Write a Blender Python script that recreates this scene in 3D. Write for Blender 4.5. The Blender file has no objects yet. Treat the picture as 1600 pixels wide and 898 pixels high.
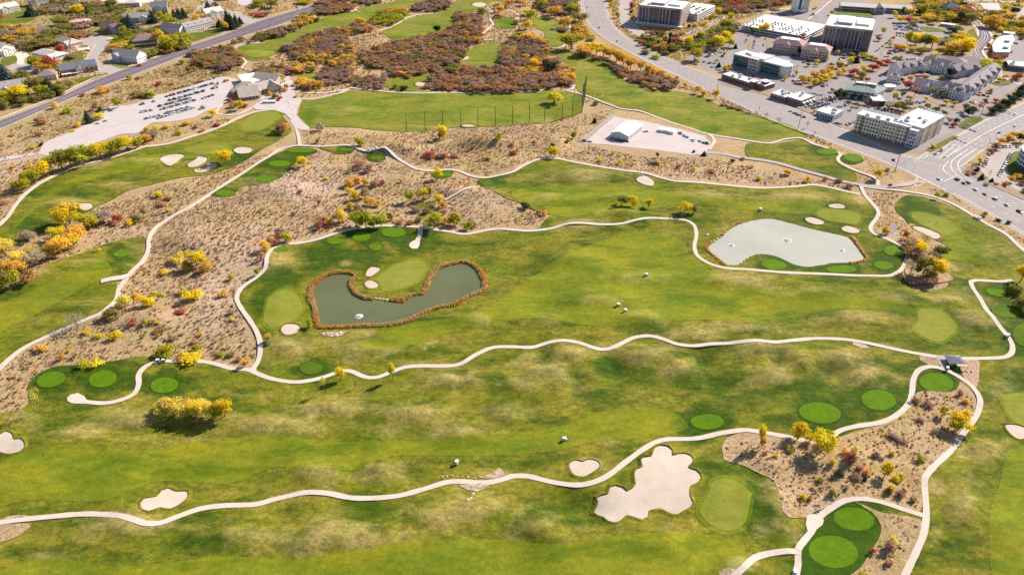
import bpy, math, random, numpy as np
from mathutils import Vector, Matrix
from mathutils.geometry import delaunay_2d_cdt
random.seed(7); RNG = np.random.default_rng(7)
scene = bpy.context.scene; col = scene.collection
R = math.radians
# ---------------------------------------------------------------- camera
FPX, PITCH, HCAM = 1120.0, R(34), 265.0
cam_d = bpy.data.cameras.new('camera'); cam = bpy.data.objects.new('camera', cam_d); col.objects.link(cam)
cam.location = (0, 0, HCAM); cam.rotation_euler = (R(90) - PITCH, 0, 0)
cam_d.sensor_width = 36; cam_d.lens = 36 * FPX / 1600; cam_d.clip_end = 20000; cam_d.clip_start = 1
scene.camera = cam
# ---------------------------------------------------------------- light
SUN_EL, SUN_AZ = R(35), R(53)          # azimuth clockwise from +Y: the sun stands behind right
w = bpy.data.worlds.new('World'); scene.world = w; w.use_nodes = True
nt = w.node_tree; bg = nt.nodes['Background']
sky = nt.nodes.new('ShaderNodeTexSky'); sky.sky_type = 'NISHITA'; sky.sun_disc = False
sky.sun_elevation = SUN_EL; sky.sun_rotation = SUN_AZ; sky.altitude = 1400; sky.dust_density = 1.5
nt.links.new(sky.outputs[0], bg.inputs[0]); bg.inputs[1].default_value = 0.09
sd = bpy.data.lights.new('sun', 'SUN'); sd.energy = 5.0; sd.angle = R(0.53); sd.color = (1.0, 0.92, 0.80)
so = bpy.data.objects.new('sun', sd); col.objects.link(so)
sdir = Vector((math.sin(SUN_AZ) * math.cos(SUN_EL), math.cos(SUN_AZ) * math.cos(SUN_EL), math.sin(SUN_EL)))
so.rotation_euler = sdir.to_track_quat('Z', 'Y').to_euler(); so.location = (300, 300, 500)
scene.view_settings.view_transform = 'Standard'; scene.view_settings.look = 'None'
scene.view_settings.exposure = 0.76; scene.view_settings.gamma = 1
# ---------------------------------------------------------------- map of the photograph onto the ground
SP, CP = math.sin(PITCH), math.cos(PITCH)
def P0(px, py, z=0.0):
    """ground point (numpy) seen at a pixel of the 1600x898 photograph, at height z"""
    px = np.asarray(px, float); py = np.asarray(py, float)
    u = (px - 800) / FPX; v = (449 - py) / FPX
    dx, dy, dz = u, CP + v * SP, -SP + v * CP
    dz = np.minimum(dz, -0.02)
    t = (z - HCAM) / dz
    return dx * t, dy * t
def W2P(x, y, z=0.0):
    d = y * CP + (HCAM - z) * SP; up = y * SP - (HCAM - z) * CP
    return 800 + FPX * x / d, 449 - FPX * up / d
def hs(py):                              # pixels per metre across, at a ground row
    x, y = P0(800, py); return FPX / (y * CP + HCAM * SP)
def vs(py):                              # pixels per metre of height
    x, y = P0(800, py); a = W2P(0, float(y), 0)[1] - W2P(0, float(y), 1.0)[1]; return float(a)
def poly0(pts):
    a = np.array(pts, float); x, y = P0(a[:, 0], a[:, 1]); return np.stack([x, y], 1)
def crop(pts, ox, oy, k=3.99):
    return [(ox + x / k, oy + y / k) for x, y in pts]
def inside(poly, X, Y):
    r = np.zeros(X.shape, bool); n = len(poly); j = n - 1
    for i in range(n):
        xi, yi = poly[i]; xj, yj = poly[j]
        c = ((yi > Y) != (yj > Y))
        if abs(yj - yi) > 1e-9: r ^= c & (X < (xj - xi) * (Y - yi) / (yj - yi) + xi)
        j = i
    return r
def dist_poly(poly, X, Y, closed=True):
    d = np.full(X.shape, 1e9); n = len(poly)
    for i in range(n if closed else n - 1):
        a = poly[i]; b = poly[(i + 1) % n]; ab = b - a; L = max(ab @ ab, 1e-9)
        t = np.clip(((X - a[0]) * ab[0] + (Y - a[1]) * ab[1]) / L, 0, 1)
        d = np.minimum(d, np.hypot(X - a[0] - t * ab[0], Y - a[1] - t * ab[1]))
    return d
def smooth(pts, closed, step=2.0):
    """Catmull-Rom through world points, resampled"""
    p = np.asarray(pts, float); n = len(p); out = []
    segs = n if closed else n - 1
    for i in range(segs):
        if closed: a, b, c, d = p[(i - 1) % n], p[i], p[(i + 1) % n], p[(i + 2) % n]
        else: a, b, c, d = p[max(i - 1, 0)], p[i], p[i + 1], p[min(i + 2, n - 1)]
        m = max(1, int(np.hypot(*(c - b)) / step))
        # centripetal-ish: clamp tangents
        L = np.hypot(*(c - b)) + 1e-6
        t1 = (c - a) * 0.5; t2 = (d - b) * 0.5
        for t in (t1, t2):
            q = np.hypot(*t)
            if q > L: t *= L / q
        for k in range(m):
            s = k / m; s2, s3 = s * s, s * s * s
            out.append((2 * s3 - 3 * s2 + 1) * b + (s3 - 2 * s2 + s) * t1 + (-2 * s3 + 3 * s2) * c + (s3 - s2) * t2)
    if not closed: out.append(p[-1])
    return np.array(out)
def densify(p, step, closed=True):
    out = []; n = len(p)
    for i in range(n if closed else n - 1):
        a, b = p[i], p[(i + 1) % n]; m = max(1, int(np.hypot(*(b - a)) / step))
        for k in range(m): out.append(a + (b - a) * k / m)
    if not closed: out.append(p[-1])
    return np.array(out)
def vnoise(x, y, scale, seed):
    """smooth value noise, numpy"""
    x = np.asarray(x) / scale; y = np.asarray(y) / scale
    xi = np.floor(x).astype(int); yi = np.floor(y).astype(int); fx = x - xi; fy = y - yi
    fx = fx * fx * (3 - 2 * fx); fy = fy * fy * (3 - 2 * fy)
    T = np.random.default_rng(seed).random((128, 128))
    g = lambda a, b: T[a % 128, b % 128]
    return (g(xi, yi) * (1 - fx) + g(xi + 1, yi) * fx) * (1 - fy) + (g(xi, yi + 1) * (1 - fx) + g(xi + 1, yi + 1) * fx) * fy

# ---------------------------------------------------------------- outlines traced from the photograph (pixels)
POND_EAST = crop([(1250,610),(1310,570),(1330,545),(1430,490),(1600,460)], 800, 225) + crop([(130,485),(300,530),(500,575),(540,610),(590,680),(610,710),(560,735),(400,745),(270,765),(170,755),(50,700),(0,690)], 1200, 225) + crop([(1520,690),(1460,720),(1420,750),(1340,755),(1290,720),(1240,680),(1215,645)], 800, 225)
POND_LONG = crop([(150,290),(200,240),(260,205),(330,185),(400,180),(450,190),(472,205),(440,240),(438,290),(470,340),(540,380),(620,388),(700,390),(780,400),(860,405),(900,375),(960,350),(1010,345),(1040,300),(1060,240),(1100,170),(1160,135),(1240,115),(1320,100),(1380,115),(1430,160),(1455,200),(1475,260),(1465,320),(1400,345),(1320,385),(1240,430),(1150,440),(1060,470),(1000,500),(920,535),(850,560),(740,580),(640,590),(520,590),(420,600),(300,605),(200,600),(185,560),(170,470),(150,410),(135,350)], 460, 390, 5.0)
FLATS = [[(905,-30),(918,35),(960,70),(1046,113),(1198,182),(1310,228),(1405,266),(1478,302),(1640,392),(1700,-30)],
         [(-60,230),(80,172),(225,113),(350,68),(500,18),(560,-30),(-60,-30)],
         [(60,250),(70,215),(240,150),(380,110),(440,120),(520,130),(500,175),(470,205),(440,200),(400,170),(300,215),(100,232)],
         [(905,232),(955,175),(1060,188),(1125,215),(1115,245),(1000,245)]]
MOUNDS = [ # px, py, rx, ry (pixels), height m : the grassy humps of the rough
 (840,825,38,22,2.4),(540,835,70,22,2.2),(470,850,50,16,1.5),(740,800,45,16,2.0),(680,812,30,16,1.8),(380,842,60,14,1.6),(200,820,50,14,1.4),
 (605,742,30,14,1.8),(500,742,45,14,1.8),(230,655,60,10,1.4),(430,665,70,12,1.6),(520,640,60,12,1.6),(640,650,60,12,2.0),(790,648,26,14,2.0),(720,680,60,10,1.4),
 (860,588,40,22,2.6),(820,610,28,12,1.8),(900,560,24,14,2.4),(1010,556,45,13,2.4),(1060,575,20,20,1.8),(1180,545,40,10,2.0),(1255,567,16,12,2.4),(1210,590,24,16,2.0),(1310,560,40,12,2.2),(1350,590,30,14,1.8),
 (700,595,50,10,2.0),(1000,500,40,10,1.8),(1090,525,40,8,1.6),(1170,515,50,8,1.6),(850,500,45,9,1.5),(930,470,60,8,1.6),(1130,440,60,8,1.5),(1000,435,60,8,1.4),(1270,460,50,7,1.6),(1400,470,30,10,1.4),(1330,500,40,8,1.6),
 (860,310,40,8,1.8),(960,312,50,7,1.8),(970,336,40,6,1.8),(900,350,30,6,1.4),(900,275,60,9,1.6),(1100,310,50,8,1.4),(1230,310,50,8,1.4),(1330,318,20,8,1.0),
 (430,410,30,14,1.5),(540,405,30,8,1.0),(450,545,30,12,1.5),(560,545,40,10,1.5),(640,545,40,8,1.4),(740,500,40,10,1.4),(830,440,50,8,1.2),(900,410,60,8,1.0),
 (1500,350,30,10,1.2),(1540,400,30,12,1.4),(1480,420,16,8,1.4),(1530,500,24,14,1.6),(1480,470,30,8,1.4),(1560,620,20,20,1.4),(1540,700,20,20,1.4),(1500,800,24,30,1.6),(1560,830,30,30,1.2),
 (60,690,50,12,1.2),(150,690,60,12,1.2),(110,480,60,8,1.2),(60,500,50,8,1.0),(180,260,50,6,1.4),(110,320,50,8,1.5),(230,255,40,6,1.4),(760,225,60,8,4),(620,235,50,8,3),(880,225,30,10,3),(700,300,60,10,3),(450,300,60,16,2),(300,380,60,20,2),(240,500,50,14,2),
 (720,594,12,18,-1.6),(852,562,14,26,-1.8),(960,575,20,24,-1.6),(1130,600,30,20,-1.4),(1350,600,40,14,-1.2),(1215,560,14,20,-1.6),(1290,580,20,14,-1.6),(1100,560,20,16,-1.4),(900,600,14,20,-1.4),(630,735,20,12,-1.6),(560,740,16,12,-1.4),(1180,740,24,14,-1.2),(890,785,40,16,-1.4),(1330,720,50,14,1.8),(1420,740,20,12,1.2),(1200,720,40,10,1.2),(1215,790,16,40,1.8),(1150,880,30,12,1.4),(1040,850,40,14,1.2),(920,800,40,14,-1.2),(1230,850,14,14,1.2)]
# ---------------------------------------------------------------- terrain heights
GX0, GY0, CELL, NX, NY = -1122.0, 81.0, 3.0, 749, 455
gx = GX0 + CELL * np.arange(NX); gy = GY0 + CELL * np.arange(NY)
GXX, GYY = np.meshgrid(gx, gy)
def build_heights():
    H = (vnoise(GXX, GYY, 46, 1) - .5) * 2.6 + (vnoise(GXX, GYY, 23, 2) - .5) * 1.5
    ppx, ppy = W2P(GXX, GYY)
    for (cx, cy, rx, ry, h) in MOUNDS:
        q = ((ppx - cx) / rx) ** 2 + ((ppy - cy) / ry) ** 2
        H += h * 2.3 * np.exp(-q * 1.5)
    for _ in range(2):
        Q = np.pad(H, 1, mode='edge'); H = (Q[1:-1, 1:-1] * 4 + 2 * (Q[:-2, 1:-1] + Q[2:, 1:-1] + Q[1:-1, :-2] + Q[1:-1, 2:]) + Q[:-2, :-2] + Q[2:, 2:] + Q[:-2, 2:] + Q[2:, :-2]) / 16
    for f in FLATS:
        pf = poly0(f); ins = inside(pf, GXX, GYY); d = dist_poly(pf, GXX, GYY)
        k = np.where(ins, 0, np.clip((d - 2) / 22, 0, 1)); H *= k
    for pd in (POND_EAST, POND_LONG):
        pw = smooth(poly0(pd), True, 3); ins = inside(pw, GXX, GYY); d = dist_poly(pw, GXX, GYY)
        k = np.where(ins, 0, np.clip((d - 5) / 18, 0, 1)); H *= k
        H = np.where(ins, -np.clip(d / 4, 0, 1) * 1.6, H)
    H *= np.clip((1150 - GYY) / 150, 0, 1)
    return H
HG = build_heights()
def H(x, y):
    x = np.asarray(x, float); y = np.asarray(y, float)
    fx = np.clip((x - GX0) / CELL, 0, NX - 1.001); fy = np.clip((y - GY0) / CELL, 0, NY - 1.001)
    i = fx.astype(int); j = fy.astype(int); a = fx - i; b = fy - j
    return (HG[j, i] * (1 - a) + HG[j, i + 1] * a) * (1 - b) + (HG[j + 1, i] * (1 - a) + HG[j + 1, i + 1] * a) * b
def PG(px, py):
    x, y = P0(px, py)
    for _ in range(4): x, y = P0(px, py, H(x, y))
    return x, y
def G(px, py):
    x, y = PG(px, py); return Vector((float(x), float(y), float(H(x, y))))
def polyG(pts):
    a = np.array(pts, float); x, y = PG(a[:, 0], a[:, 1]); return np.stack([x, y], 1)

# ---------------------------------------------------------------- materials
MATS = {}
class N:
    def __init__(s, name, rough=0.9, spec=0.2):
        m = bpy.data.materials.new(name); m.use_nodes = True; s.m = m; s.nt = m.node_tree
        s.b = s.nt.nodes['Principled BSDF']; s.b.inputs['Roughness'].default_value = rough
        s.b.inputs['Specular IOR Level'].default_value = spec; MATS[name] = m
    def n(s, t, **k):
        x = s.nt.nodes.new(t)
        for a, v in k.items(): setattr(x, a, v)
        return x
    def l(s, a, b): s.nt.links.new(a, b)
    def pos(s):
        if not hasattr(s, '_p'): s._p = s.n('ShaderNodeNewGeometry').outputs['Position']
        return s._p
    def noise(s, scale, detail=3, stretch=None, rough=.55, vec=None):
        v = vec or s.pos()
        if stretch:
            mp = s.n('ShaderNodeMapping'); mp.inputs['Scale'].default_value = stretch[:3]
            if len(stretch) > 3: mp.inputs['Rotation'].default_value = (0, 0, stretch[3])
            s.l(v, mp.inputs[0]); v = mp.outputs[0]
        t = s.n('ShaderNodeTexNoise'); t.inputs['Scale'].default_value = scale; t.inputs['Detail'].default_value = detail
        t.inputs['Roughness'].default_value = rough; s.l(v, t.inputs['Vector']); return t.outputs['Fac']
    def ramp(s, f, a, b, lo=0.0, hi=1.0):
        t = s.n('ShaderNodeMapRange'); t.inputs[1].default_value = a; t.inputs[2].default_value = b
        t.inputs[3].default_value = lo; t.inputs[4].default_value = hi; s.l(f, t.inputs[0]); return t.outputs[0]
    def math(s, op, a, b=None):
        t = s.n('ShaderNodeMath', operation=op)
        for i, q in enumerate((a, b)):
            if q is None: continue
            if isinstance(q, (int, float)): t.inputs[i].default_value = q
            else: s.l(q, t.inputs[i])
        return t.outputs[0]
    def mix(s, f, a, b, mode='MIX'):
        t = s.n('ShaderNodeMix', data_type='RGBA', blend_type=mode)
        for sock, q in ((t.inputs[0], f), (t.inputs[6], a), (t.inputs[7], b)):
            if isinstance(q, (int, float)): sock.default_value = q
            elif isinstance(q, tuple): sock.default_value = (*q, 1)
            else: s.l(q, sock)
        return t.outputs[2]
    def bump(s, f, strength=.5, dist=.3):
        t = s.n('ShaderNodeBump'); t.inputs['Strength'].default_value = strength; t.inputs['Distance'].default_value = dist
        s.l(f, t.inputs['Height']); s.l(t.outputs[0], s.b.inputs['Normal'])
    def base(s, c):
        if isinstance(c, tuple): s.b.inputs['Base Color'].default_value = (*c, 1)
        else: s.l(c, s.b.inputs['Base Color'])
        return s.m
    def attr(s, name, out='Color'):
        t = s.n('ShaderNodeAttribute'); t.attribute_name = name; return t.outputs[out]
def plain(name, c, rough=.8, spec=.3, var=.15, scale=.6, metal=0):
    k = N(name, rough, spec); f = k.noise(scale, 4)
    k.b.inputs['Metallic'].default_value = metal
    dark = tuple(x * (1 - var * 1.6) for x in c); lite = tuple(min(1, x * (1 + var)) for x in c)
    return k.base(k.mix(k.ramp(f, .3, .7), dark, lite))
# native ground
def mk_native():
    k = N('dry_grassland', 1, .05)
    big = k.ramp(k.noise(.014, 5, rough=.6), .36, .64); mid = k.ramp(k.noise(.06, 6, rough=.7), .36, .64); fine = k.noise(.45, 5, rough=.8)
    sep = k.n('ShaderNodeSeparateColor'); k.l(k.attr('tint'), sep.inputs[0])
    c = k.mix(big, (.50, .345, .18), (.44, .315, .215))
    c = k.mix(k.math('MULTIPLY', mid, .6), c, (.36, .23, .10))
    c = k.mix(k.math('MULTIPLY', k.ramp(k.noise(.035, 4), .55, .7), .5), c, (.30, .27, .07))
    c = k.mix(k.math('MULTIPLY', sep.outputs[0], .7), c, (.54, .385, .30))
    c = k.mix(k.math('MULTIPLY', sep.outputs[1], .6), c, (.27, .24, .07))
    f = k.ramp(fine, .3, .7, .55, 1.4); cc = k.n('ShaderNodeCombineColor'); [k.l(f, cc.inputs[i]) for i in range(3)]
    c = k.mix(1.0, c, cc.outputs[0], 'MULTIPLY')
    k.bump(k.noise(.8, 5, rough=.8), 1.0, .7)
    return k.base(c)
# irrigated turf with dry humps and lush hollows, darkened for the shade of the humps
def mk_turf(name, lush, mid, olive, dry, patch=1.0, fine=.35, bias=0.0, stripes=0.0):
    k = N(name, .95, .12)
    sep = k.n('ShaderNodeSeparateColor'); k.l(k.attr('tint'), sep.inputs[0])
    n1 = k.noise(.022, 7, (1, 1.7, 1), .6); n2 = k.noise(.09, 6, (1, 1.5, 1), .68); n3 = k.noise(.034, 5, (.8, 1.9, 1, R(8)), .62)
    c = k.mix(k.ramp(n1, .36, .62), olive, mid)
    c = k.mix(k.math('MULTIPLY', k.ramp(n3, .49, .64), .82 * patch), c, lush)
    d = k.math('ADD', sep.outputs[0], k.math('MULTIPLY', k.math('SUBTRACT', n2, .5), 1.25))
    d = k.math('ADD', d, k.math('MULTIPLY', k.math('SUBTRACT', n1, .5), -1.2 * patch))
    g = k.math('ADD', sep.outputs[1], k.math('MULTIPLY', k.math('SUBTRACT', n2, .5), 1.1))
    c = k.mix(k.ramp(g, .22, .8, 0, .9), c, lush)
    c = k.mix(k.ramp(d, .30 - bias, .95 - bias, 0, .92), c, dry)
    if stripes:
        wv = k.n('ShaderNodeTexWave'); wv.inputs['Scale'].default_value = .06; wv.inputs['Distortion'].default_value = 3
        wv.inputs['Detail Scale'].default_value = .2
        mp = k.n('ShaderNodeMapping'); mp.inputs['Rotation'].default_value = (0, 0, R(78)); k.l(k.pos(), mp.inputs[0]); k.l(mp.outputs[0], wv.inputs[0])
        c = k.mix(k.ramp(wv.outputs[0], .2, .8, 0, stripes), c, lush)
    f = k.math('MULTIPLY', k.math('MULTIPLY', k.ramp(k.noise(.13, 4, (1, 1.6, 1, R(-12)), .65), .34, .66, 1 - fine * .55, 1 + fine * .45), k.ramp(k.noise(.34, 5, (1, 1.3, 1), .75), .3, .7, 1 - fine, 1 + fine * .8)), k.ramp(k.noise(1.4, 3, rough=.8), .3, .7, 1 - fine * .9, 1 + fine * .7))
    cc = k.n('ShaderNodeCombineColor'); [k.l(f, cc.inputs[i]) for i in range(3)]
    c = k.mix(1.0, c, cc.outputs[0], 'MULTIPLY')
    k.bump(k.noise(.5, 5, rough=.75), .5, .4)
    return k.base(c)
mk_native()
mk_turf('rough_turf', (.038, .078, .003), (.128, .146, .008), (.235, .198, .022), (.345, .265, .085), 1.0, .44, .15)  # first green deepened so the hollows carry painted hump shade
mk_turf('fairway_turf', (.070, .122, .004), (.155, .182, .010), (.240, .225, .012), (.38, .315, .09), .75, .24, -.08, .08)
mk_turf('tee_turf', (.088, .170, .002), (.105, .185, .003), (.125, .190, .004), (.22, .22, .03), .4, .2, -.35)
mk_turf('collar_turf', (.034, .078, .003), (.050, .098, .003), (.075, .115, .004), (.20, .18, .02), .6, .3, -.1)
mk_turf('green_turf', (.180, .195, .018), (.212, .220, .028), (.235, .230, .034), (.32, .29, .08), .3, .14, -.3)
mk_turf('far_turf', (.088, .140, .007), (.165, .190, .016), (.245, .220, .030), (.40, .32, .11), .9, .30, .10, .06)
mk_turf('lawn', (.05, .11, .006), (.11, .14, .015), (.17, .165, .025), (.3, .25, .07), .6, .2)
def mk_path():
    k = N('path_concrete', .9, .2)
    a = k.ramp(k.noise(.12, 5, rough=.7), .3, .75); b = k.ramp(k.noise(1.5, 3), .4, .8)
    c = k.mix(a, (.64, .53, .455), (.53, .435, .37)); c = k.mix(k.math('MULTIPLY', b, .3), c, (.32, .26, .20)); c = k.mix(k.ramp(k.noise(.25, 4, rough=.7), .55, .72, 0, .35), c, (.40, .33, .26))
    k.bump(k.noise(2.5, 4), .2, .1); return k.base(c)
mk_path()
def mk_sand():
    k = N('bunker_sand', 1, .1)
    a = k.ramp(k.noise(.1, 4, rough=.6), .3, .7); st = k.ramp(k.noise(.9, 3, (.2, 1.6, 1, R(35))), .45, .7)
    c = k.mix(a, (.59, .485, .395), (.49, .395, .315)); c = k.mix(k.math('MULTIPLY', st, .16), c, (.46, .37, .29))
    k.bump(k.noise(.5, 4), .35, .3); return k.base(c)
mk_sand()
def mk_asphalt(name, c1, c2, crack=.2):
    k = N(name, .9, .25)
    a = k.ramp(k.noise(.06, 5, rough=.7), .3, .7); st = k.ramp(k.noise(.5, 3), .4, .75)
    c = k.mix(a, c1, c2); c = k.mix(k.math('MULTIPLY', st, crack), c, tuple(x * .6 for x in c1)); k.bump(k.noise(3, 3), .15, .05); return k.base(c)
mk_asphalt('highway_asphalt', (.285, .245, .24), (.345, .295, .285))
mk_asphalt('dark_asphalt', (.125, .092, .115), (.165, .125, .145))
mk_asphalt('lot_asphalt', (.31, .265, .26), (.235, .20, .198))
mk_asphalt('pale_lot', (.55, .47, .45), (.47, .40, .38), .2)
mk_asphalt('street_asphalt', (.43, .365, .335), (.36, .305, .28))
mk_asphalt('gravel_lot', (.57, .48, .455), (.46, .385, .365), .2)
plain('kerb_concrete', (.68, .58, .48), .9); plain('white_paint', (.80, .78, .74), .7, var=.1); plain('yellow_paint', (.6, .42, .08), .7)
plain('bare_soil', (.46, .30, .20), 1, .05, .3, .8); plain('soil_lip', (.22, .13, .06), 1, .05, .3, 1.0)
plain('rock', (.52, .42, .36), .9, .2, .25, 1.5); plain('pale_rock', (.68, .56, .50), .9, .2, .2, 1.5)
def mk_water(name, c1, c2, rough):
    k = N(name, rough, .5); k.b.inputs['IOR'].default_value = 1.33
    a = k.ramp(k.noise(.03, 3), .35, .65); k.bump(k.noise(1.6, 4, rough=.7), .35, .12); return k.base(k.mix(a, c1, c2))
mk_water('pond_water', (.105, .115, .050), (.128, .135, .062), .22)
mk_water('sky_pale_pond_water', (.385, .365, .305), (.43, .41, .345), .28)  # pale base colour holds the bright sky reflected by the east pond
def mk_foliage(name, trans=.35):
    k = N(name, .8, .15)
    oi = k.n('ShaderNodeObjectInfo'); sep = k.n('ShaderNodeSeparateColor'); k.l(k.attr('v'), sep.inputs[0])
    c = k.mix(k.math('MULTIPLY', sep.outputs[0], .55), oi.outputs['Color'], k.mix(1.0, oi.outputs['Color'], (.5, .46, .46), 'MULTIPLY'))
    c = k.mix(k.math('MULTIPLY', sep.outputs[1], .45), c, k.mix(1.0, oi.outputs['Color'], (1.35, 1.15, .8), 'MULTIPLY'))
    k.base(c)
    tr = k.n('ShaderNodeBsdfTranslucent'); k.l(c, tr.inputs[0]); mx = k.n('ShaderNodeMixShader'); mx.inputs[0].default_value = trans
    k.l(k.b.outputs[0], mx.inputs[1]); k.l(tr.outputs[0], mx.inputs[2]); k.l(mx.outputs[0], k.nt.nodes['Material Output'].inputs[0])
    return k.m
mk_foliage('foliage', .45); mk_foliage('needles', .1)
def mk_vcol(name, trans=.38):
    k = N(name, .9, .1); c = k.attr('c'); k.base(c)
    tr = k.n('ShaderNodeBsdfTranslucent'); k.l(c, tr.inputs[0]); mx = k.n('ShaderNodeMixShader'); mx.inputs[0].default_value = trans
    k.l(k.b.outputs[0], mx.inputs[1]); k.l(tr.outputs[0], mx.inputs[2]); k.l(mx.outputs[0], k.nt.nodes['Material Output'].inputs[0])
mk_vcol('brush'); mk_vcol('reed', .55)
plain('bark', (.20, .15, .11), .95, .1, .3, 4)
plain('pole_steel', (.16, .15, .15), .6, .4); plain('pole_wood', (.055, .04, .03), .9)
plain('galvanised', (.45, .45, .46), .5, .5); plain('black_trim', (.03, .03, .03), .6)
k = N('car_paint', .35, .6); oi = k.n('ShaderNodeObjectInfo'); k.base(oi.outputs['Color']); k.b.inputs['Coat Weight'].default_value = .5
k = N('glass_dark', .12, .7); k.base((.02, .03, .05))
k = N('glass_blue', .12, .7); k.base((.035, .05, .11))
k = N('glass_green', .12, .7); k.base((.01, .09, .085))
k = N('car_glass', .1, .6); k.base((.11, .12, .14))
plain('tyre', (.02, .02, .02), .9)
k = N('tail_lamp', .4, .5); k.base((.4, .01, .01)); k = N('head_lamp', .2, .5); k.base((.8, .8, .75))
k = N('fountain_spray', .6, .3); k.base((.92, .92, .92)); k.b.inputs['Alpha'].default_value = 1
def sm(name, c, **kw):
    if name not in MATS: plain(name, c, **kw)
    return MATS[name]

# ---------------------------------------------------------------- object helpers
LABELS = {}
def tag(o, label=None, cat=None, group=None, kind=None):
    if label:
        nwords = len(label.split())
        if nwords > 16 or nwords < 4: print('LABELLEN', nwords, label)
        if label in LABELS and not group: print('DUPLABEL', label)
        LABELS[label] = 1; o['label'] = label
    if cat: o['category'] = cat
    if group: o['group'] = group
    if kind: o['kind'] = kind
    return o
def link(o, parent=None):
    col.objects.link(o)
    if parent: o.parent = parent
    return o
def new_mesh(name, verts, faces, mats, mi=None, shade=False):
    me = bpy.data.meshes.new(name); me.from_pydata([tuple(v) for v in verts], [], faces)
    for m in (mats if isinstance(mats, (list, tuple)) else [mats]): me.materials.append(MATS[m])
    if mi is not None: me.polygons.foreach_set('material_index', mi)
    if shade: me.polygons.foreach_set('use_smooth', [True] * len(me.polygons))
    me.update(); return me
def fast_mesh(name, V, F, mats, mi=None, smooth_=False):
    """V (n,3), F (m,k) numpy"""
    me = bpy.data.meshes.new(name); n, k = F.shape
    me.vertices.add(len(V)); me.vertices.foreach_set('co', V.astype(np.float32).ravel())
    me.loops.add(n * k); me.loops.foreach_set('vertex_index', F.astype(np.int32).ravel())
    me.polygons.add(n); me.polygons.foreach_set('loop_start', np.arange(0, n * k, k, dtype=np.int32))
    try: me.polygons.foreach_set('loop_total', np.full(n, k, dtype=np.int32))
    except Exception: pass
    for m in mats: me.materials.append(MATS[m])
    if mi is not None: me.polygons.foreach_set('material_index', np.asarray(mi, dtype=np.int32))
    me.polygons.foreach_set('use_smooth', np.full(n, smooth_, dtype=bool))
    me.update(calc_edges=True); return me
def vcolor(me, name, arr, domain='POINT'):
    a = me.color_attributes.new(name, 'FLOAT_COLOR', domain)
    if arr.shape[1] == 3: arr = np.concatenate([arr, np.ones((len(arr), 1))], 1)
    a.data.foreach_set('color', arr.astype(np.float32).ravel())
def empty(name, loc, rz=0, parent=None):
    o = bpy.data.objects.new(name, None); o.location = loc; o.rotation_euler = (0, 0, rz); o.empty_display_size = 1
    return link(o, parent)
def mobj(name, me, parent=None, loc=None, rz=0):
    o = bpy.data.objects.new(name, me); link(o, parent)
    if loc is not None: o.location = loc
    if rz: o.rotation_euler = (0, 0, rz)
    return o
class MB:
    def __init__(s): s.v = []; s.f = []; s.m = []; s.mats = []
    def mi(s, m):
        if m not in s.mats: s.mats.append(m)
        return s.mats.index(m)
    def face(s, pts, m):
        i = len(s.v); s.v += [tuple(p) for p in pts]; s.f.append(list(range(i, i + len(pts)))); s.m.append(s.mi(m))
    def box(s, x0, y0, z0, x1, y1, z1, m, bottom=False, top=None):
        i = len(s.v); s.v += [(x0,y0,z0),(x1,y0,z0),(x1,y1,z0),(x0,y1,z0),(x0,y0,z1),(x1,y0,z1),(x1,y1,z1),(x0,y1,z1)]
        fs = [[0,1,5,4],[1,2,6,5],[2,3,7,6],[3,0,4,7],[4,5,6,7]] + ([[3,2,1,0]] if bottom else [])
        for n_, q in enumerate(fs): s.f.append([i + a for a in q]); s.m.append(s.mi(top if (top and n_ == 4) else m))
    def prism(s, pts, z0, z1, m, top=None):
        n = len(pts); i = len(s.v)
        s.v += [(p[0], p[1], z0) for p in pts] + [(p[0], p[1], z1) for p in pts]
        for a in range(n): s.f.append([i + a, i + (a + 1) % n, i + n + (a + 1) % n, i + n + a]); s.m.append(s.mi(m))
        s.f.append([i + n + a for a in range(n)]); s.m.append(s.mi(top or m))
    def tube(s, a, b, r0, r1, m, n=6):
        a = Vector(a); b = Vector(b); d = (b - a).normalized(); q = d.to_track_quat('Z', 'Y'); i = len(s.v)
        for c, r in ((a, r0), (b, r1)):
            for t in range(n): s.v.append(tuple(c + q @ Vector((r * math.cos(t * math.tau / n), r * math.sin(t * math.tau / n), 0))))
        for t in range(n): s.f.append([i + t, i + (t + 1) % n, i + n + (t + 1) % n, i + n + t]); s.m.append(s.mi(m))
        s.f.append([i + n + t for t in range(n)]); s.m.append(s.mi(m))
    def mesh(s, name): return new_mesh(name, s.v, s.f, s.mats or ['white_paint'], s.m)
    def build(s, name, parent=None, **k): return mobj(name, s.mesh(name), parent, **k)

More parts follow.
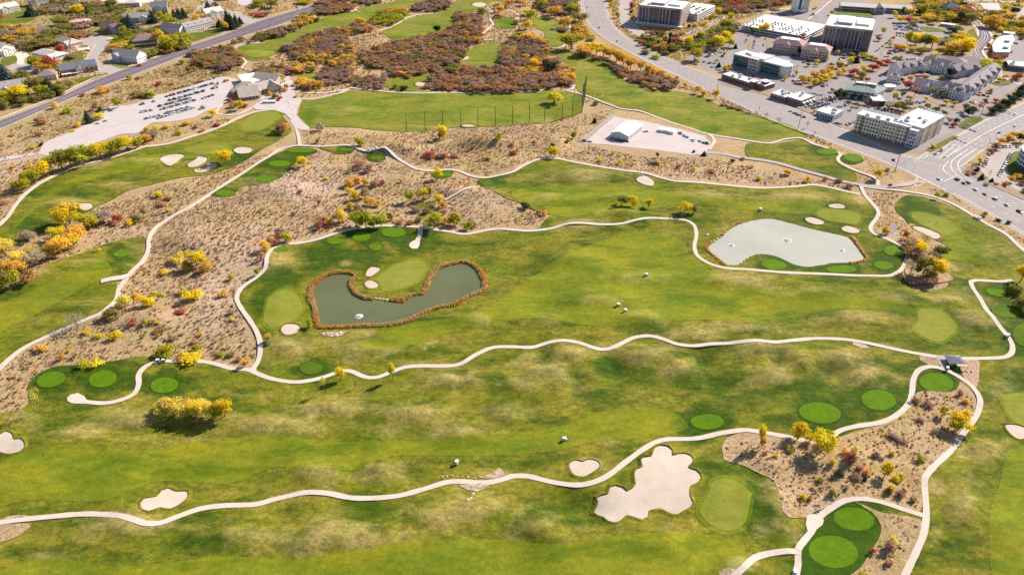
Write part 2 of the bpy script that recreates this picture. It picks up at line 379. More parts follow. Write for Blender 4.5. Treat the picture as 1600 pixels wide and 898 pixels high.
# ---------------------------------------------------------------- tints painted on the grass: dry humps / lush hollows, their dark green also standing in for hump shade
DRY = [(cx, cy, rx, ry, .62) for (cx, cy, rx, ry, h) in MOUNDS if h > 1.35] + [(cx, cy - ry * .2, rx * 1.7, ry * 1.6, .38) for (cx, cy, rx, ry, h) in MOUNDS if h > 1.35] + [
 (120,675,60,10,.45),(60,660,40,8,.5),(70,870,30,10,.5),(230,655,60,9,.6),(430,665,70,10,.5),(590,672,60,10,.5),(1240,835,14,14,.6),(1200,832,20,12,.5),(1150,882,34,12,.9),
 (1460,765,12,16,.8),(1460,835,10,16,.7),(1500,700,10,14,.6),(1000,895,30,6,.6),(930,722,40,12,.35),(950,690,26,6,.5),(1255,567,14,5,1.0),(560,556,30,7,.5),(650,565,40,6,.5),
 (1130,362,14,8,.6),(1345,312,14,8,.8),(450,408,16,6,.6),(540,413,14,5,.6),(560,520,30,4,.8),(1380,540,30,4,.6),(1515,590,10,16,.9),(1520,575,10,8,1.0),(40,650,30,6,.9),(90,640,30,4,.6),
 (1525,680,12,10,.7),(1470,725,8,8,.8),(140,412,20,6,.5),(65,425,14,5,.8),(90,470,80,10,.35),(190,290,50,5,.5),(690,198,40,3,.4),(560,170,40,6,.3),(850,188,30,4,.5),(790,745,16,6,.6),
 (350,615,30,6,.4),(280,690,60,8,.3),(460,640,80,10,.35),(1050,150,40,3,.4),(1010,158,40,4,.3),(910,100,30,6,.4),(930,130,20,5,.4),(1080,175,30,5,.3),(1480,450,40,6,.4),(1420,460,30,6,.4)]
LUSH_SHADE = [(520,400,110,20,1),(430,440,36,50,.9),(640,380,60,22,.8),(150,588,100,26,1),(1300,345,90,26,.6),(1390,405,40,30,.8),(1430,330,40,22,1),(1320,600,160,40,.45),(1000,600,120,30,.4),(700,440,30,20,.5),(852,562,14,26,1),(1130,600,30,20,.9),(1215,560,12,20,1),(1290,580,20,12,.9),(1100,560,20,14,.8),(900,600,14,18,.9),(1040,640,60,12,.5),(780,600,20,16,.8),(830,640,30,10,.5),(1400,575,30,12,.8),(1180,780,26,60,1),(1110,800,20,24,.8),(60,862,70,16,.7),(330,852,60,20,.8),(200,872,60,12,.7),(1215,800,26,50,1),(1160,730,60,14,.7),(1130,812,16,14,.8),(900,782,34,14,.7),(720,592,9,18,.9),(560,738,22,12,.6),(455,795,30,10,.7),
 (632,735,20,10,.6),(1000,590,60,18,.7),(950,572,14,22,1),(970,600,14,10,.9),(1080,590,60,22,.7),(1250,600,60,18,.8),(1350,570,50,16,.8),(1180,622,60,16,.7),(1500,510,34,22,.8),(1440,545,50,8,.5),
 (1430,325,26,14,1),(1590,600,34,40,.8),(505,392,80,14,.9),(440,430,40,18,.7),(410,470,18,34,.9),(470,530,40,20,.6),(500,560,40,10,.6),(660,385,60,14,.6),(900,440,60,10,.5),
 (1100,470,80,10,.5),(1280,490,70,10,.6),(1400,490,50,12,.6),(1330,445,60,5,.6),(150,590,90,16,1),(1060,330,60,8,.5),(900,280,50,10,.6),(840,290,36,10,.6),(100,300,60,10,.6),(280,235,60,8,.5),
 (60,355,50,14,.8),(190,395,30,10,.7),(480,180,14,18,.9),(560,160,60,6,.5),(620,185,80,8,.3),(390,250,60,20,.8),(1300,335,60,16,.5),(1360,400,60,26,.6),(1530,460,40,20,.6),(1550,620,30,20,.6),
 (260,600,30,16,.6),(500,700,120,12,.5),(120,720,120,14,.5),(300,735,100,10,.5),(800,700,100,12,.4),(700,870,120,16,.5),(950,860,90,16,.5),(1500,600,20,40,.4),(1530,750,40,30,.5),(1490,830,24,24,.5),(1560,880,40,20,.5),
 (820,420,60,12,.4),(1000,400,60,10,.3),(760,400,24,26,.4),(780,460,30,14,.4),(1200,250,40,8,.5),(1300,270,30,8,.5),(1400,440,30,8,.6),(1060,195,60,8,.4),(990,150,40,8,.4),(1180,200,40,8,.5)]
TEES = [(1302,862,39,25,.15,2),(1334,811,32,18,.15,2),(1105,659,26,12,0,1),(1281,645,33,16,.1,1),(1373,625,27,16,.1,1),(1463,598,27,15,.15,1),(161,592,22,13,-.15,1),(80,593,23,12,-.2,1),(257,602,22,12,-.1,1),
 (1394,392,13,8,.1,1),(1380,415,15,6.5,.1,1),(1315,421,24,6,0,1),(1209,414,20,8,.1,1),(486,575,18,10,0,0),(524,377,14,5,0,1),(565,370,15,7.5,-.1,1),(615,363,19,8,0,1),(587,386,10,6,0,1),(438,389,10,4,-.2,1),
 (190,397,13,5,-.1,2),(1293,237,17,5,0,1),(1333,247,15,6,.1,1),(1103,203,11,4,0,1),(437,256,17,5,0,1),(470,235,24,4,0,1),(415,280,15,5,0,1),(352,302,15,5,0,2),(540,234,10,3,0,1),(697,273,9,3,0,1),(760,285,12,5,.2,0),
 (1556,457,16,6,.2,1),(1573,486,24,11,.1,0),(1602,524,20,18,.3,0),(790,32,11,2.5,0,1),(791,41,11,2.5,0,1),(590,247,12,4,0,0),(1000,352,10,3,0,0)]
LUSH_SHADE += [(cx, cy, rx * 1.75 + 3, ry * 1.9 + 3, 1.15) for cx, cy, rx, ry, rot, br in TEES]
NATIVE_PINK = [(480,290,60,30,1),(390,400,60,40,.8),(330,450,40,30,.7),(740,310,50,16,.5),(300,350,40,20,.6),(30,250,60,20,.7),(550,280,50,18,.6),(330,500,50,20,.6),(1100,270,120,14,.5),(60,270,40,14,.7)]
NATIVE_OLIVE = [(1040,75,70,24,1),(1180,8,120,14,.8),(1520,20,120,26,.8),(130,30,160,36,.8),(230,530,60,14,.6),(150,520,50,16,.7),(60,180,120,30,.5),(300,130,120,30,.5),(330,555,60,10,.4),(100,20,120,30,.7),(1050,90,60,20,.6),(1180,20,60,20,.5)]
def blobs(lst, ppx, ppy, wob=.75, seed=11):
    wx = (vnoise(ppx, ppy * 1.8, 26, seed) - .5) * 2; wy = (vnoise(ppx, ppy * 1.8, 20, seed + 1) - .5) * 2
    out = np.zeros_like(ppx)
    for cx, cy, rx, ry, a in lst:
        q = np.sqrt(((ppx - cx) / rx) ** 2 + ((ppy - cy) / ry) ** 2) + wob * wx * .6 + wob * wy * .4
        out = np.maximum(out, a * np.clip(1.45 - q, 0, 1))
    return out
def tint(me, V, native=False):
    ppx, ppy = W2P(V[:, 0], V[:, 1])
    if native: a = blobs(NATIVE_PINK, ppx, ppy); b = blobs(NATIVE_OLIVE, ppx, ppy)
    else: a = blobs(DRY, ppx, ppy); b = blobs(LUSH_SHADE, ppx, ppy, seed=31)
    vcolor(me, 'tint', np.stack([a, b, np.zeros_like(a)], 1))
LAID = []
def sheet(name, pts, mat, dz, parent=None, sm_=True, kind='structure', world=None, step=3.0, painted=True, interior=True, native=False):
    """a ground area draped over the terrain: outline in photo pixels -> triangulated with the terrain's own grid points"""
    w_ = world if world is not None else polyG(pts)
    w_ = smooth(w_, True, step) if sm_ else densify(w_, 6.0)
    if mat != 'dry_grassland' and not mat.endswith('turf'): (LAID.append(w_) if mat != 'bark_mulch' else None)
    n = len(w_); vs_ = [Vector(p) for p in w_]
    if interior:
        x0, y0 = w_.min(0); x1, y1 = w_.max(0)
        m = (GXX > x0) & (GXX < x1) & (GYY > y0) & (GYY < y1)
        X, Y = GXX[m], GYY[m]; ins = inside(w_, X, Y); X, Y = X[ins], Y[ins]
        if len(X): 
            d = dist_poly(w_[::1], X, Y); k_ = d > .6; vs_ += [Vector((a, b)) for a, b in zip(X[k_], Y[k_])]
    r = delaunay_2d_cdt(vs_, [], [list(range(n))], 1, 1e-4)
    V2 = np.array([tuple(v) for v in r[0]]); tri = [f for f in r[2] if len(f) == 3]
    F = np.array(tri)
    a = V2[F[:, 0]]; b = V2[F[:, 1]]; c = V2[F[:, 2]]
    flip = ((b - a)[:, 0] * (c - a)[:, 1] - (b - a)[:, 1] * (c - a)[:, 0]) < 0
    F[flip] = F[flip][:, ::-1]
    z = H(V2[:, 0], V2[:, 1]) + dz
    V = np.column_stack([V2, z]); me = fast_mesh(name, V, F, [mat], smooth_=True)
    if painted: tint(me, V, native)
    o = mobj(name, me, parent)
    if kind: o['kind'] = kind
    return o, w_
def ribbon(name, pts, width, mat, dz, parent=None, kind='structure', closed=False, world=None, thick=.6, step=2.5, sm_=True, off=0.0, widths=None):
    p = world if world is not None else polyG(pts)
    p = smooth(p, closed, step) if sm_ else densify(p, 5, closed)
    n = len(p); t = np.gradient(p, axis=0) if not closed else np.roll(p, -1, 0) - np.roll(p, 1, 0)
    t /= np.maximum(np.hypot(t[:, 0], t[:, 1]), 1e-6)[:, None]; nr = np.stack([-t[:, 1], t[:, 0]], 1)
    wd = width * (1 + (vnoise(p[:, 0], p[:, 1], 5, 55) - .5) * (.2 if mat == 'path_concrete' else 0)) if widths is None else np.interp(np.linspace(0, 1, n), np.linspace(0, 1, len(widths)), widths)
    rows = []
    for s_, dzz in ((-.5, -thick), (-.5, 0), (0, 0), (.5, 0), (.5, -thick)):
        q = p + nr * (s_ * wd[:, None] + off); rows.append((q, dzz))
    V = []
    zz = np.maximum.reduce([H(rows[i][0][:, 0], rows[i][0][:, 1]) for i in (1, 2, 3)])
    for q, dzz in rows: V.append(np.column_stack([q, zz + dz + dzz]))
    V = np.concatenate(V); F = []
    m = n if closed else n - 1
    i = np.arange(m); j = (i + 1) % n
    for r in range(4): F.append(np.stack([r * n + i, r * n + j, (r + 1) * n + j, (r + 1) * n + i], 1)[:, ::-1])
    F = np.concatenate(F); me = fast_mesh(name, V, F, [mat], smooth_=False); o = mobj(name, me, parent)
    if kind: o['kind'] = kind
    return o
mk_asphalt('bark_mulch', (.27, .19, .12), (.34, .25, .15), .4)
plain('worn_soil', (.44, .33, .23), 1, .05, .35, .5)
# ================================================================ GROUND
def build_ground():
    V = np.column_stack([GXX.ravel(), GYY.ravel(), HG.ravel() - .30 * np.clip(np.abs(HG.ravel()) * 8, 0, 1)])
    i, j = np.meshgrid(np.arange(NX - 1), np.arange(NY - 1)); a = (j * NX + i).ravel()
    F = np.stack([a, a + 1, a + NX + 1, a + NX], 1)
    # skirt out to the horizon
    x0, x1, y0, y1 = gx[0], gx[-1], gy[0], gy[-1]; B = 9000; base = len(V)
    V = np.concatenate([V, np.array([(x0,y0,0),(x1,y0,0),(x1,y1,0),(x0,y1,0),(-B,-B,0),(B,-B,0),(B,B,0),(-B,B,0)], float)])
    F = np.concatenate([F, np.array([(base+4,base+5,base+1,base),(base+5,base+6,base+2,base+1),(base+6,base+7,base+3,base+2),(base+7,base+4,base,base+3)])])
    me = fast_mesh('ground', V, F, ['dry_grassland'], smooth_=True); tint(me, V, True)
    o = mobj('ground', me); o['kind'] = 'structure'
build_ground()
c5 = lambda p: crop(p, 0, 225); c2 = lambda p: crop(p, 400, 0); c3 = lambda p: crop(p, 800, 0)
TURF = {}
def turf(key, pts, mat='rough_turf', dz=.12, name='fairway', **k):
    o, w_ = sheet(name, pts, mat, dz, **k); TURF[key] = w_; return o
T_MAIN = ([(-60,655),(0,645),(30,640),(46,628),(43,605),(57,585),(88,572),(125,570),(175,564),(213,557),(238,557),(290,562),(325,563),(363,573),(392,577)] +
  [(404,560),(405,520),(390,500),(372,475),(370,462),(380,447),(412,419),(417,398),(440,383),(475,379),(505,371),(563,355),(640,353),(700,361),(760,362),(825,360),(842,356),(850,345),(862,333),(861,322),(848,318),(828,316),(800,313),(776,301),(751,290),(745,284),(755,278),(800,268),(843,249),(900,253),(970,266),(1033,278),(1100,286),(1200,293),(1270,289),(1325,300),(1343,304),(1358,316),(1371,335),(1360,353),(1385,374),(1405,386),(1416,395),(1412,415),(1412,432),(1422,446),(1448,454),(1478,448),(1483,440),(1474,424),(1463,405),(1476,385),(1452,370),(1424,354),(1412,340),(1399,328),(1401,316),(1418,305),(1450,310),(1500,328),(1538,351),(1568,368),(1590,386),(1620,410),(1720,470),(1760,960),(1400,1010),(800,1010),(-160,960)])
turf('main', T_MAIN, sm_=True)
turf('nw', [(-60,400),(-40,390),(0,352),(13,340),(26,322),(45,302),(70,285),(105,268),(150,254),(195,241),(226,231),(263,226),(300,215),(330,206),(371,188),(400,176),(425,173),(440,180),(452,195),(455,207),(440,216),(420,228),(400,240),(376,255),(338,270),(300,276),(275,279),(238,288),(200,298),(163,318),(130,335),(100,352),(60,366),(40,374),(20,381),(0,386)])
turf('strip', [(330,304),(351,291),(376,275),(400,258),(437,238),(463,231),(490,233),(497,237),(478,245),(468,250),(455,262),(440,276),(410,287),(380,291),(370,300),(350,307)])
turf('small_a', [(500,230),(543,229),(553,233),(551,238),(530,241),(515,237)])
turf('small_b', [(575,240),(597,239),(603,246),(595,253),(580,252),(573,247)])
turf('small_c', [(674,270),(690,266),(707,267),(708,272),(700,278),(684,279),(676,275)])
turf('small_d', [(640,322),(665,316),(680,314),(680,320),(660,324),(642,325)])
turf('sw', [(-60,470),(0,455),(25,447),(45,437),(62,420),(75,412),(125,396),(175,378),(222,370),(228,382),(223,400),(208,420),(185,437),(182,455),(173,476),(155,486),(136,494),(100,511),(73,524),(38,541),(12,558),(0,570),(-60,610)])
turf('range', [(472,156),(488,157),(513,152),(535,145),(550,141),(600,145),(700,146),(800,146),(840,145),(860,140),(883,144),(912,150),(909,176),(895,183),(850,193),(800,195),(771,198),(701,200),(660,205),(625,206),(563,200),(513,198),(485,201),(465,180)], mat='far_turf', sm_=False, name='driving_range')
turf('ne', [(860,80),(875,78),(893,80),(913,88),(940,95),(963,110),(973,125),(990,133),(1025,140),(1055,143),(1088,148),(1125,165),(1163,175),(1200,186),(1238,197),(1262,212),(1250,216),(1225,218),(1200,223),(1163,219),(1113,210),(1076,199),(1025,182),(1000,173),(970,168),(953,163),(930,155),(910,147),(898,133),(893,112),(880,95)], mat='far_turf')
turf('east', [(1168,224),(1200,226),(1250,219),(1268,225),(1300,236),(1313,243),(1307,250),(1313,257),(1333,267),(1338,283),(1300,276),(1250,262),(1200,250),(1168,244)])
turf('east_b', [(1313,244),(1330,242),(1350,250),(1335,257),(1318,253)])
turf('far_a', [(374,75),(386,70),(408,68),(425,62),(448,54),(471,46),(481,39),(500,31),(508,25),(530,20),(550,19),(575,20),(590,25),(575,35),(545,46),(520,52),(485,58),(463,68),(440,78),(420,90),(400,95),(384,92),(374,84)], mat='far_turf')
turf('far_b', [(560,15),(590,8),(615,3),(650,-8),(690,-8),(665,4),(640,12),(620,16),(608,18),(590,22),(570,20)], mat='far_turf')
turf('far_c', [(597,49),(620,39),(650,26),(683,21),(700,13),(720,2),(740,-10),(785,-10),(765,6),(745,15),(735,20),(713,24),(710,38),(695,48),(675,54),(650,60),(620,63),(605,57)], mat='far_turf')
turf('far_d', [(607,138),(606,124),(650,118),(688,110),(720,98),(722,84),(750,72),(765,65),(777,66),(782,80),(795,95),(780,105),(737,106),(700,108),(690,110),(667,120),(663,138),(638,143)], mat='far_turf')
turf('far_e', [(832,28),(845,27),(862,30),(882,35),(890,46),(888,60),(880,70),(862,74),(852,68),(850,50),(836,43)], mat='far_turf')
turf('far_f', [(775,31),(790,28),(802,29),(806,36),(804,43),(778,45),(772,38)], mat='far_turf')
turf('far_g', [(465,120),(480,115),(495,113),(496,124),(490,132),(470,129)], mat='far_turf')
turf('far_h', [(790,-8),(820,-8),(805,4),(785,6)], mat='far_turf')
# mown fairway ribbons inside the rough
turf('mown_a', [(-60,760),(40,705),(120,694),(220,704),(300,690),(420,680),(560,690),(700,682),(860,668),(960,640),(1040,640),(1075,668),(1010,684),(930,690),(860,705),(740,712),(620,712),(540,735),(430,730),(360,755),(250,752),(160,782),(60,780),(-60,800)], mat='fairway_turf', dz=.2)
turf('mown_b', [(-60,930),(60,870),(190,885),(330,870),(470,872),(600,852),(760,842),(860,850),(960,838),(1080,832),(1160,850),(1150,900),(1120,960),(600,1005),(-60,980)], mat='fairway_turf', dz=.2)
turf('mown_c', [(560,540),(640,505),(740,490),(800,455),(880,400),(980,365),(1060,372),(1080,400),(1150,440),(1280,452),(1400,468),(1430,490),(1330,482),(1200,500),(1080,500),(960,510),(860,500),(780,500),(690,525),(620,545)], mat='fairway_turf', dz=.2)
turf('mown_d', [(800,300),(880,290),(1000,295),(1150,310),(1300,318),(1290,335),(1180,330),(1060,320),(940,340),(840,330)], mat='fairway_turf', dz=.2)
turf('mown_e', [(20,360),(60,320),(130,285),(230,262),(300,248),(340,238),(360,226),(330,222),(250,240),(150,268),(80,295),(30,345)], mat='fairway_turf', dz=.2)
turf('mown_f', [(-60,560),(0,520),(60,490),(130,450),(175,425),(150,405),(80,440),(0,475),(-60,500)], mat='fairway_turf', dz=.2)
turf('mown_g', [(1472,402),(1470,380),(1495,368),(1520,385),(1545,400),(1540,414),(1505,410)], mat='fairway_turf', dz=.2)
turf('mown_h', [(1590,700),(1560,760),(1545,830),(1580,960),(1740,960),(1720,700)], mat='fairway_turf', dz=.2)
turf('mown_i', [(900,105),(950,125),(1020,150),(1110,172),(1200,195),(1220,206),(1150,208),(1060,188),(960,160),(915,135)], mat='far_turf', dz=.2)
# native patches lying inside the turf
NAT = {}
def native(key, pts, name='dry_scrubland'):
    o, w_ = sheet(name, pts, 'dry_grassland', .33, native=True); NAT[key] = w_
native('se', crop([(1310,130),(1320,180),(1450,220),(1600,290)], 800, 673) + [(1210,753),(1220,780),(1222,798),(1232,808),(1256,808),(1272,800),(1290,793),(1320,779),(1345,775),(1380,782),(1413,792),(1436,800),(1442,790),(1441,768),(1440,745),(1455,726),(1484,699),(1503,673),(1520,650),(1525,625),(1513,606),(1500,597),(1494,610),(1475,613),(1450,611),(1432,614),(1424,632),(1404,651),(1376,664),(1325,678),(1290,692),(1262,692),(1235,686),(1200,680),(1165,676),(1145,680),(1130,690)])
native('se_b', [(1335,784),(1352,790),(1375,800),(1438,812),(1443,833),(1430,858),(1408,898),(1395,915),(1320,910),(1345,886),(1360,861),(1373,841),(1376,821),(1362,800)])
native('sw_b', [(-20,820),(20,819),(50,817),(45,826),(30,837),(0,848),(-20,852)])
native('pavilion', [(1435,556),(1465,560),(1467,572),(1450,570),(1437,563)])
sheet('bare_ground', [(1508,562),(1528,562),(1530,578),(1528,598),(1520,610),(1505,588),(1500,578)], 'bare_soil', .3, painted=False)
native('tree_isle', [(1412,372),(1422,350),(1440,360),(1452,372),(1478,386),(1468,405),(1478,424),(1490,436),(1470,442),(1445,440),(1416,430),(1416,405)])
for q in ([(745,745),(760,748),(775,747),(790,743),(786,735),(780,731),(772,737),(762,742)], [(715,758),(730,765),(745,768),(755,765),(765,758),(750,755),(733,757)], [(0,813),(12,807),(30,804),(45,806),(30,812),(10,817)], [(500,521),(525,518),(542,518),(535,524),(520,527),(508,524)], [(1122,892),(1140,886),(1150,890),(1140,900),(1125,902)], [(1255,810),(1262,790),(1278,778),(1290,772),(1300,780),(1288,792),(1272,800)], [(1330,534),(1352,539),(1360,545),(1345,544),(1333,539)]):
    sheet('worn_ground', q, 'worn_soil', .33, painted=False)
# ================================================================ WATER
for key, pd, mt in (('pond_east', POND_EAST, 'sky_pale_pond_water'), ('pond_long', POND_LONG, 'pond_water')):
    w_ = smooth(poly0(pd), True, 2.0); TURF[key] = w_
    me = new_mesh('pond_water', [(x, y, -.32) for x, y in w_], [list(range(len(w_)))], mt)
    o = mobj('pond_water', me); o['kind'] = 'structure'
# ================================================================ CART PATHS
SW = 2.8
PATHS = {
 'south': [(-40,822),(0,816),(50,810),(113,804),(150,803),(188,806),(225,817),(250,817),(275,808),(313,795),(350,790),(400,788),(430,780),(475,770),(513,771),(550,778),(590,778),(625,774),(663,764),(695,754),(713,752),(760,754),(788,748),(800,744),(825,744),(862,753),(900,758),(925,754),(950,743),(980,720),(1013,697),(1038,687),(1088,685),(1125,677),(1145,674),(1165,672),(1200,677),(1232,683),(1262,689),(1285,690),(1312,673),(1338,666),(1375,660),(1400,649),(1420,630),(1425,610),(1427,593),(1435,579),(1453,573),(1475,577),(1495,587),(1518,603),(1531,625),(1525,650),(1508,673),(1488,701),(1460,728),(1445,746),(1445,768),(1447,803),(1443,833),(1433,858),(1415,896),(1400,930)],
 'tees': [(1445,806),(1413,796),(1375,783),(1345,779),(1320,782),(1295,796),(1280,808),(1268,830),(1247,858),(1247,880),(1242,905),(1240,940)],
 'tees_branch': [(1247,862),(1230,861),(1200,865),(1180,871),(1163,886),(1148,900),(1130,920)],
 'middle': [(388,577),(400,583),(425,592),(458,597),(488,594),(513,587),(533,580),(548,580),(570,589),(588,590),(608,583),(633,574),(663,572),(700,572),(721,568),(746,553),(771,543),(800,542),(830,543),(855,536),(880,532),(905,536),(925,543),(945,546),(965,540),(990,528),(1013,525),(1033,529),(1058,538),(1083,541),(1113,538),(1200,534),(1238,532),(1275,529),(1313,530),(1350,535),(1395,545),(1425,551),(1463,557),(1500,560),(1538,560),(1570,558),(1581,550),(1580,535),(1568,518),(1550,495),(1533,470),(1520,450),(1517,440),(1525,438),(1563,440),(1582,438)],
 'west_loop': [(400,580),(380,577),(363,576),(325,566),(288,564),(250,565),(228,572),(217,585),(217,600),(210,615),(190,625),(162,630),(130,627),(114,622)],
 'mid_loop': [(393,580),(404,562),(407,540),(402,520),(390,500),(376,480),(370,465),(378,450),(400,434),(415,418),(418,400),(425,389),(445,382),(475,379),(500,373),(530,363),(563,356),(600,353),(638,354),(663,356),(701,362),(726,366),(751,362),(776,358),(800,359),(825,361),(858,358),(883,351),(905,349),(940,351),(970,350),(995,344),(1020,341),(1050,342),(1073,345),(1085,353),(1088,368),(1085,385),(1090,400),(1108,412),(1133,419),(1163,421),(1200,424),(1275,428),(1350,431),(1388,431),(1405,424),(1415,410),(1418,395),(1408,385),(1385,373),(1365,365),(1360,355),(1370,340),(1372,330),(1360,315),(1350,303),(1345,290)],
 'upper': [(186,450),(205,425),(223,408),(232,388),(233,373),(243,356),(266,340),(296,324),(321,308),(351,288),(376,273),(400,257),(420,245),(437,234),(463,228),(500,229),(543,227),(555,231),(575,237),(600,237),(618,245),(633,255),(650,264),(670,267),(701,265),(718,268),(736,275),(756,278),(776,275),(801,269),(820,258),(843,249),(870,248),(900,254),(938,261),(970,266),(1005,270),(1033,278),(1055,283),(1100,286),(1150,291),(1200,294),(1238,292),(1270,289),(1295,293),(1325,300),(1345,304)],
 'west_low': [(186,450),(180,470),(160,488),(138,498),(113,508),(75,525),(38,543),(15,560),(0,574),(-30,600)],
 'stub': [(203,430),(190,434),(175,436),(158,440)],
 'to_plaza': [(468,228),(466,212),(462,200),(455,188)],
 'nw': [(452,176),(430,172),(400,175),(371,185),(350,196),(326,205),(301,213),(263,225),(226,230),(195,240),(150,253),(105,266),(68,283),(43,300),(25,320),(13,338),(0,351),(-30,380)],
 'lot_link': [(440,170),(400,167),(371,179),(345,179),(338,176),(345,165),(352,160)],
 'east_walk': [(1345,291),(1375,295),(1413,299),(1450,305),(1475,313),(1500,325),(1538,348),(1570,365),(1590,383),(1602,393),(1640,425)],
 'range_loop': [(455,156),(470,155),(488,155),(513,150),(533,145),(548,138),(588,142),(625,145),(663,146),(701,145),(751,145),(801,144),(838,143),(855,138),(866,132)],
 'range_upper': [(448,122),(461,135),(458,142),(475,145),(513,145),(540,140)],
 'ne': [(898,133),(894,139),(886,142),(910,148),(935,157),(953,164),(970,170),(1000,174),(1025,183),(1050,192),(1076,200),(1113,211),(1163,219),(1200,224),(1225,218),(1250,216),(1265,222),(1270,225),(1300,234),(1313,241),(1309,248),(1313,255),(1335,266),(1360,275),(1370,281),(1371,290)],
 'yard_spur': [(1104,209),(1112,213),(1116,221),(1108,234)],
 'pond_spur': [(657,357),(656,368),(650,380)],
 'steps': [(745,292),(720,302),(695,313)],
 'far_a': [(340,86),(347,83),(362,76),(386,68),(407,67)], 'far_b': [(379,91),(384,97),(378,106),(394,110),(415,111)],
 'far_c': [(543,56),(570,50),(595,48),(620,38),(637,28),(650,24),(683,20),(688,14)], 'far_d': [(518,19),(550,18),(560,12)],
 'far_e': [(475,102),(483,101),(500,96),(501,88),(497,82)], 'far_f': [(762,12),(771,22),(766,31),(770,39),(757,50),(752,57),(757,63),(770,62)],
 'far_g': [(793,15),(808,22),(810,28),(804,31)], 'far_h': [(891,36),(890,49)], 'far_i': [(858,74),(868,76),(880,73),(882,70)], 'far_j': [(715,70),(721,82)], 'far_k': [(590,3),(605,0),(640,-6)],
 'far_l': [(400,68),(409,62),(412,57)], 'far_m': [(590,116),(600,115),(612,114)], 'far_n': [(445,52),(448,45),(447,38)]}
for k_, pts in PATHS.items():
    far = k_.startswith('far')
    ribbon('cart_path', pts, {'steps': 2.2, 'stub': 5, 'pond_spur': 3.4, 'nw': 3.2}.get(k_, 2.6 if far else SW), 'path_concrete', .31)
sheet('cart_path', [(240/3.99+1200,673+535/3.99),(1263,804),(1272,803),(1281,805),(1287,812),(1285,820),(1277,826),(1262,830),(1259,820)], 'path_concrete', .34, painted=False)
sheet('cart_path', [(105,622),(110,617),(122,614),(132,619),(136,626),(130,631),(112,630),(106,627)], 'path_concrete', .34, painted=False)
sheet('cart_path', [(639,383),(645,377),(654,374),(656,381),(652,389),(644,389)], 'path_concrete', .34, painted=False)
sheet('paved_apron', [(1463,556),(1480,557),(1482,563),(1476,573),(1484,580),(1474,578),(1468,570)], 'street_asphalt', .37, painted=False, sm_=False)
sheet('paved_apron', [(1386,356),(1392,350),(1402,352),(1401,357),(1396,363),(1391,368),(1386,362)], 'lot_asphalt', .37, painted=False, sm_=False)
sheet('worn_ground', [(1383,370),(1391,362),(1403,362),(1410,372),(1415,382),(1405,380)], 'worn_soil', .33, painted=False)
# ================================================================ GREENS AND TEES
def ell(cx, cy, rx, ry, rot=0, n=22):
    return [(cx + rx * math.cos(t) * math.cos(rot) - ry * math.sin(t) * math.sin(rot), cy + rx * math.cos(t) * math.sin(rot) + ry * math.sin(t) * math.cos(rot)) for t in [i * math.tau / n for i in range(n)]]
def grow(pts, k):
    a = np.array(pts); c = a.mean(0); return [tuple(c + (p - c) * k) for p in a]
GREENS = [crop([(1240,330),(1300,300),(1380,305),(1450,345),(1495,390),(1480,460),(1460,560),(1430,600),(1340,625),(1240,590),(1170,510),(1190,440),(1230,380)], 800, 673),
 crop([(640,230),(690,180),(770,130),(850,100),(940,85),(1020,105),(1035,140),(1000,200),(960,250),(880,290),(790,315),(700,300),(650,270)], 460, 390, 5),
 crop([(80,60),(160,15),(240,30),(280,80),(280,150),(200,220),(100,245),(50,200),(60,120)], 400, 450),
 crop([(300,430),(360,405),(450,410),(550,430),(580,465),(550,500),(480,495),(380,480),(320,455)], 1200, 225),
 crop([(890,440),(930,425),(1050,450),(1170,510),(1180,540),(1100,565),(1020,530),(920,480)], 1200, 225),
 crop([(930,150),(980,130),(1070,140),(1130,180),(1180,250),(1130,300),(1080,335),(1000,320),(920,270),(910,240),(940,200)], 1200, 450),
 [(1565,622),(1580,615),(1620,612),(1640,640),(1625,672),(1600,668),(1580,655)],
 [(378,196),(386,186),(402,178),(425,175),(438,180),(430,190),(415,201),(395,205),(380,203)],
 ell(325,234,38,7), ell(402,84,20,6), ell(851,36,17,6), ell(770,-2,16,4)]
for g in GREENS:
    sheet('green_collar', grow(g, 1.16), 'fairway_turf', .24); sheet('putting_green', g, 'green_turf', .30)
for cx, cy, rx, ry, rot, br in TEES:
    big = cy > 560
    if big: sheet('tee_bank', ell(cx, cy, rx * 1.10, ry * 1.14, rot), 'collar_turf', .24)
    sheet('tee_box', ell(cx, cy, rx, ry, rot), 'fairway_turf' if br == 0 else 'tee_turf', .33, step=1.5)
sheet('tee_bank', [(1250,905),(1250,880),(1253,862),(1268,838),(1290,818),(1300,800),(1312,792),(1335,787),(1360,800),(1374,822),(1372,842),(1358,860),(1345,884),(1325,905),(1290,915)], 'collar_turf', .285)
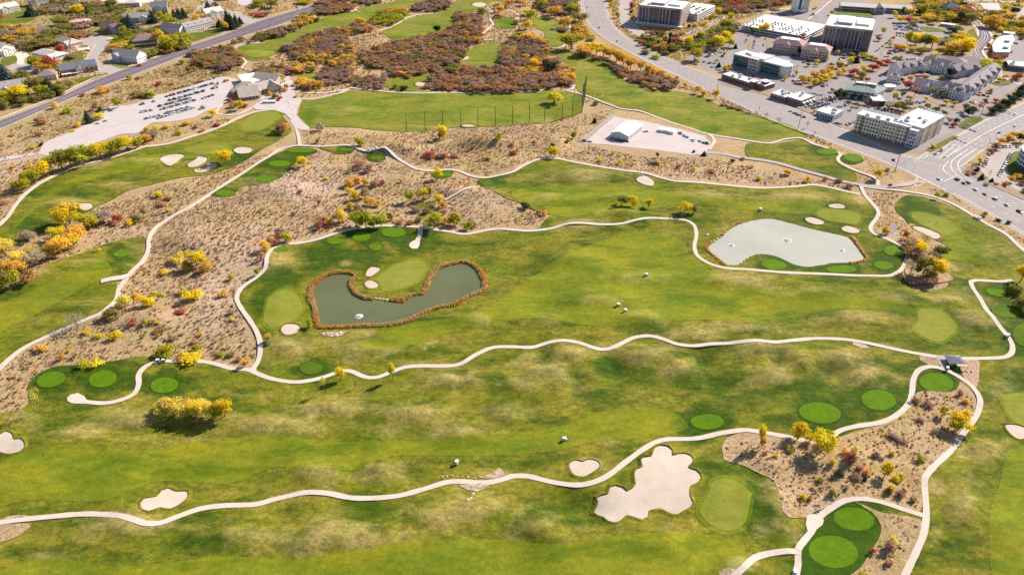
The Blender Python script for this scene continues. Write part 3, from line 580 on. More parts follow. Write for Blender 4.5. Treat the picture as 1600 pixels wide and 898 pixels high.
# ================================================================ BUNKERS
B1 = crop([(515,510),(540,450),(530,420),(560,405),(600,395),(615,350),(650,343),(690,355),(720,378),(750,362),(772,335),(765,270),(780,240),(815,225),(805,180),(825,165),(870,160),(890,110),(930,93),(970,98),(995,120),(1000,155),(1060,143),(1110,155),(1125,190),(1095,230),(1150,250),(1175,290),(1150,325),(1110,345),(1105,400),(1125,450),(1110,475),(1070,495),(1030,520),(980,510),(930,485),(880,488),(850,500),(845,535),(810,552),(760,535),(715,525),(680,555),(640,570),(600,560),(570,535),(535,525)], 800, 673)
BUNKERS = [B1, crop([(360,205),(400,185),(440,195),(480,180),(530,190),(545,220),(520,245),(480,270),(440,285),(390,275),(365,240)], 800, 673),
 crop([(880,450),(900,425),(980,410),(1010,375),(1050,360),(1100,380),(1170,380),(1170,410),(1130,450),(1060,485),(1000,475),(930,498),(885,480)], 0, 673),
 crop([(-60,60),(0,25),(40,5),(75,20),(90,55),(130,50),(155,85),(130,125),(60,143),(0,130),(-50,110)], 0, 673),
 crop([(160,250),(190,228),(225,226),(262,232),(275,260),(240,285),(190,292),(165,275)], 400, 450),
 crop([(690,800),(720,770),(775,775),(765,795),(720,825),(690,825)], 400, 225), crop([(680,870),(710,850),(750,865),(765,885),(740,900),(700,898)], 400, 225),
 crop([(375,385),(430,372),(475,385),(470,403),(400,400)], 1200, 225), crop([(232,468),(270,458),(340,480),(345,500),(300,503),(250,488)], 1200, 225),
 crop([(460,525),(500,512),(565,535),(560,555),(510,555),(465,540)], 1200, 225), crop([(905,515),(960,520),(1060,560),(1070,585),(1030,592),(970,560),(910,530)], 1200, 225),
 crop([(780,215),(830,200),(880,230),(880,260),(830,255),(785,235)], 800, 225),
 c5([(1000,95),(1040,75),(1110,65),(1150,75),(1120,100),(1070,135),(1030,125)]), c5([(1175,125),(1220,100),(1240,80),(1290,90),(1280,115),(1230,140),(1180,145)]),
 c5([(1215,160),(1270,150),(1300,125),(1345,125),(1345,150),(1280,175),(1225,178)]), c5([(1460,35),(1510,20),(1570,30),(1560,55),(1500,62),(1465,50)]),
 c5([(500,375),(570,375),(575,400),(530,415),(500,400)]), c5([(350,425),(380,418),(440,422),(440,445),(360,450)]),
 [(1571,665),(1585,664),(1600,668),(1610,680),(1592,686),(1577,676)], ell(657,132,8,3.6), ell(725,91,8,3.2), ell(749,8,11,3.5), ell(732,197,10,1.8), ell(867,46,4,2.5)]
for i, b in enumerate(BUNKERS):
    o, w_ = sheet('bunker', b, 'bunker_sand', .38, painted=False, step=1.6)
    # raised turf lip round the sand: taller on the far side
    n = len(w_); c = w_.mean(0); t = np.roll(w_, -1, 0) - np.roll(w_, 1, 0); t /= np.maximum(np.hypot(t[:, 0], t[:, 1]), 1e-6)[:, None]
    nr = np.stack([t[:, 1], -t[:, 0]], 1)
    area = .5 * np.sum(w_[:, 0] * np.roll(w_[:, 1], -1) - np.roll(w_[:, 0], -1) * w_[:, 1])
    if area < 0: nr = -nr
    far = np.clip(nr[:, 1] * .6 + .45, .12, 1) * (.45 if i else .7) * (.75 + .5 * vnoise(w_[:, 0], w_[:, 1], 7, 5))
    zz = H(w_[:, 0], w_[:, 1]); rows = []
    for off, hh in ((-.25, .3), (.05, .38 + 0), (.25, None), (.7, None), (2.2, .05)):
        q = w_ + nr * off; z = zz + (.42 + far * .85 if hh is None and off < .5 else .40 + far * .8 if hh is None else hh); rows.append(np.column_stack([q, z]))
    V = np.concatenate(rows); ii = np.arange(n); jj = (ii + 1) % n; F = []; mi = []
    for r_ in range(4):
        f = np.stack([r_ * n + ii, r_ * n + jj, (r_ + 1) * n + jj, (r_ + 1) * n + ii], 1); F.append(f); mi += [1 if r_ < 2 else 0] * n
    me = fast_mesh('grass_lip', V, np.concatenate(F), ['rough_turf', 'soil_lip'], mi); tint(me, V); mobj('grass_lip', me, o)
# ================================================================ ROADS
def edge_road(name, left, right, mat, dz=.02, lines=(), kerbs=True, walk=None, m=60):
    """a road between its two traced edges (pixels, listed in the same direction)"""
    def rs(e):
        q = smooth(polyG(e), False, 4); s = np.r_[0, np.cumsum(np.hypot(*np.diff(q, axis=0).T))]; u = np.linspace(0, s[-1], m)
        return np.stack([np.interp(u, s, q[:, 0]), np.interp(u, s, q[:, 1])], 1)
    A, B = rs(left), rs(right); LAID.append(np.concatenate([A, B[::-1]])); K = 7; V = []; 
    for j in range(K): q = A + (B - A) * j / (K - 1); V.append(np.column_stack([q, H(q[:, 0], q[:, 1]) + dz]))
    V = np.concatenate(V); i = np.arange(m - 1); F = np.concatenate([np.stack([j * m + i, j * m + i + 1, (j + 1) * m + i + 1, (j + 1) * m + i], 1) for j in range(K - 1)])
    me = fast_mesh(name, V, F, [mat]); o = mobj(name, me); o['kind'] = 'structure'
    W_ = np.hypot(*(B - A).T)
    for fr, wd, lm, dash in lines:
        q = A + (B - A) * fr; t = np.gradient(q, axis=0); t /= np.hypot(t[:, 0], t[:, 1])[:, None]; nr = np.stack([-t[:, 1], t[:, 0]], 1)
        if dash:
            s = np.r_[0, np.cumsum(np.hypot(*np.diff(q, axis=0).T))]; V = []; F = []
            d = 0
            while d + 3 < s[-1]:
                for dd in (d, d + 3.4):
                    c = np.array([np.interp(dd, s, q[:, 0]), np.interp(dd, s, q[:, 1])]); nn = np.array([np.interp(dd, s, nr[:, 0]), np.interp(dd, s, nr[:, 1])])
                    for sg in (-.5, .5): e = c + nn * wd * sg; V.append((e[0], e[1], float(H(e[0], e[1])) + dz + .012))
                b = len(V) - 4; F.append((b, b + 1, b + 3, b + 2)); d += 12
            me = fast_mesh('lane_marking', np.array(V), np.array(F), [lm])
        else:
            V = np.concatenate([np.column_stack([q + nr * wd * sg, H(q[:, 0], q[:, 1]) + dz + .012]) for sg in (-.5, .5)])
            me = fast_mesh('lane_marking', V, np.stack([i, i + 1, m + i + 1, m + i], 1), [lm])
        mobj('lane_marking', me, o)
    if kerbs:
        for e, sg in ((A, -1), (B, 1)):
            nrm = (A - B) / W_[:, None] * (1 if sg < 0 else -1)
            if walk: ribbon('pavement', None, walk, 'kerb_concrete', .13, world=e + nrm * walk * .5, sm_=False)
            else: ribbon('kerb', None, .7, 'kerb_concrete', .13, world=e + nrm * .35, sm_=False)
    return o
HW_L = [(906,-30),(908,0),(910,15),(918,35),(935,54),(960,69),(995,88),(1046,113),(1123,150),(1200,185),(1275,213),(1310,226),(1405,263),(1478,298),(1540,332),(1601,368),(1680,412)]
HW_R = [(958,-30),(950,0),(948,15),(955,33),(975,56),(1013,78),(1051,95),(1126,123),(1201,151),(1293,190),(1355,218),(1400,238),(1445,254),(1508,268),(1552,288),(1600,312),(1690,352)]
edge_road('highway', HW_L, HW_R, 'highway_asphalt', .03, [(.07,.35,'white_paint',0),(.93,.35,'white_paint',0),(.30,.3,'white_paint',1),(.46,.3,'yellow_paint',0),(.56,.3,'yellow_paint',0),(.74,.3,'white_paint',1)], m=140)
edge_road('side_road', [(1430,252),(1447,240),(1475,225),(1505,207),(1535,190),(1600,160),(1700,115)], [(1495,262),(1507,256),(1541,230),(1570,214),(1600,200),(1700,155)], 'highway_asphalt', .05, [(.5,.5,'white_paint',0),(.2,.3,'white_paint',1),(.35,.3,'white_paint',1),(.68,.3,'white_paint',1),(.84,.3,'white_paint',1),(.04,.3,'white_paint',0)], m=70)
edge_road('west_road', [(-80,216),(0,188),(81,157),(147,126),(200,106),(287,75),(350,54),(394,37),(415,30),(500,5),(545,-12)], [(-80,232),(0,202),(80,167),(147,140),(200,121),(225,111),(305,81),(350,66),(425,43),(500,16),(570,-10)], 'dark_asphalt', .03, [(.12,.3,'white_paint',0),(.88,.3,'white_paint',0),(.42,.3,'white_paint',0),(.6,.3,'white_paint',0)], m=90)
edge_road('north_drive', [(950,-20),(968,0),(967,15),(968,30),(975,42),(990,52),(1005,60)], [(985,-20),(985,0),(982,15),(984,28),(992,40),(1005,50),(1020,57)], 'street_asphalt', .04, [], m=40)
edge_road('curving_road', [(1508,30),(1520,37),(1529,48),(1528,58),(1518,70),(1514,78),(1521,90),(1535,97)], [(1526,32),(1536,42),(1546,52),(1549,62),(1540,72),(1534,80),(1540,90),(1556,102)], 'dark_asphalt', .09, [(.5,.4,'white_paint',0),(.3,.3,'white_paint',0),(.7,.3,'white_paint',0)], m=50, walk=2.5)
edge_road('curving_road', [(1535,97),(1552,107),(1566,120),(1590,132),(1640,150)], [(1556,102),(1566,107),(1580,116),(1600,124),(1650,135)], 'street_asphalt', .08, [], m=30)
ribbon('service_road', [(1100,238),(1125,240),(1150,245),(1200,252),(1250,265),(1300,279),(1340,288),(1375,292),(1413,289),(1432,284),(1446,286)], 5.0, 'street_asphalt', .30)
ribbon('office_drive', [(1000,56),(1020,60),(1045,61),(1062,58),(1085,47),(1110,37),(1135,26),(1160,21),(1190,20),(1225,14),(1262,13)], 7.5, 'street_asphalt', .05)
ribbon('kerb', [(1020,64),(1050,65),(1066,61),(1090,50),(1140,29),(1165,23)], .8, 'kerb_concrete', .16)
ribbon('office_drive', [(1225,28),(1250,27),(1270,18),(1290,4),(1310,-12)], 10, 'lot_asphalt', .05)
ribbon('kerb', [(1262,31),(1284,14),(1305,-5)], 1.6, 'kerb_concrete', .2)
# intersection markings: stop bars and turn arcs
def mark(pts, wd=.45, dz=.10, mat='white_paint', closed=False): return ribbon('road_marking', pts, wd, mat, dz, thick=.02)
sheet('highway', [(1370,238),(1400,236),(1440,243),(1450,238),(1480,230),(1512,254),(1505,262),(1512,270),(1552,288),(1520,310),(1478,297),(1430,275),(1400,262)], 'highway_asphalt', .065, painted=False, sm_=False)
for p in ([(1448,241),(1476,250)], [(1472,231),(1495,237)], [(1490,218),(1516,224)], [(1474,284),(1495,274)], [(1487,221),(1462,243)], [(1494,225),(1468,246)], [(1501,228),(1476,249)], [(1513,233),(1489,250),(1486,262),(1494,272),(1505,280)], [(1525,233),(1500,250),(1497,262),(1507,275),(1520,284)], [(1482,252),(1474,262),(1478,270),(1490,276)], [(1408,243),(1440,247),(1450,243)], [(1400,259),(1478,297)], [(1446,285),(1430,291),(1433,276),(1425,272)]):
    mark(p)
# streets of the houses
sheet('cul_de_sac', ell(148,65,25,9.5), 'street_asphalt', .05, painted=False)
edge_road('street', [(150,70),(142,80),(135,92),(131,100),(140,108),(168,118)], [(172,68),(160,78),(155,88),(153,96),(165,102),(200,106)], 'street_asphalt', .06, m=30)
sheet('cul_de_sac', ell(35,106,22,7), 'street_asphalt', .05, painted=False)
sheet('driveway', [(24,84),(38,80),(45,86),(48,92),(50,100),(28,101),(27,92)], 'kerb_concrete', .09, painted=False)
sheet('driveway', [(166,60),(180,55),(190,60),(182,63)], 'kerb_concrete', .09, painted=False, sm_=False)
sheet('driveway', [(120,75),(140,74),(142,78),(122,79)], 'kerb_concrete', .09, painted=False, sm_=False)
sheet('driveway', [(170,84),(176,86),(175,98),(168,98)], 'street_asphalt', .09, painted=False, sm_=False)
edge_road('street', [(378,20),(384,26),(398,30),(412,30)], [(340,14),(362,26),(375,36),(394,37)], 'street_asphalt', .05, m=20)
edge_road('street', [(327,-8),(322,4),(305,14)], [(345,-8),(335,6),(318,16)], 'street_asphalt', .05, m=20)
edge_road('street', [(130,-5),(170,4),(240,5)], [(140,-12),(175,-3),(240,-3)], 'kerb_concrete', .05, kerbs=False, m=20)
edge_road('street', [(500,-2),(520,6)], [(490,4),(505,9)], 'street_asphalt', .04, kerbs=False, m=10)
sheet('street', [(372,1),(388,0),(396,4),(388,9),(374,8)], 'pale_lot', .09, painted=False)
for p in ([(0,20),(20,15),(40,12),(57,27),(40,36),(0,38)], [(288,53),(320,50),(348,42),(349,50),(320,60),(296,66)], [(85,95),(105,93),(125,80),(130,84),(126,97),(88,101)], [(3,92),(22,88),(27,92),(24,99),(4,103)], [(118,70),(136,71),(136,74),(120,75)], [(175,98),(200,101),(210,105),(190,107),(176,103)], [(118,123),(150,118),(165,114),(168,117),(125,130),(118,128)]):
    sheet('lawn', p, 'lawn', .11, painted=True)
ribbon('pavement', [(0,185),(81,153),(147,122),(168,118)], 1.8, 'kerb_concrete', .16); ribbon('pavement', [(200,104),(250,86),(287,72)], 1.8, 'kerb_concrete', .16)
# ================================================================ CAR PARKS AND YARDS
sheet('car_park', [(62,240),(72,222),(100,211),(135,195),(160,180),(170,168),(210,163),(240,150),(262,146),(290,138),(320,128),(345,121),(362,122),(372,127),(362,138),(357,150),(352,162),(330,172),(318,176),(302,184),(270,190),(240,192),(228,198),(215,208),(190,210),(160,220),(110,236),(80,243)], 'pale_lot', .2, painted=False)
ribbon('access_road', [(-40,256),(0,250),(40,243),(75,237)], 7, 'pale_lot', .22)
sheet('plaza', [(395,168),(402,160),(410,150),(430,152),(440,150),(436,142),(440,120),(452,120),(458,140),(462,150),(472,157),(466,168),(463,180),(472,190),(484,200),(482,204),(470,204),(462,200),(455,188),(445,178),(430,173),(400,172)], 'gravel_lot', .40, painted=False, sm_=False)
sheet('maintenance_yard', [(912,224),(930,208),(945,195),(961,182),(985,187),(1000,188),(1040,197),(1063,202),(1100,213),(1110,222),(1109,232),(1098,241),(1080,242),(1030,235),(990,231),(950,226)], 'gravel_lot', .10, painted=False, sm_=False)
sheet('commercial_car_park', [(1072,90),(1085,84),(1110,76),(1130,74),(1145,60),(1150,46),(1170,40),(1190,30),(1215,26),(1260,28),(1290,12),(1305,0),(1345,0),(1420,24),(1445,38),(1470,42),(1490,50),(1515,75),(1520,90),(1556,106),(1572,122),(1600,134),(1596,150),(1560,172),(1545,182),(1530,186),(1500,206),(1476,222),(1452,232),(1440,238),(1400,232),(1360,216),(1300,190),(1200,149),(1130,119),(1090,104)], 'lot_asphalt', .012, painted=False, sm_=False)
sheet('car_park', [(1180,24),(1235,18),(1262,22),(1270,28),(1240,34),(1200,30)], 'lot_asphalt', .06, painted=False, sm_=False)
sheet('car_park', [(1560,60),(1580,56),(1640,60),(1660,105),(1600,104),(1575,90),(1556,85)], 'lot_asphalt', .05, painted=False, sm_=False)
sheet('car_park', [(1528,262),(1534,250),(1545,238),(1562,228),(1600,228),(1640,232),(1640,310),(1600,302),(1575,290),(1550,285)], 'street_asphalt', .05, painted=False, sm_=False)
sheet('lawn', [(1580,240),(1600,236),(1640,240),(1640,290),(1600,285),(1575,268)], 'lawn', .12)
sheet('sports_court', [(1528,5),(1560,5),(1565,16),(1540,16)], 'pale_lot', .09, painted=False, sm_=False); sheet('sports_court', [(1590,15),(1640,0),(1640,25),(1588,28)], 'street_asphalt', .09, painted=False, sm_=False)
ribbon('street', [(1495,-5),(1510,4),(1520,14),(1530,22)], 6, 'kerb_concrete', .06); ribbon('street', [(1500,2),(1550,2),(1600,4)], 5, 'kerb_concrete', .07)
LAWNS = [[(1497,196),(1519,182),(1533,184),(1536,188),(1507,202)],[(1447,236),(1490,212),(1498,214),(1455,238)],[(1311,18),(1360,20),(1360,28),(1316,27)],[(1440,42),(1470,46),(1476,50),(1450,50),(1441,48)],[(1525,52),(1528,60),(1520,66),(1512,50),(1520,46)],[(1548,130),(1580,126),(1578,132),(1560,134)]]
for i, p in enumerate(LAWNS): sheet('lawn', p, 'lawn', .36 + .01 * i)
ISL = [[(1126,132),(1135,125),(1170,140),(1196,140),(1205,146),(1250,165),(1280,180),(1320,196),(1335,204),(1310,198),(1250,172),(1200,152),(1150,138)],[(1248,128),(1298,106),(1322,110),(1320,118),(1272,136),(1252,135)],[(1305,108),(1340,94),(1368,92),(1345,102),(1312,112)],[(1325,118),(1372,96),(1392,92),(1392,100),(1345,124)],[(1448,153),(1452,151),(1508,168),(1514,172),(1508,176),(1455,160)],[(1388,168),(1420,166),(1440,175),(1455,180),(1440,186),(1405,180)],[(1545,183),(1535,176),(1560,155),(1600,130),(1620,138),(1600,152),(1575,168)],[(1395,78),(1470,58),(1480,74),(1470,92),(1400,82)],[(1470,58),(1520,60),(1516,88),(1470,90)],[(1165,50),(1168,50),(1176,78),(1170,79)],[(1195,52),(1199,52),(1205,78),(1200,80)],[(1375,84),(1383,68),(1386,68),(1378,86)],[(1510,268),(1520,256),(1545,232),(1550,235),(1532,262),(1548,282),(1600,305),(1598,312),(1545,288)],[(1556,84),(1562,92),(1570,118),(1600,128),(1600,108),(1575,102)],[(1340,86),(1370,94),(1366,98),(1335,92)]]
for i, p in enumerate(ISL): sheet('planting_bed', p, 'bark_mulch', .13 + .012 * i)
sheet('dry_verge', [(1060,86),(1075,84),(1100,78),(1120,80),(1132,72),(1150,60),(1146,45),(1130,35),(1120,45),(1080,60),(1050,68),(1020,66),(1000,62),(1000,72),(1040,88)], 'dry_grassland', .02, native=True)
# ================================================================ VEGETATION TEMPLATES (unit size: 1 wide, 1 high)
ICO = None
def ico():
    global ICO
    if ICO is None:
        t = (1 + 5 ** .5) / 2
        v = np.array([(-1,t,0),(1,t,0),(-1,-t,0),(1,-t,0),(0,-1,t),(0,1,t),(0,-1,-t),(0,1,-t),(t,0,-1),(t,0,1),(-t,0,-1),(-t,0,1)], float); v /= np.linalg.norm(v[0])
        f = np.array([(0,11,5),(0,5,1),(0,1,7),(0,7,10),(0,10,11),(1,5,9),(5,11,4),(11,10,2),(10,7,6),(7,1,8),(3,9,4),(3,4,2),(3,2,6),(3,6,8),(3,8,9),(4,9,5),(2,4,11),(6,2,10),(8,6,7),(9,8,1)])
        ICO = (v, f)
    return ICO
def crown_mesh(name, seed, lumps=9, leaves=420, leaf=.10, zlo=.18, squash=1.0, mat='foliage', core=True, spread=.32, lr=(.17, .27)):
    r = np.random.default_rng(seed); V = []; F = []; C = []; iv, if_ = ico(); cs = []
    for i in range(lumps):
        a = r.random() * math.tau; rad = spread * math.sqrt(r.random()); z = zlo + (1 - zlo) * (.22 + .56 * r.random())
        k = math.sqrt(max(0, 1 - ((z - .55) / .62) ** 2)); c = np.array([rad * k * math.cos(a), rad * k * math.sin(a), z]); q = lr[0] + (lr[1] - lr[0]) * r.random()
        cs.append((c, q))
        if core:
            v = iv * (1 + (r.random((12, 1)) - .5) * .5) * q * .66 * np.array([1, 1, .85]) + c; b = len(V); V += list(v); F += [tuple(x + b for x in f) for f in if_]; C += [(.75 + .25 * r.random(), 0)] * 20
    for i in range(leaves):
        c, q = cs[r.integers(len(cs))]; d = r.normal(size=3); d /= np.linalg.norm(d)
        if d[2] < -.3: d[2] *= -.6
        p = c + d * q * np.array([1, 1, .9]) * (.85 + .45 * r.random()); n = d + r.normal(size=3) * .55; n /= np.linalg.norm(n)
        t = np.cross(n, r.normal(size=3)); t /= np.linalg.norm(t); s = np.cross(n, t); L = leaf * (.5 + .9 * r.random()); b = len(V)
        V += [p - t * L * .6, p + s * L * .45, p + t * L * .6, p - s * L * .45]; F.append((b, b + 1, b + 2)); F.append((b, b + 2, b + 3))
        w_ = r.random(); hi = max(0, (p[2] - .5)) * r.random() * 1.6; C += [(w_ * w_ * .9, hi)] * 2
    V = np.array(V); V[:, 2] = np.clip(V[:, 2], 0.02, 1.08) * squash
    me = fast_mesh(name, V, np.array(F), [mat]); C = np.array(C); vcolor_face(me, 'v', np.column_stack([C, np.zeros(len(C))])); return me
def vcolor_face(me, name, arr):
    k = len(me.loops) // len(me.polygons); a = np.repeat(arr, k, 0); vcolor(me, name, a, 'CORNER')
def conifer_mesh(name, seed, leaves=420):
    r = np.random.default_rng(seed); V = []; F = []; C = []
    n = 9                                                    # dark inner cone
    for z, q in ((.06, .30), (.55, .17), (1.0, .0)):
        for a in range(n): V.append((q * math.cos(a * math.tau / n), q * math.sin(a * math.tau / n), z))
    for l_ in range(2):
        for a in range(n):
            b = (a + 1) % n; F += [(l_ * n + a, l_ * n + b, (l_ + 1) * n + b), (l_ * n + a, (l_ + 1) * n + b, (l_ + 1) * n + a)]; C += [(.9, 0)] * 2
    for i in range(leaves):
        z = .05 + .93 * (1 - math.sqrt(r.random())); tier = abs(math.sin(z * 22)) * .05; q = (.5 * (1 - z) ** .85 + .02) * (.75 + .4 * r.random()) + tier * (1 - z); a = r.random() * math.tau
        p = np.array([q * math.cos(a), q * math.sin(a), z]); o = np.array([math.cos(a), math.sin(a), -.35]); s = np.array([-math.sin(a), math.cos(a), 0]) ; L = .09 * (.6 + .8 * r.random()) * (1.1 - z * .5); b = len(V)
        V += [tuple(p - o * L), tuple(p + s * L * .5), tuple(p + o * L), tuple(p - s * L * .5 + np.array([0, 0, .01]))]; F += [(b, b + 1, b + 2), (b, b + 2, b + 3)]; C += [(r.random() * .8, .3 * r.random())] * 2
    me = fast_mesh(name, np.array(V), np.array(F), ['needles']); C = np.array(C); vcolor_face(me, 'v', np.column_stack([C, np.zeros(len(C))])); return me
def trunk_mesh(name, seed, top=.75, limbs=4, thick=.035):
    r = random.Random(seed); m = MB(); m.tube((0, 0, -.04), (.01, 0, top * .55), thick, thick * .65, 'bark', 6); m.tube((.01, 0, top * .55), (.02, .01, top), thick * .65, thick * .25, 'bark', 5)
    for i in range(limbs):
        a = i * math.tau / limbs + r.random(); z = top * (.35 + .35 * r.random()); L = .22 + .12 * r.random()
        m.tube((0, 0, z), (L * math.cos(a), L * math.sin(a), z + .22 + .1 * r.random()), thick * .45, thick * .12, 'bark', 4)
    return m.mesh(name)
def bare_mesh(name, seed):
    r = random.Random(seed); m = MB(); m.tube((0, 0, -.03), (0, 0, .95), .03, .008, 'bark', 5)
    for i in range(22):
        a = r.random() * math.tau; z = .25 + .6 * r.random(); L = .38 * (1.1 - z) + .1; m.tube((0, 0, z), (L * math.cos(a), L * math.sin(a), z + .12 + .12 * r.random()), .012, .003, 'bark', 3)
    return m.mesh(name)
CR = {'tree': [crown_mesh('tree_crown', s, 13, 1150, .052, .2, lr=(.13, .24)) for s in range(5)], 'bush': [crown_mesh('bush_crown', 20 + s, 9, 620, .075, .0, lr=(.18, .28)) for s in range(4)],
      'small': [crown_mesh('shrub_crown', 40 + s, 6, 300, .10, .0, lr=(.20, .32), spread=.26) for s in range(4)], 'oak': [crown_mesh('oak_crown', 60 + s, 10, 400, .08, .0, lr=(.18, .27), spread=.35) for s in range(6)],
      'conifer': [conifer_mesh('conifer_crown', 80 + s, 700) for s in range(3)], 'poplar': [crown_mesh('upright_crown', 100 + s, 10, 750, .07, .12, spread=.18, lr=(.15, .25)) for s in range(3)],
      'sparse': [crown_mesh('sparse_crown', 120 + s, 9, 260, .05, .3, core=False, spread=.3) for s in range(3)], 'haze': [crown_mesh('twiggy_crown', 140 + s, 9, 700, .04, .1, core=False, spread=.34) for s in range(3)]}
TR = [trunk_mesh('trunk', s) for s in range(3)]; BARE = [bare_mesh('branches', s) for s in range(2)]
PAL = {'Y': ((.86, .67, .03), 'bright yellow'), 'L': ((.84, .68, .13), 'pale yellow'), 'G': ((.50, .48, .03), 'yellow green'), 'O': ((.84, .53, .09), 'orange'), 'R': ((.56, .15, .09), 'red'),
       'S': ((.64, .34, .20), 'salmon red'), 'B': ((.52, .29, .13), 'rust brown'), 'P': ((.45, .285, .21), 'purplish brown'), 'D': ((.045, .07, .035), 'dark green'), 'C': ((.05, .09, .10), 'blue green'),
       'E': ((.30, .28, .06), 'olive green'), 'T': ((.52, .41, .25), 'tan'), 'W': ((.44, .39, .28), 'grey tan')}
def jit(c, a=.12):
    k = 1 + (random.random() - .5) * 2 * a; return (min(1, c[0] * k * (1 + (random.random() - .5) * a)), min(1, c[1] * k * (1 + (random.random() - .5) * a)), c[2] * k, 1)
ORD = ['', 'first', 'second', 'third', 'fourth', 'fifth', 'sixth', 'seventh', 'eighth', 'ninth', 'tenth', 'eleventh', 'twelfth', 'thirteenth', 'fourteenth', 'fifteenth', 'sixteenth', 'seventeenth', 'eighteenth', 'nineteenth', 'twentieth']
def ordn(i, n, lo='leftmost', hi='rightmost'):
    if n == 1: return ''
    if i == 0: return lo
    if i == n - 1: return hi
    if i < 20: return ORD[i + 1] + ' from the left'
    return ('twenty ' + ORD[i - 19] if i < 39 else 'thirty ' + ORD[i - 29]) + ' from the left'
NAMEK = {'tree': 'autumn_tree', 'bush': 'bush', 'small': 'shrub', 'conifer': 'conifer', 'poplar': 'upright_tree', 'sparse': 'young_tree', 'haze': 'twiggy_bush', 'oak': 'scrub_oak'}
WORDK = {'tree': 'tree', 'bush': 'bush', 'small': 'shrub', 'conifer': 'conifer', 'poplar': 'narrow tree', 'sparse': 'thin young tree', 'haze': 'twiggy bush', 'oak': 'scrub oak'}
CATK = {'tree': 'tree', 'bush': 'bush', 'small': 'shrub', 'conifer': 'conifer', 'poplar': 'tree', 'sparse': 'tree', 'haze': 'bush', 'oak': 'tree'}
STREET = ('street trees of the commercial lots', 'double row of island trees', 'trees on the mid lot islands', 'planting around the southern hotels', 'orange row below the highway bend')
def plant(px, py, wpx, hpx, colr, kind, label, group=None, base_bias=0.0):
    """px,py = foot of the plant in the photograph; wpx,hpx = its size there"""
    g = G(px, py); wm = wpx / hs(py); hm = hpx / vs(py) / 1.0
    depth_px = wm * 0.5 * hs(py) * .45; hm = max(.9, (hpx - depth_px * .5) / vs(py))
    nm_ = NAMEK[kind]
    if kind == 'tree': nm_ = 'street_tree' if group in STREET else 'green_tree' if colr in 'EDC' else 'autumn_tree'
    o = empty(nm_, g + Vector((0, 0, -.1)), random.random() * math.tau)
    tag(o, label, CATK[kind], group)
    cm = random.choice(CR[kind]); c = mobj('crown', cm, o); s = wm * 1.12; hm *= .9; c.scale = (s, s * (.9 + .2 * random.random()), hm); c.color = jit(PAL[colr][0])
    if kind in ('sparse', 'haze'): t = mobj('branches', random.choice(BARE), o); t.scale = (s * .8, s * .8, hm * .95)
    else:
        t = mobj('trunk', random.choice(TR), o); t.scale = (s if kind != 'small' else s * .6, s if kind != 'small' else s * .6, hm * (.95 if kind == 'conifer' else 1))
    return o
def cluster(where, items, group=None, dflt='tree'):
    """items: (px, foot_py, width_px, height_px, colour[, kind]); labels name size, colour, kind and place"""
    items = sorted(items, key=lambda q: q[0]); fam = {}
    for q in items:
        kind = q[5] if len(q) > 5 else dflt; fam.setdefault((q[4], kind), []).append(q)
    for (colr, kind), L_ in fam.items():
        for i, q in enumerate(L_):
            big = '' 
            o = ordn(i, len(L_)); lab = f"{PAL[colr][1]} {WORDK[kind]} {where}" + (f", {o} of {len(L_)}" if o and 'from' not in o else (f", {o}" if o else ''))
            plant(q[0], q[1], q[2], q[3], colr, kind, lab, group)
cluster('along the northwest fairway path', [(36,297,29,25,'G'),(50,288,31,29,'G'),(66,279,34,31,'Y'),(82,270,31,29,'G'),(98,264,34,34,'G'),(112,262,34,36,'E'),(128,258,34,36,'G'),(143,252,29,31,'G'),(158,248,31,31,'Y'),(172,243,29,27,'G'),(188,241,27,31,'G'),(200,234,25,25,'Y'),(215,231,22,20,'G'),(228,222,22,16,'O'),(240,216,25,16,'T')], 'trees along the northwest path')
cluster('below the northwest fairway', [(92,372,26,24,'Y'),(110,350,42,38,'Y'),(138,356,34,28,'G'),(119,378,36,30,'O'),(94,396,40,32,'O'),(108,386,34,26,'Y'),(163,348,30,22,'W'),(45,376,26,18,'W'),(10,400,34,32,'L'),(33,412,30,26,'L'),(58,413,34,26,'T'),(26,428,34,28,'O'),(6,425,30,26,'L'),(18,448,40,28,'G'),(2,452,34,32,'E'),(46,440,28,20,'B'),(78,402,26,20,'O'),(50,398,24,18,'L')], 'trees below the northwest fairway')
cluster('between the western fairways', [(185,346,16,18,'R','small'),(178,352,14,8,'S','small'),(210,347,22,12,'E','bush'),(225,338,10,18,'E','poplar'),(201,352,12,12,'Y','small'),(138,358,12,10,'R','small'),(152,392,12,6,'Y','small'),(256,320,18,8,'S','small'),(262,314,14,8,'E','small'),(246,308,14,10,'Y','small'),(263,330,9,7,'O','small'),(172,350,10,8,'B','small')], 'shrubs between the western fairways')
cluster('by the three west bunkers', [(352,256,28,27,'Y')])
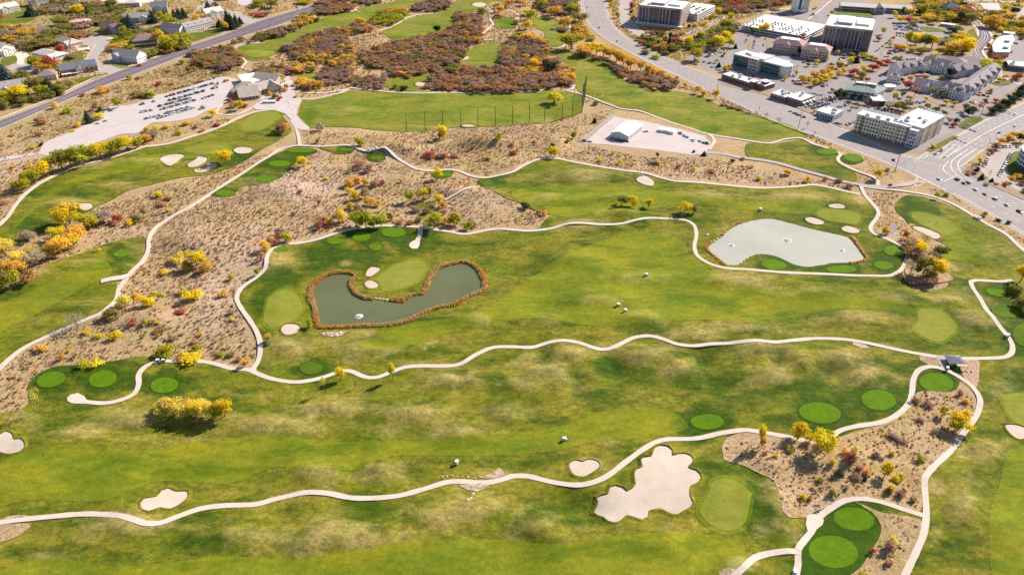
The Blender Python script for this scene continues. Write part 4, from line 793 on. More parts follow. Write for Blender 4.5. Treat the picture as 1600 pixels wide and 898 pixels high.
cluster('in the scrub east of the western path', [(278,408,26,16,'L','bush'),(308,414,32,28,'Y'),(294,422,17,17,'G','bush'),(323,423,22,20,'O','bush'),(258,427,15,9,'Y','small'),(360,437,11,10,'G','small'),(302,466,34,20,'Y','bush'),(286,458,20,12,'L','bush'),(351,462,17,10,'O','small'),(231,477,28,24,'Y','bush'),(196,478,22,20,'L','bush'),(249,466,12,12,'G','small'),(213,464,12,10,'O','small'),(240,462,12,9,'L','small'),(227,506,12,10,'G','small'),(240,504,10,7,'L','small'),(173,498,30,16,'E','bush'),(208,505,16,8,'R','small'),(180,526,22,12,'Y','small'),(68,545,19,10,'O','small'),(96,560,13,10,'O','small'),(108,549,9,8,'Y','small'),(117,558,10,7,'E','small'),(258,555,30,18,'G','bush'),(282,561,10,9,'R','small'),(296,562,40,14,'Y','bush'),(306,548,13,12,'G','small'),(384,572,16,17,'O','small'),(375,562,12,9,'S','small'),(345,555,14,8,'G','small'),(361,555,14,8,'E','small'),(135,570,24,11,'G','small'),(154,570,22,11,'Y','small'),(283,488,18,8,'R','small'),(276,478,12,7,'S','small'),(225,526,9,7,'G','small'),(247,527,9,7,'G','small'),(315,523,10,8,'L','small'),(305,535,12,8,'S','small'),(250,517,20,8,'B','small'),(270,530,16,9,'P','small'),(155,526,14,8,'Y','small'),(135,520,16,8,'Y','small'),(216,458,9,6,'O','small'),(248,505,8,5,'L','small'),(365,500,9,6,'L','small'),(359,490,12,8,'W','small')], 'shrubs in the western scrub')
cluster('bare by the west path curve', [(122,512,34,28,'W','haze')])
cluster('on the turf below the western tees', [(262,646,34,24,'L'),(276,647,28,28,'L'),(290,649,32,28,'L'),(308,650,28,30,'Y'),(323,652,26,28,'L'),(338,653,28,30,'G'),(352,650,32,34,'Y'),(258,638,22,18,'L'),(316,645,24,26,'L')], 'trees on the turf below the western tees')
cluster('standing alone at the west turf edge', [(64,643,18,42,'L','sparse')])
cluster('beside the middle path', [(508,614,12,30,'L','sparse'),(533,594,18,28,'Y','poplar'),(614,594,13,32,'Y','poplar'),(556,607,7,14,'W','sparse'),(419,533,10,16,'O','small'),(421,538,10,8,'W','small')], 'young trees beside the middle path')
cluster('at the west end of the long pond', [(485,512,12,16,'G','bush')])
cluster('in the scrub north of the long pond', [(684,281,15,24,'Y'),(474,260,17,20,'Y'),(548,290,17,15,'O','bush'),(560,285,16,14,'O','bush'),(573,290,14,14,'O','bush'),(546,302,12,12,'Y','bush'),(557,312,14,18,'Y','bush'),(570,308,18,20,'T','bush'),(578,320,18,16,'O','bush'),(590,322,16,12,'L','bush'),(560,328,16,12,'T','bush'),(548,326,14,12,'L','bush'),(536,347,20,24,'L','bush'),(532,335,14,14,'Y','bush'),(505,348,20,16,'S','small'),(515,350,14,12,'O','small'),(500,357,14,14,'R','small'),(449,378,18,20,'G','bush'),(438,370,20,16,'P','bush'),(432,382,16,16,'S','small'),(416,392,18,20,'O','bush'),(402,430,10,18,'G','bush'),(640,315,16,20,'G'),(662,312,15,22,'Y'),(671,308,12,18,'G'),(686,321,15,22,'Y'),(692,324,12,14,'O','bush'),(627,285,8,7,'O','small'),(679,357,30,28,'G'),(694,348,14,14,'O','bush'),(710,352,22,24,'G','bush'),(703,350,12,14,'Y','bush'),(731,358,20,18,'G','bush'),(740,354,14,10,'T','bush'),(609,344,12,14,'E','bush'),(625,350,16,10,'S','small'),(640,350,14,10,'B','small'),(655,345,16,10,'E','small'),(560,264,22,10,'P','bush'),(575,269,18,14,'P','bush'),(560,258,14,9,'R','small'),(500,320,7,10,'R','small'),(459,335,9,6,'R','small'),(585,290,16,12,'P','bush'),(597,288,10,8,'R','small'),(650,330,22,12,'P','bush'),(668,334,18,10,'E','bush'),(690,336,20,12,'P','bush'),(545,270,12,8,'E','small'),(510,280,10,6,'L','small'),(470,300,10,6,'P','small'),(425,375,14,10,'O','small'),(412,405,10,14,'S','small')], 'shrubs and trees north of the long pond')
cluster('in the thick stand by the pond path', [(558,354,24,28,'G'),(572,356,26,30,'G'),(584,355,22,24,'G'),(596,354,18,24,'G'),(566,350,20,26,'E')], 'yellow green stand by the pond path')
cluster('on the humps near the driving range', [(671,245,20,11,'R','bush'),(684,247,14,8,'P','small'),(696,247,14,9,'R','small'),(711,245,17,10,'S','bush'),(763,248,14,8,'L','small'),(692,217,15,26,'Y'),(688,216,9,14,'E','bush'),(563,227,20,18,'G','bush'),(496,223,8,8,'E','small'),(779,226,12,12,'G','bush'),(929,192,6,12,'D','conifer'),(896,216,10,14,'G','bush'),(866,245,18,20,'Y'),(864,229,8,7,'D','small'),(888,222,9,6,'E','small'),(800,228,10,6,'B','small'),(835,222,9,6,'O','small'),(803,240,16,8,'R','small'),(740,232,9,6,'B','small'),(932,164,12,8,'E','small'),(926,156,10,12,'O','sparse'),(940,158,8,12,'L','sparse')], 'shrubs near the driving range')
cluster('in the midst of the upper fairway', [(971,321,20,20,'E'),(988,323,20,20,'Y'),(1013,325,14,19,'Y'),(1069,333,23,21,'Y'),(1083,333,14,16,'E')], 'trees in the upper fairway')
cluster('in the brush below the yard', [(937,252,9,8,'Y','small'),(967,256,9,9,'Y','small'),(988,258,6,7,'O','small'),(1027,246,8,11,'E','poplar'),(1028,256,13,8,'O','small'),(958,241,8,7,'O','small'),(1084,267,9,7,'Y','small'),(1186,281,9,9,'Y','small'),(1230,273,13,12,'O','bush'),(1261,283,10,11,'Y','bush'),(822,324,18,10,'D','small'),(850,336,10,10,'O','small'),(843,333,10,6,'B','small'),(1100,243,7,9,'D','conifer'),(1084,238,4,6,'D','conifer'),(1145,252,9,6,'D','small'),(1160,250,8,5,'R','small'),(1022,256,16,9,'T','small'),(1060,262,12,7,'R','small'),(1110,270,14,7,'B','small'),(1175,262,10,6,'O','small'),(1290,282,10,7,'B','small'),(1310,284,14,9,'B','small'),(1325,292,16,9,'P','small')], 'shrubs below the maintenance yard')
cluster('near the highway junction', [(1371,279,17,20,'Y'),(1463,311,10,13,'G'),(1538,337,9,9,'G','bush'),(1560,345,10,6,'C','small'),(1576,350,9,6,'D','small'),(1390,290,7,4,'D','small'),(1385,266,10,6,'W','small'),(1480,306,12,6,'E','small')])
cluster('by the small paved apron', [(1384,366,15,15,'O','bush')])
cluster('in the thicket right of the east pond', [(1424,392,26,28,'T','haze'),(1421,384,20,18,'B','bush'),(1434,398,22,26,'Y'),(1422,398,20,16,'O','bush'),(1445,380,20,16,'E','haze'),(1430,405,26,18,'P','bush'),(1450,402,26,16,'W','haze'),(1468,398,28,22,'E','bush'),(1458,430,32,34,'Y'),(1441,432,30,34,'E'),(1422,428,26,28,'T','haze'),(1428,442,30,18,'P','bush'),(1446,444,28,20,'P','bush'),(1462,425,14,16,'G'),(1457,442,14,14,'O','bush'),(1410,376,12,8,'O','small'),(1416,366,12,8,'R','small')], 'trees right of the east pond')
cluster('at the right edge by the path end', [(1594,440,26,36,'Y'),(1585,458,22,18,'E','bush'),(1600,462,26,26,'P','haze'),(1590,478,24,20,'E','bush'),(1605,485,20,24,'Y')])
cluster('in the dry hollow at lower right', [(1186,697,15,46,'Y','poplar'),(1188,703,14,24,'O','poplar'),(1247,686,27,28,'Y'),(1264,692,18,16,'Y'),(1283,706,36,36,'Y'),(1290,690,18,22,'G'),(1233,705,12,11,'Y','bush'),(1382,744,21,24,'Y'),(1498,670,38,30,'Y'),(1491,672,26,24,'G'),(1472,650,12,18,'Y'),(1507,628,13,8,'O','small'),(1438,720,15,12,'G','bush'),(1300,726,11,11,'L','small'),(1311,743,17,10,'D','small'),(1333,720,13,16,'S','bush'),(1320,708,13,10,'O','small'),(1326,716,16,12,'R','bush'),(1336,705,12,9,'L','small'),(1352,742,10,12,'O','small'),(1336,748,17,10,'P','small'),(1342,734,12,10,'S','small'),(1398,751,14,12,'Y','small'),(1407,748,9,13,'Y','small'),(1390,765,15,14,'L','bush'),(1388,771,12,9,'E','small'),(1404,776,14,11,'P','small'),(1412,768,9,8,'P','small'),(1425,784,11,9,'E','small'),(1253,778,12,9,'Y','small'),(1264,780,10,8,'O','small'),(1300,775,13,11,'E','bush'),(1321,764,9,7,'P','small'),(1349,750,9,7,'C','small'),(1392,710,11,9,'L','small'),(1376,718,10,7,'W','small'),(1365,712,16,10,'P','small'),(1395,682,18,9,'P','small'),(1408,690,16,9,'P','small'),(1430,628,16,11,'B','small'),(1450,634,18,12,'P','small'),(1437,660,14,8,'P','small'),(1462,675,16,9,'W','small'),(1212,715,10,7,'L','small'),(1195,710,10,8,'S','small'),(1256,735,9,6,'W','small'),(1280,752,12,8,'E','small'),(1500,617,12,10,'B','small')], 'shrubs in the dry hollow')
cluster('on the dry slope by the lowest tees', [(1388,856,18,15,'P','bush'),(1396,846,14,9,'L','small'),(1388,880,14,10,'S','small'),(1351,902,20,10,'G','small'),(1430,822,6,4,'W','small'),(1362,862,9,9,'R','small'),(1384,905,12,8,'R','small')])
cluster('beside the clubhouse', [(437,130,16,20,'Y'),(374,172,15,19,'Y'),(365,168,13,12,'S','bush'),(360,160,8,9,'R','small'),(382,168,12,8,'R','small'),(420,118,9,7,'R','small'),(425,120,14,14,'E'),(447,143,11,9,'O','bush'),(447,138,9,9,'B','bush'),(428,154,12,10,'E','bush'),(437,157,10,11,'R','small'),(422,149,9,8,'O','bush'),(442,208,22,20,'B','bush'),(448,204,12,14,'O','bush'),(435,204,14,12,'E','bush'),(500,204,13,15,'W','bush'),(333,182,14,15,'Y'),(501,130,11,11,'D','bush'),(318,170,9,7,'B','small'),(352,128,8,6,'S','small'),(356,127,6,5,'Y','small'),(383,122,9,6,'Y','small'),(393,120,9,6,'Y','small'),(462,153,8,5,'G','small'),(342,132,7,6,'O','small')], 'planting beside the clubhouse')
cluster('on the slope above the clubhouse car park', [(185,168,13,19,'G'),(139,192,12,24,'D','conifer'),(122,198,9,10,'Y','bush'),(132,194,8,10,'O','bush'),(155,186,20,14,'L','bush'),(149,172,12,14,'S','bush'),(157,174,10,8,'D','bush'),(68,193,18,11,'S','bush'),(59,190,10,8,'R','small'),(86,169,13,13,'L','bush'),(106,176,15,10,'G','bush'),(161,145,18,13,'O','bush'),(170,143,10,8,'S','bush'),(248,133,13,9,'R','small'),(270,132,12,6,'S','small'),(225,151,28,14,'E','bush'),(235,153,16,12,'G','bush'),(210,148,12,8,'R','small'),(203,124,10,10,'G','bush'),(217,123,8,5,'R','small'),(285,100,14,12,'G','bush'),(296,115,11,16,'E','poplar'),(305,111,9,10,'G','bush'),(322,106,9,8,'Y','bush'),(298,88,16,13,'W','bush'),(368,68,14,9,'S','bush'),(338,84,12,7,'B','small'),(376,65,16,10,'P','bush'),(275,138,14,5,'Y','small'),(114,206,10,5,'Y','small'),(218,104,10,5,'R','small'),(265,112,12,6,'S','small'),(20,212,12,6,'S','small'),(62,212,14,7,'B','small')], 'shrubs above the clubhouse car park')
cluster('between the car park and the northwest path', [(230,206,14,12,'Y','bush'),(245,203,12,9,'L','bush'),(262,200,12,8,'O','small'),(280,210,14,8,'G','bush'),(292,195,14,9,'Y','bush'),(305,200,10,7,'S','small'),(315,206,13,6,'S','small'),(338,198,13,7,'R','small'),(20,262,10,7,'O','small'),(46,262,10,8,'O','small'),(10,318,16,6,'S','small'),(52,232,12,9,'Y','small'),(64,228,8,6,'D','small')], 'shrubs below the clubhouse car park')
cluster('on the driving range', [(866,162,28,22,'Y')])
# residential trees
cluster('among the houses', [(45,58,35,20,'O'),(40,52,25,12,'Y'),(65,76,42,22,'E'),(115,64,32,18,'B'),(125,58,22,15,'P'),(88,60,38,22,'E'),(78,66,25,18,'E'),(94,40,22,18,'E'),(100,48,22,15,'E'),(121,24,21,22,'Y'),(139,27,10,15,'D','conifer'),(176,14,21,20,'E'),(163,54,15,15,'E'),(195,55,12,18,'G'),(98,89,16,24,'R'),(60,104,28,22,'G'),(70,112,25,22,'O'),(82,110,18,28,'R'),(76,112,15,18,'O'),(11,126,21,32,'C','conifer'),(184,79,28,15,'O'),(175,76,12,10,'G'),(112,91,22,10,'P'),(206,50,21,34,'C','conifer'),(211,33,15,14,'O'),(225,60,15,12,'S'),(204,60,28,18,'E'),(250,70,20,30,'O'),(268,80,30,32,'G'),(260,76,22,25,'O'),(286,76,15,28,'E','conifer'),(236,54,32,15,'E'),(266,40,24,22,'G'),(240,36,15,25,'D','conifer'),(252,32,11,18,'G'),(257,30,10,18,'D','conifer'),(274,32,11,22,'D','conifer'),(281,30,11,22,'D','conifer'),(288,28,10,20,'D','conifer'),(312,34,20,15,'O'),(328,24,18,28,'D','conifer'),(225,26,14,15,'E'),(233,28,10,15,'G'),(344,42,11,15,'C','conifer'),(254,85,10,8,'R'),(234,90,28,18,'E'),(222,88,12,8,'Y'),(358,44,14,35,'D','conifer'),(363,46,12,32,'D','conifer'),(370,42,11,25,'D','conifer'),(376,38,8,15,'D','conifer'),(353,48,12,18,'O'),(29,160,39,32,'Y'),(58,146,30,32,'E'),(66,150,22,22,'G'),(79,144,19,28,'D','conifer'),(84,148,15,12,'D','conifer'),(35,128,32,22,'E'),(42,124,20,12,'P'),(98,146,22,20,'E'),(92,140,18,15,'E'),(110,138,18,15,'E'),(3,128,12,12,'O'),(5,168,20,18,'E'),(88,122,12,8,'O'),(410,10,28,18,'G'),(424,13,25,18,'E'),(475,6,25,10,'G'),(340,14,10,10,'D','conifer'),(336,12,12,12,'B'),(405,6,18,12,'Y'),(150,8,25,10,'P'),(2,34,12,18,'B'),(85,10,12,15,'E'),(98,4,15,10,'P'),(50,25,18,22,'D','conifer'),(408,26,20,8,'R'),(416,25,12,8,'P'),(395,24,10,5,'R'),(130,150,12,5,'R'),(240,88,15,10,'B'),(215,95,12,10,'R'),(320,20,10,10,'E'),(300,20,10,8,'O'),(183,40,15,10,'E'),(150,36,18,10,'E'),(100,62,18,12,'B'),(150,22,28,12,'E'),(185,25,22,12,'E'),(170,30,22,12,'T'),(128,36,15,10,'T')], 'trees among the houses')
# commercial side
cluster('in the row below the highway bend', [(893,77,40,32,'G'),(912,88,29,23,'O'),(921,82,27,21,'Y'),(932,84,24,21,'Y'),(943,88,22,21,'Y'),(953,90,22,21,'O'),(963,97,24,25,'O'),(974,101,22,23,'O'),(985,108,24,25,'O'),(1001,111,16,20,'O'),(1013,118,17,21,'O'),(1023,122,20,21,'O'),(1033,125,18,18,'O'),(1041,128,15,16,'O'),(1048,130,10,12,'Y'),(905,34,29,18,'E'),(895,20,22,18,'G'),(882,45,22,23,'O'),(867,28,24,23,'O'),(862,24,17,16,'Y'),(850,12,15,14,'G')], 'orange row below the highway bend')
cluster('at the highway verge', [(1070,136,8,11,'O','bush'),(1090,146,11,15,'O'),(1099,149,11,11,'O','bush'),(1117,154,12,18,'Y'),(1186,173,6,9,'O','sparse'),(1197,183,9,9,'E','sparse'),(1216,192,10,12,'W','haze'),(1261,200,9,14,'G','sparse'),(1272,212,8,8,'E','sparse'),(1130,165,10,5,'P','small'),(1142,170,12,6,'P','small'),(1155,172,12,6,'P','small'),(1170,178,9,4,'P','small')], 'trees at the highway verge')
cluster('near the west office tower', [(1010,55,8,10,'O','bush'),(1016,70,9,15,'D','conifer'),(1028,74,8,15,'D','conifer'),(1040,66,10,13,'D','conifer'),(1046,72,9,16,'D','conifer'),(1031,78,9,11,'D','conifer'),(1037,76,13,11,'E','bush'),(1003,60,6,10,'D','conifer'),(1006,62,7,8,'R','bush'),(1075,73,12,20,'Y'),(1094,64,16,19,'G'),(1122,76,27,27,'Y'),(1134,68,20,25,'Y'),(1139,74,16,18,'G'),(1112,72,18,13,'E'),(1085,95,25,25,'G'),(1140,36,10,20,'Y'),(1135,44,17,18,'G'),(1128,42,13,11,'E'),(1150,44,22,13,'T'),(1193,54,18,22,'Y'),(1175,52,13,11,'E'),(1056,60,10,10,'R','bush'),(1066,55,11,7,'O','bush'),(1026,54,13,11,'R','bush'),(1018,56,10,10,'P','bush'),(1035,56,13,9,'E','bush'),(1048,60,9,11,'D','bush'),(1077,44,7,8,'D','bush'),(1087,42,9,7,'O','bush'),(1100,40,12,9,'Y','bush'),(1121,26,11,18,'Y'),(1112,30,11,11,'G','bush'),(1062,72,11,7,'E','bush'),(1100,80,16,9,'T','bush'),(1010,84,16,9,'E','bush'),(1025,92,18,8,'G','bush'),(1042,86,16,9,'E','bush'),(988,14,9,13,'R','bush'),(986,22,7,9,'D','bush'),(990,28,7,7,'O','bush'),(955,12,9,13,'Y','bush'),(965,28,8,13,'G','bush'),(953,2,16,11,'O','bush'),(1132,112,9,13,'L','bush'),(1139,111,9,13,'O','bush'),(1123,105,6,10,'D','conifer'),(1149,76,6,10,'D','conifer')], 'planting near the west office tower')
cluster('around the green glass office', [(1154,120,8,9,'C','bush'),(1162,121,7,8,'C','bush'),(1171,122,7,6,'D','bush'),(1176,122,6,6,'D','bush'),(1240,90,8,8,'D'),(1248,86,10,16,'D'),(1235,78,8,6,'R'),(1200,84,6,6,'R'),(1225,82,6,6,'R'),(1270,24,7,6,'B','bush'),(1280,46,7,5,'B','bush')])
cluster('in the double row of the car park island', [(1253,130,15,15,'O'),(1264,129,11,12,'O'),(1271,124,15,16,'O'),(1284,120,12,16,'O'),(1291,118,12,14,'O'),(1298,113,12,14,'O'),(1309,121,12,14,'O'),(1317,116,10,13,'O'),(1272,135,13,15,'Y'),(1281,131,11,14,'Y'),(1289,128,12,16,'Y'),(1296,125,10,15,'Y')], 'double row of island trees')
cluster('on the car park islands in mid lot', [(1333,118,18,14,'R'),(1343,122,17,14,'E'),(1346,124,10,8,'Y','bush'),(1348,112,11,12,'Y'),(1363,110,18,14,'R'),(1371,104,16,13,'R'),(1384,101,15,12,'R'),(1400,98,15,13,'E'),(1310,107,11,13,'E'),(1316,104,10,9,'Y'),(1327,101,9,15,'Y'),(1338,98,9,15,'D','conifer'),(1332,96,10,10,'E'),(1298,104,10,7,'C'),(1276,104,7,7,'L'),(1348,90,15,10,'G'),(1357,93,16,10,'G'),(1366,95,12,8,'G'),(1337,86,12,8,'D'),(1308,86,7,9,'O'),(1302,80,10,10,'D'),(1372,64,10,9,'R'),(1379,54,9,16,'L'),(1300,24,9,10,'G')], 'trees on the mid lot islands')
cluster('in the yellow stand beyond the hotels', [(1416,72,13,30,'G'),(1400,78,13,14,'O'),(1413,79,13,12,'Y'),(1426,82,15,12,'O'),(1440,84,16,13,'E'),(1430,70,17,21,'Y'),(1444,76,22,28,'E'),(1436,64,20,16,'Y'),(1455,76,23,28,'Y'),(1466,86,16,17,'O'),(1462,92,13,9,'O'),(1488,86,27,28,'O'),(1503,86,32,34,'Y'),(1497,66,18,16,'Y'),(1530,112,26,21,'G'),(1545,112,27,21,'G'),(1554,106,16,16,'G'),(1523,106,11,12,'D'),(1405,36,12,14,'Y'),(1397,28,10,14,'Y'),(1420,26,16,17,'Y'),(1418,36,16,13,'R'),(1411,24,10,16,'D'),(1432,24,10,14,'D'),(1425,44,15,12,'E'),(1430,34,15,10,'L'),(1448,34,20,16,'O'),(1458,38,15,14,'E'),(1440,22,20,21,'G'),(1455,18,22,18,'G'),(1470,12,17,14,'O'),(1478,28,22,14,'G'),(1484,30,15,12,'Y'),(1492,24,11,12,'R'),(1501,34,15,18,'D'),(1517,36,22,21,'E'),(1507,22,22,12,'R'),(1503,12,12,12,'D'),(1488,52,17,12,'D'),(1496,50,17,12,'E'),(1482,50,11,9,'D')], 'trees beyond the hotels')
cluster('in the band at the top right', [(1540,42,20,21,'O'),(1552,44,22,25,'O'),(1562,40,17,16,'O'),(1574,34,20,18,'O'),(1568,46,15,14,'G'),(1580,46,20,16,'E'),(1592,46,20,18,'G'),(1585,22,15,14,'D'),(1572,18,12,14,'Y'),(1555,26,22,12,'E'),(1535,30,15,9,'B'),(1598,36,15,16,'O'),(1546,24,15,9,'T'),(1592,8,17,14,'L'),(1565,24,15,12,'L')], 'trees in the top right band')
cluster('around the southern hotels', [(1306,154,12,20,'D','bush'),(1313,150,9,15,'G'),(1318,154,9,13,'D'),(1332,158,11,15,'D'),(1342,160,11,16,'C'),(1376,168,9,12,'D'),(1397,158,10,17,'G'),(1410,153,9,13,'E'),(1416,139,17,17,'R'),(1422,128,11,13,'O'),(1428,150,13,15,'R'),(1442,124,16,9,'R'),(1437,118,11,11,'C'),(1455,146,11,10,'Y'),(1471,152,13,13,'E'),(1484,122,19,20,'D'),(1470,124,10,8,'Y'),(1478,164,11,11,'L'),(1491,166,8,10,'O'),(1506,174,11,16,'E'),(1548,142,10,7,'O'),(1530,148,10,7,'O'),(1389,170,18,12,'T'),(1403,172,16,16,'E'),(1411,172,18,16,'E'),(1420,168,13,13,'E'),(1430,182,19,18,'B'),(1438,176,13,13,'E'),(1448,171,12,12,'E'),(1461,176,13,13,'E'),(1474,182,11,12,'E'),(1513,180,17,16,'D'),(1520,176,11,11,'D'),(1530,170,16,16,'S','haze'),(1406,130,10,11,'D'),(1494,194,10,12,'C'),(1482,192,11,11,'P'),(1490,198,10,9,'R'),(1470,236,7,8,'O','bush'),(1457,231,9,9,'O','bush')], 'planting around the southern hotels')
cluster('in the dark hedge by the side road', [(1548,178,16,14,'D'),(1558,176,16,18,'D'),(1568,170,18,20,'D'),(1577,164,18,20,'D'),(1586,158,18,20,'D'),(1595,152,18,22,'D'),(1562,166,10,12,'O'),(1555,160,10,8,'R'),(1604,146,20,24,'D')], 'dark hedge by the side road')
cluster('around the round glass building lot', [(1562,224,14,12,'O'),(1573,218,14,12,'O'),(1583,216,14,14,'O'),(1594,222,16,16,'D'),(1555,234,16,14,'P','bush'),(1548,240,10,8,'R','bush'),(1517,266,17,16,'P','haze'),(1524,270,10,12,'D','bush'),(1530,256,9,14,'L','bush'),(1533,280,7,12,'D','conifer'),(1549,284,6,8,'D','conifer'),(1545,276,9,14,'L','sparse'),(1578,284,13,13,'O'),(1588,280,12,11,'O'),(1596,288,14,10,'R','bush'),(1570,290,10,8,'R','bush'),(1600,300,12,10,'P','bush'),(1512,274,10,5,'R','small'),(1556,288,9,4,'R','small'),(1540,290,8,5,'E','small')], 'planting around the round glass building')
cluster('around the white curved shops', [(1554,60,9,9,'D','bush'),(1550,84,16,12,'R','bush'),(1558,96,14,12,'R','bush'),(1570,124,10,10,'O'),(1588,124,16,14,'R','bush'),(1598,108,12,10,'D','bush'),(1544,76,10,12,'B','bush'),(1566,102,10,8,'D','bush'),(1596,62,12,8,'E','bush')])
cluster('in the mass beyond the garage', [(1160,14,20,10,'R','bush'),(1180,10,20,12,'E','bush'),(1145,10,20,10,'P','bush'),(1130,14,16,10,'R','bush'),(1195,6,18,8,'E','bush'),(1170,20,22,8,'P','bush'),(1226,4,8,8,'Y','bush'),(1150,20,20,8,'T','bush'),(1185,18,18,6,'P','bush'),(1115,4,12,8,'P','bush'),(1210,16,20,6,'P','bush')], 'bushes beyond the garage')
cluster('on the far course', [(683,52,15,16,'D'),(563,38,20,14,'Y'),(540,95,14,14,'Y'),(534,78,10,12,'Y'),(548,82,12,16,'O'),(453,78,16,14,'W'),(447,76,12,10,'W'),(549,108,12,7,'Y','bush'),(829,32,20,20,'G'),(822,46,20,18,'Y'),(823,24,18,14,'L'),(816,10,14,12,'O'),(795,12,18,16,'O'),(781,20,16,14,'O'),(776,14,10,10,'G'),(808,38,14,10,'P','bush'),(826,108,14,9,'Y'),(834,106,14,18,'Y'),(860,112,24,20,'D'),(852,106,14,16,'D'),(630,140,16,9,'D','bush'),(617,138,10,9,'E','bush'),(855,85,10,14,'O'),(880,50,22,12,'P','bush'),(752,22,16,12,'E','bush'),(775,28,18,9,'B','bush'),(783,26,16,8,'O','bush'),(850,6,14,10,'Y'),(808,4,14,6,'P','bush'),(834,14,9,9,'R','bush'),(812,58,18,12,'G'),(820,62,22,14,'O'),(835,64,24,14,'O'),(800,66,18,14,'E'),(848,72,18,16,'O'),(512,8,8,8,'B','bush'),(556,8,10,12,'E')], 'trees on the far course')
cluster('along the lanes of the commercial lots', [(1108,88,8,9,'G'),(1120,98,8,8,'O'),(1132,88,8,9,'Y'),(1090,100,8,8,'O'),(1160,98,8,8,'D'),(1178,48,9,9,'O'),(1200,50,8,8,'B'),(1203,106,8,9,'D'),(1226,126,8,8,'O'),(1244,118,8,10,'G'),(1262,104,8,8,'E'),(1276,100,8,9,'Y'),(1290,96,8,10,'O'),(1318,90,9,8,'E'),(1330,88,9,8,'G'),(1390,74,8,10,'Y'),(1394,64,8,10,'O'),(1388,88,8,9,'R'),(1400,108,9,9,'O'),(1354,128,9,9,'R'),(1338,130,8,8,'O'),(1300,144,8,8,'E'),(1292,158,6,7,'O'),(1258,160,6,7,'R'),(1272,176,6,6,'O'),(1330,172,8,9,'O'),(1340,168,8,8,'E'),(1352,164,8,9,'R'),(1365,180,9,8,'B'),(1422,156,9,9,'O'),(1446,158,8,9,'Y'),(1520,166,9,9,'O'),(1538,160,8,8,'R'),(1545,150,8,9,'E'),(1560,128,9,9,'O'),(1462,140,8,8,'E'),(1450,118,9,9,'D'),(1420,108,8,9,'R'),(1456,98,10,10,'Y'),(1478,96,9,9,'O'),(1524,128,8,8,'R'),(1210,36,8,7,'E'),(1245,34,7,7,'O'),(1268,44,9,8,'R')], 'street trees of the commercial lots')
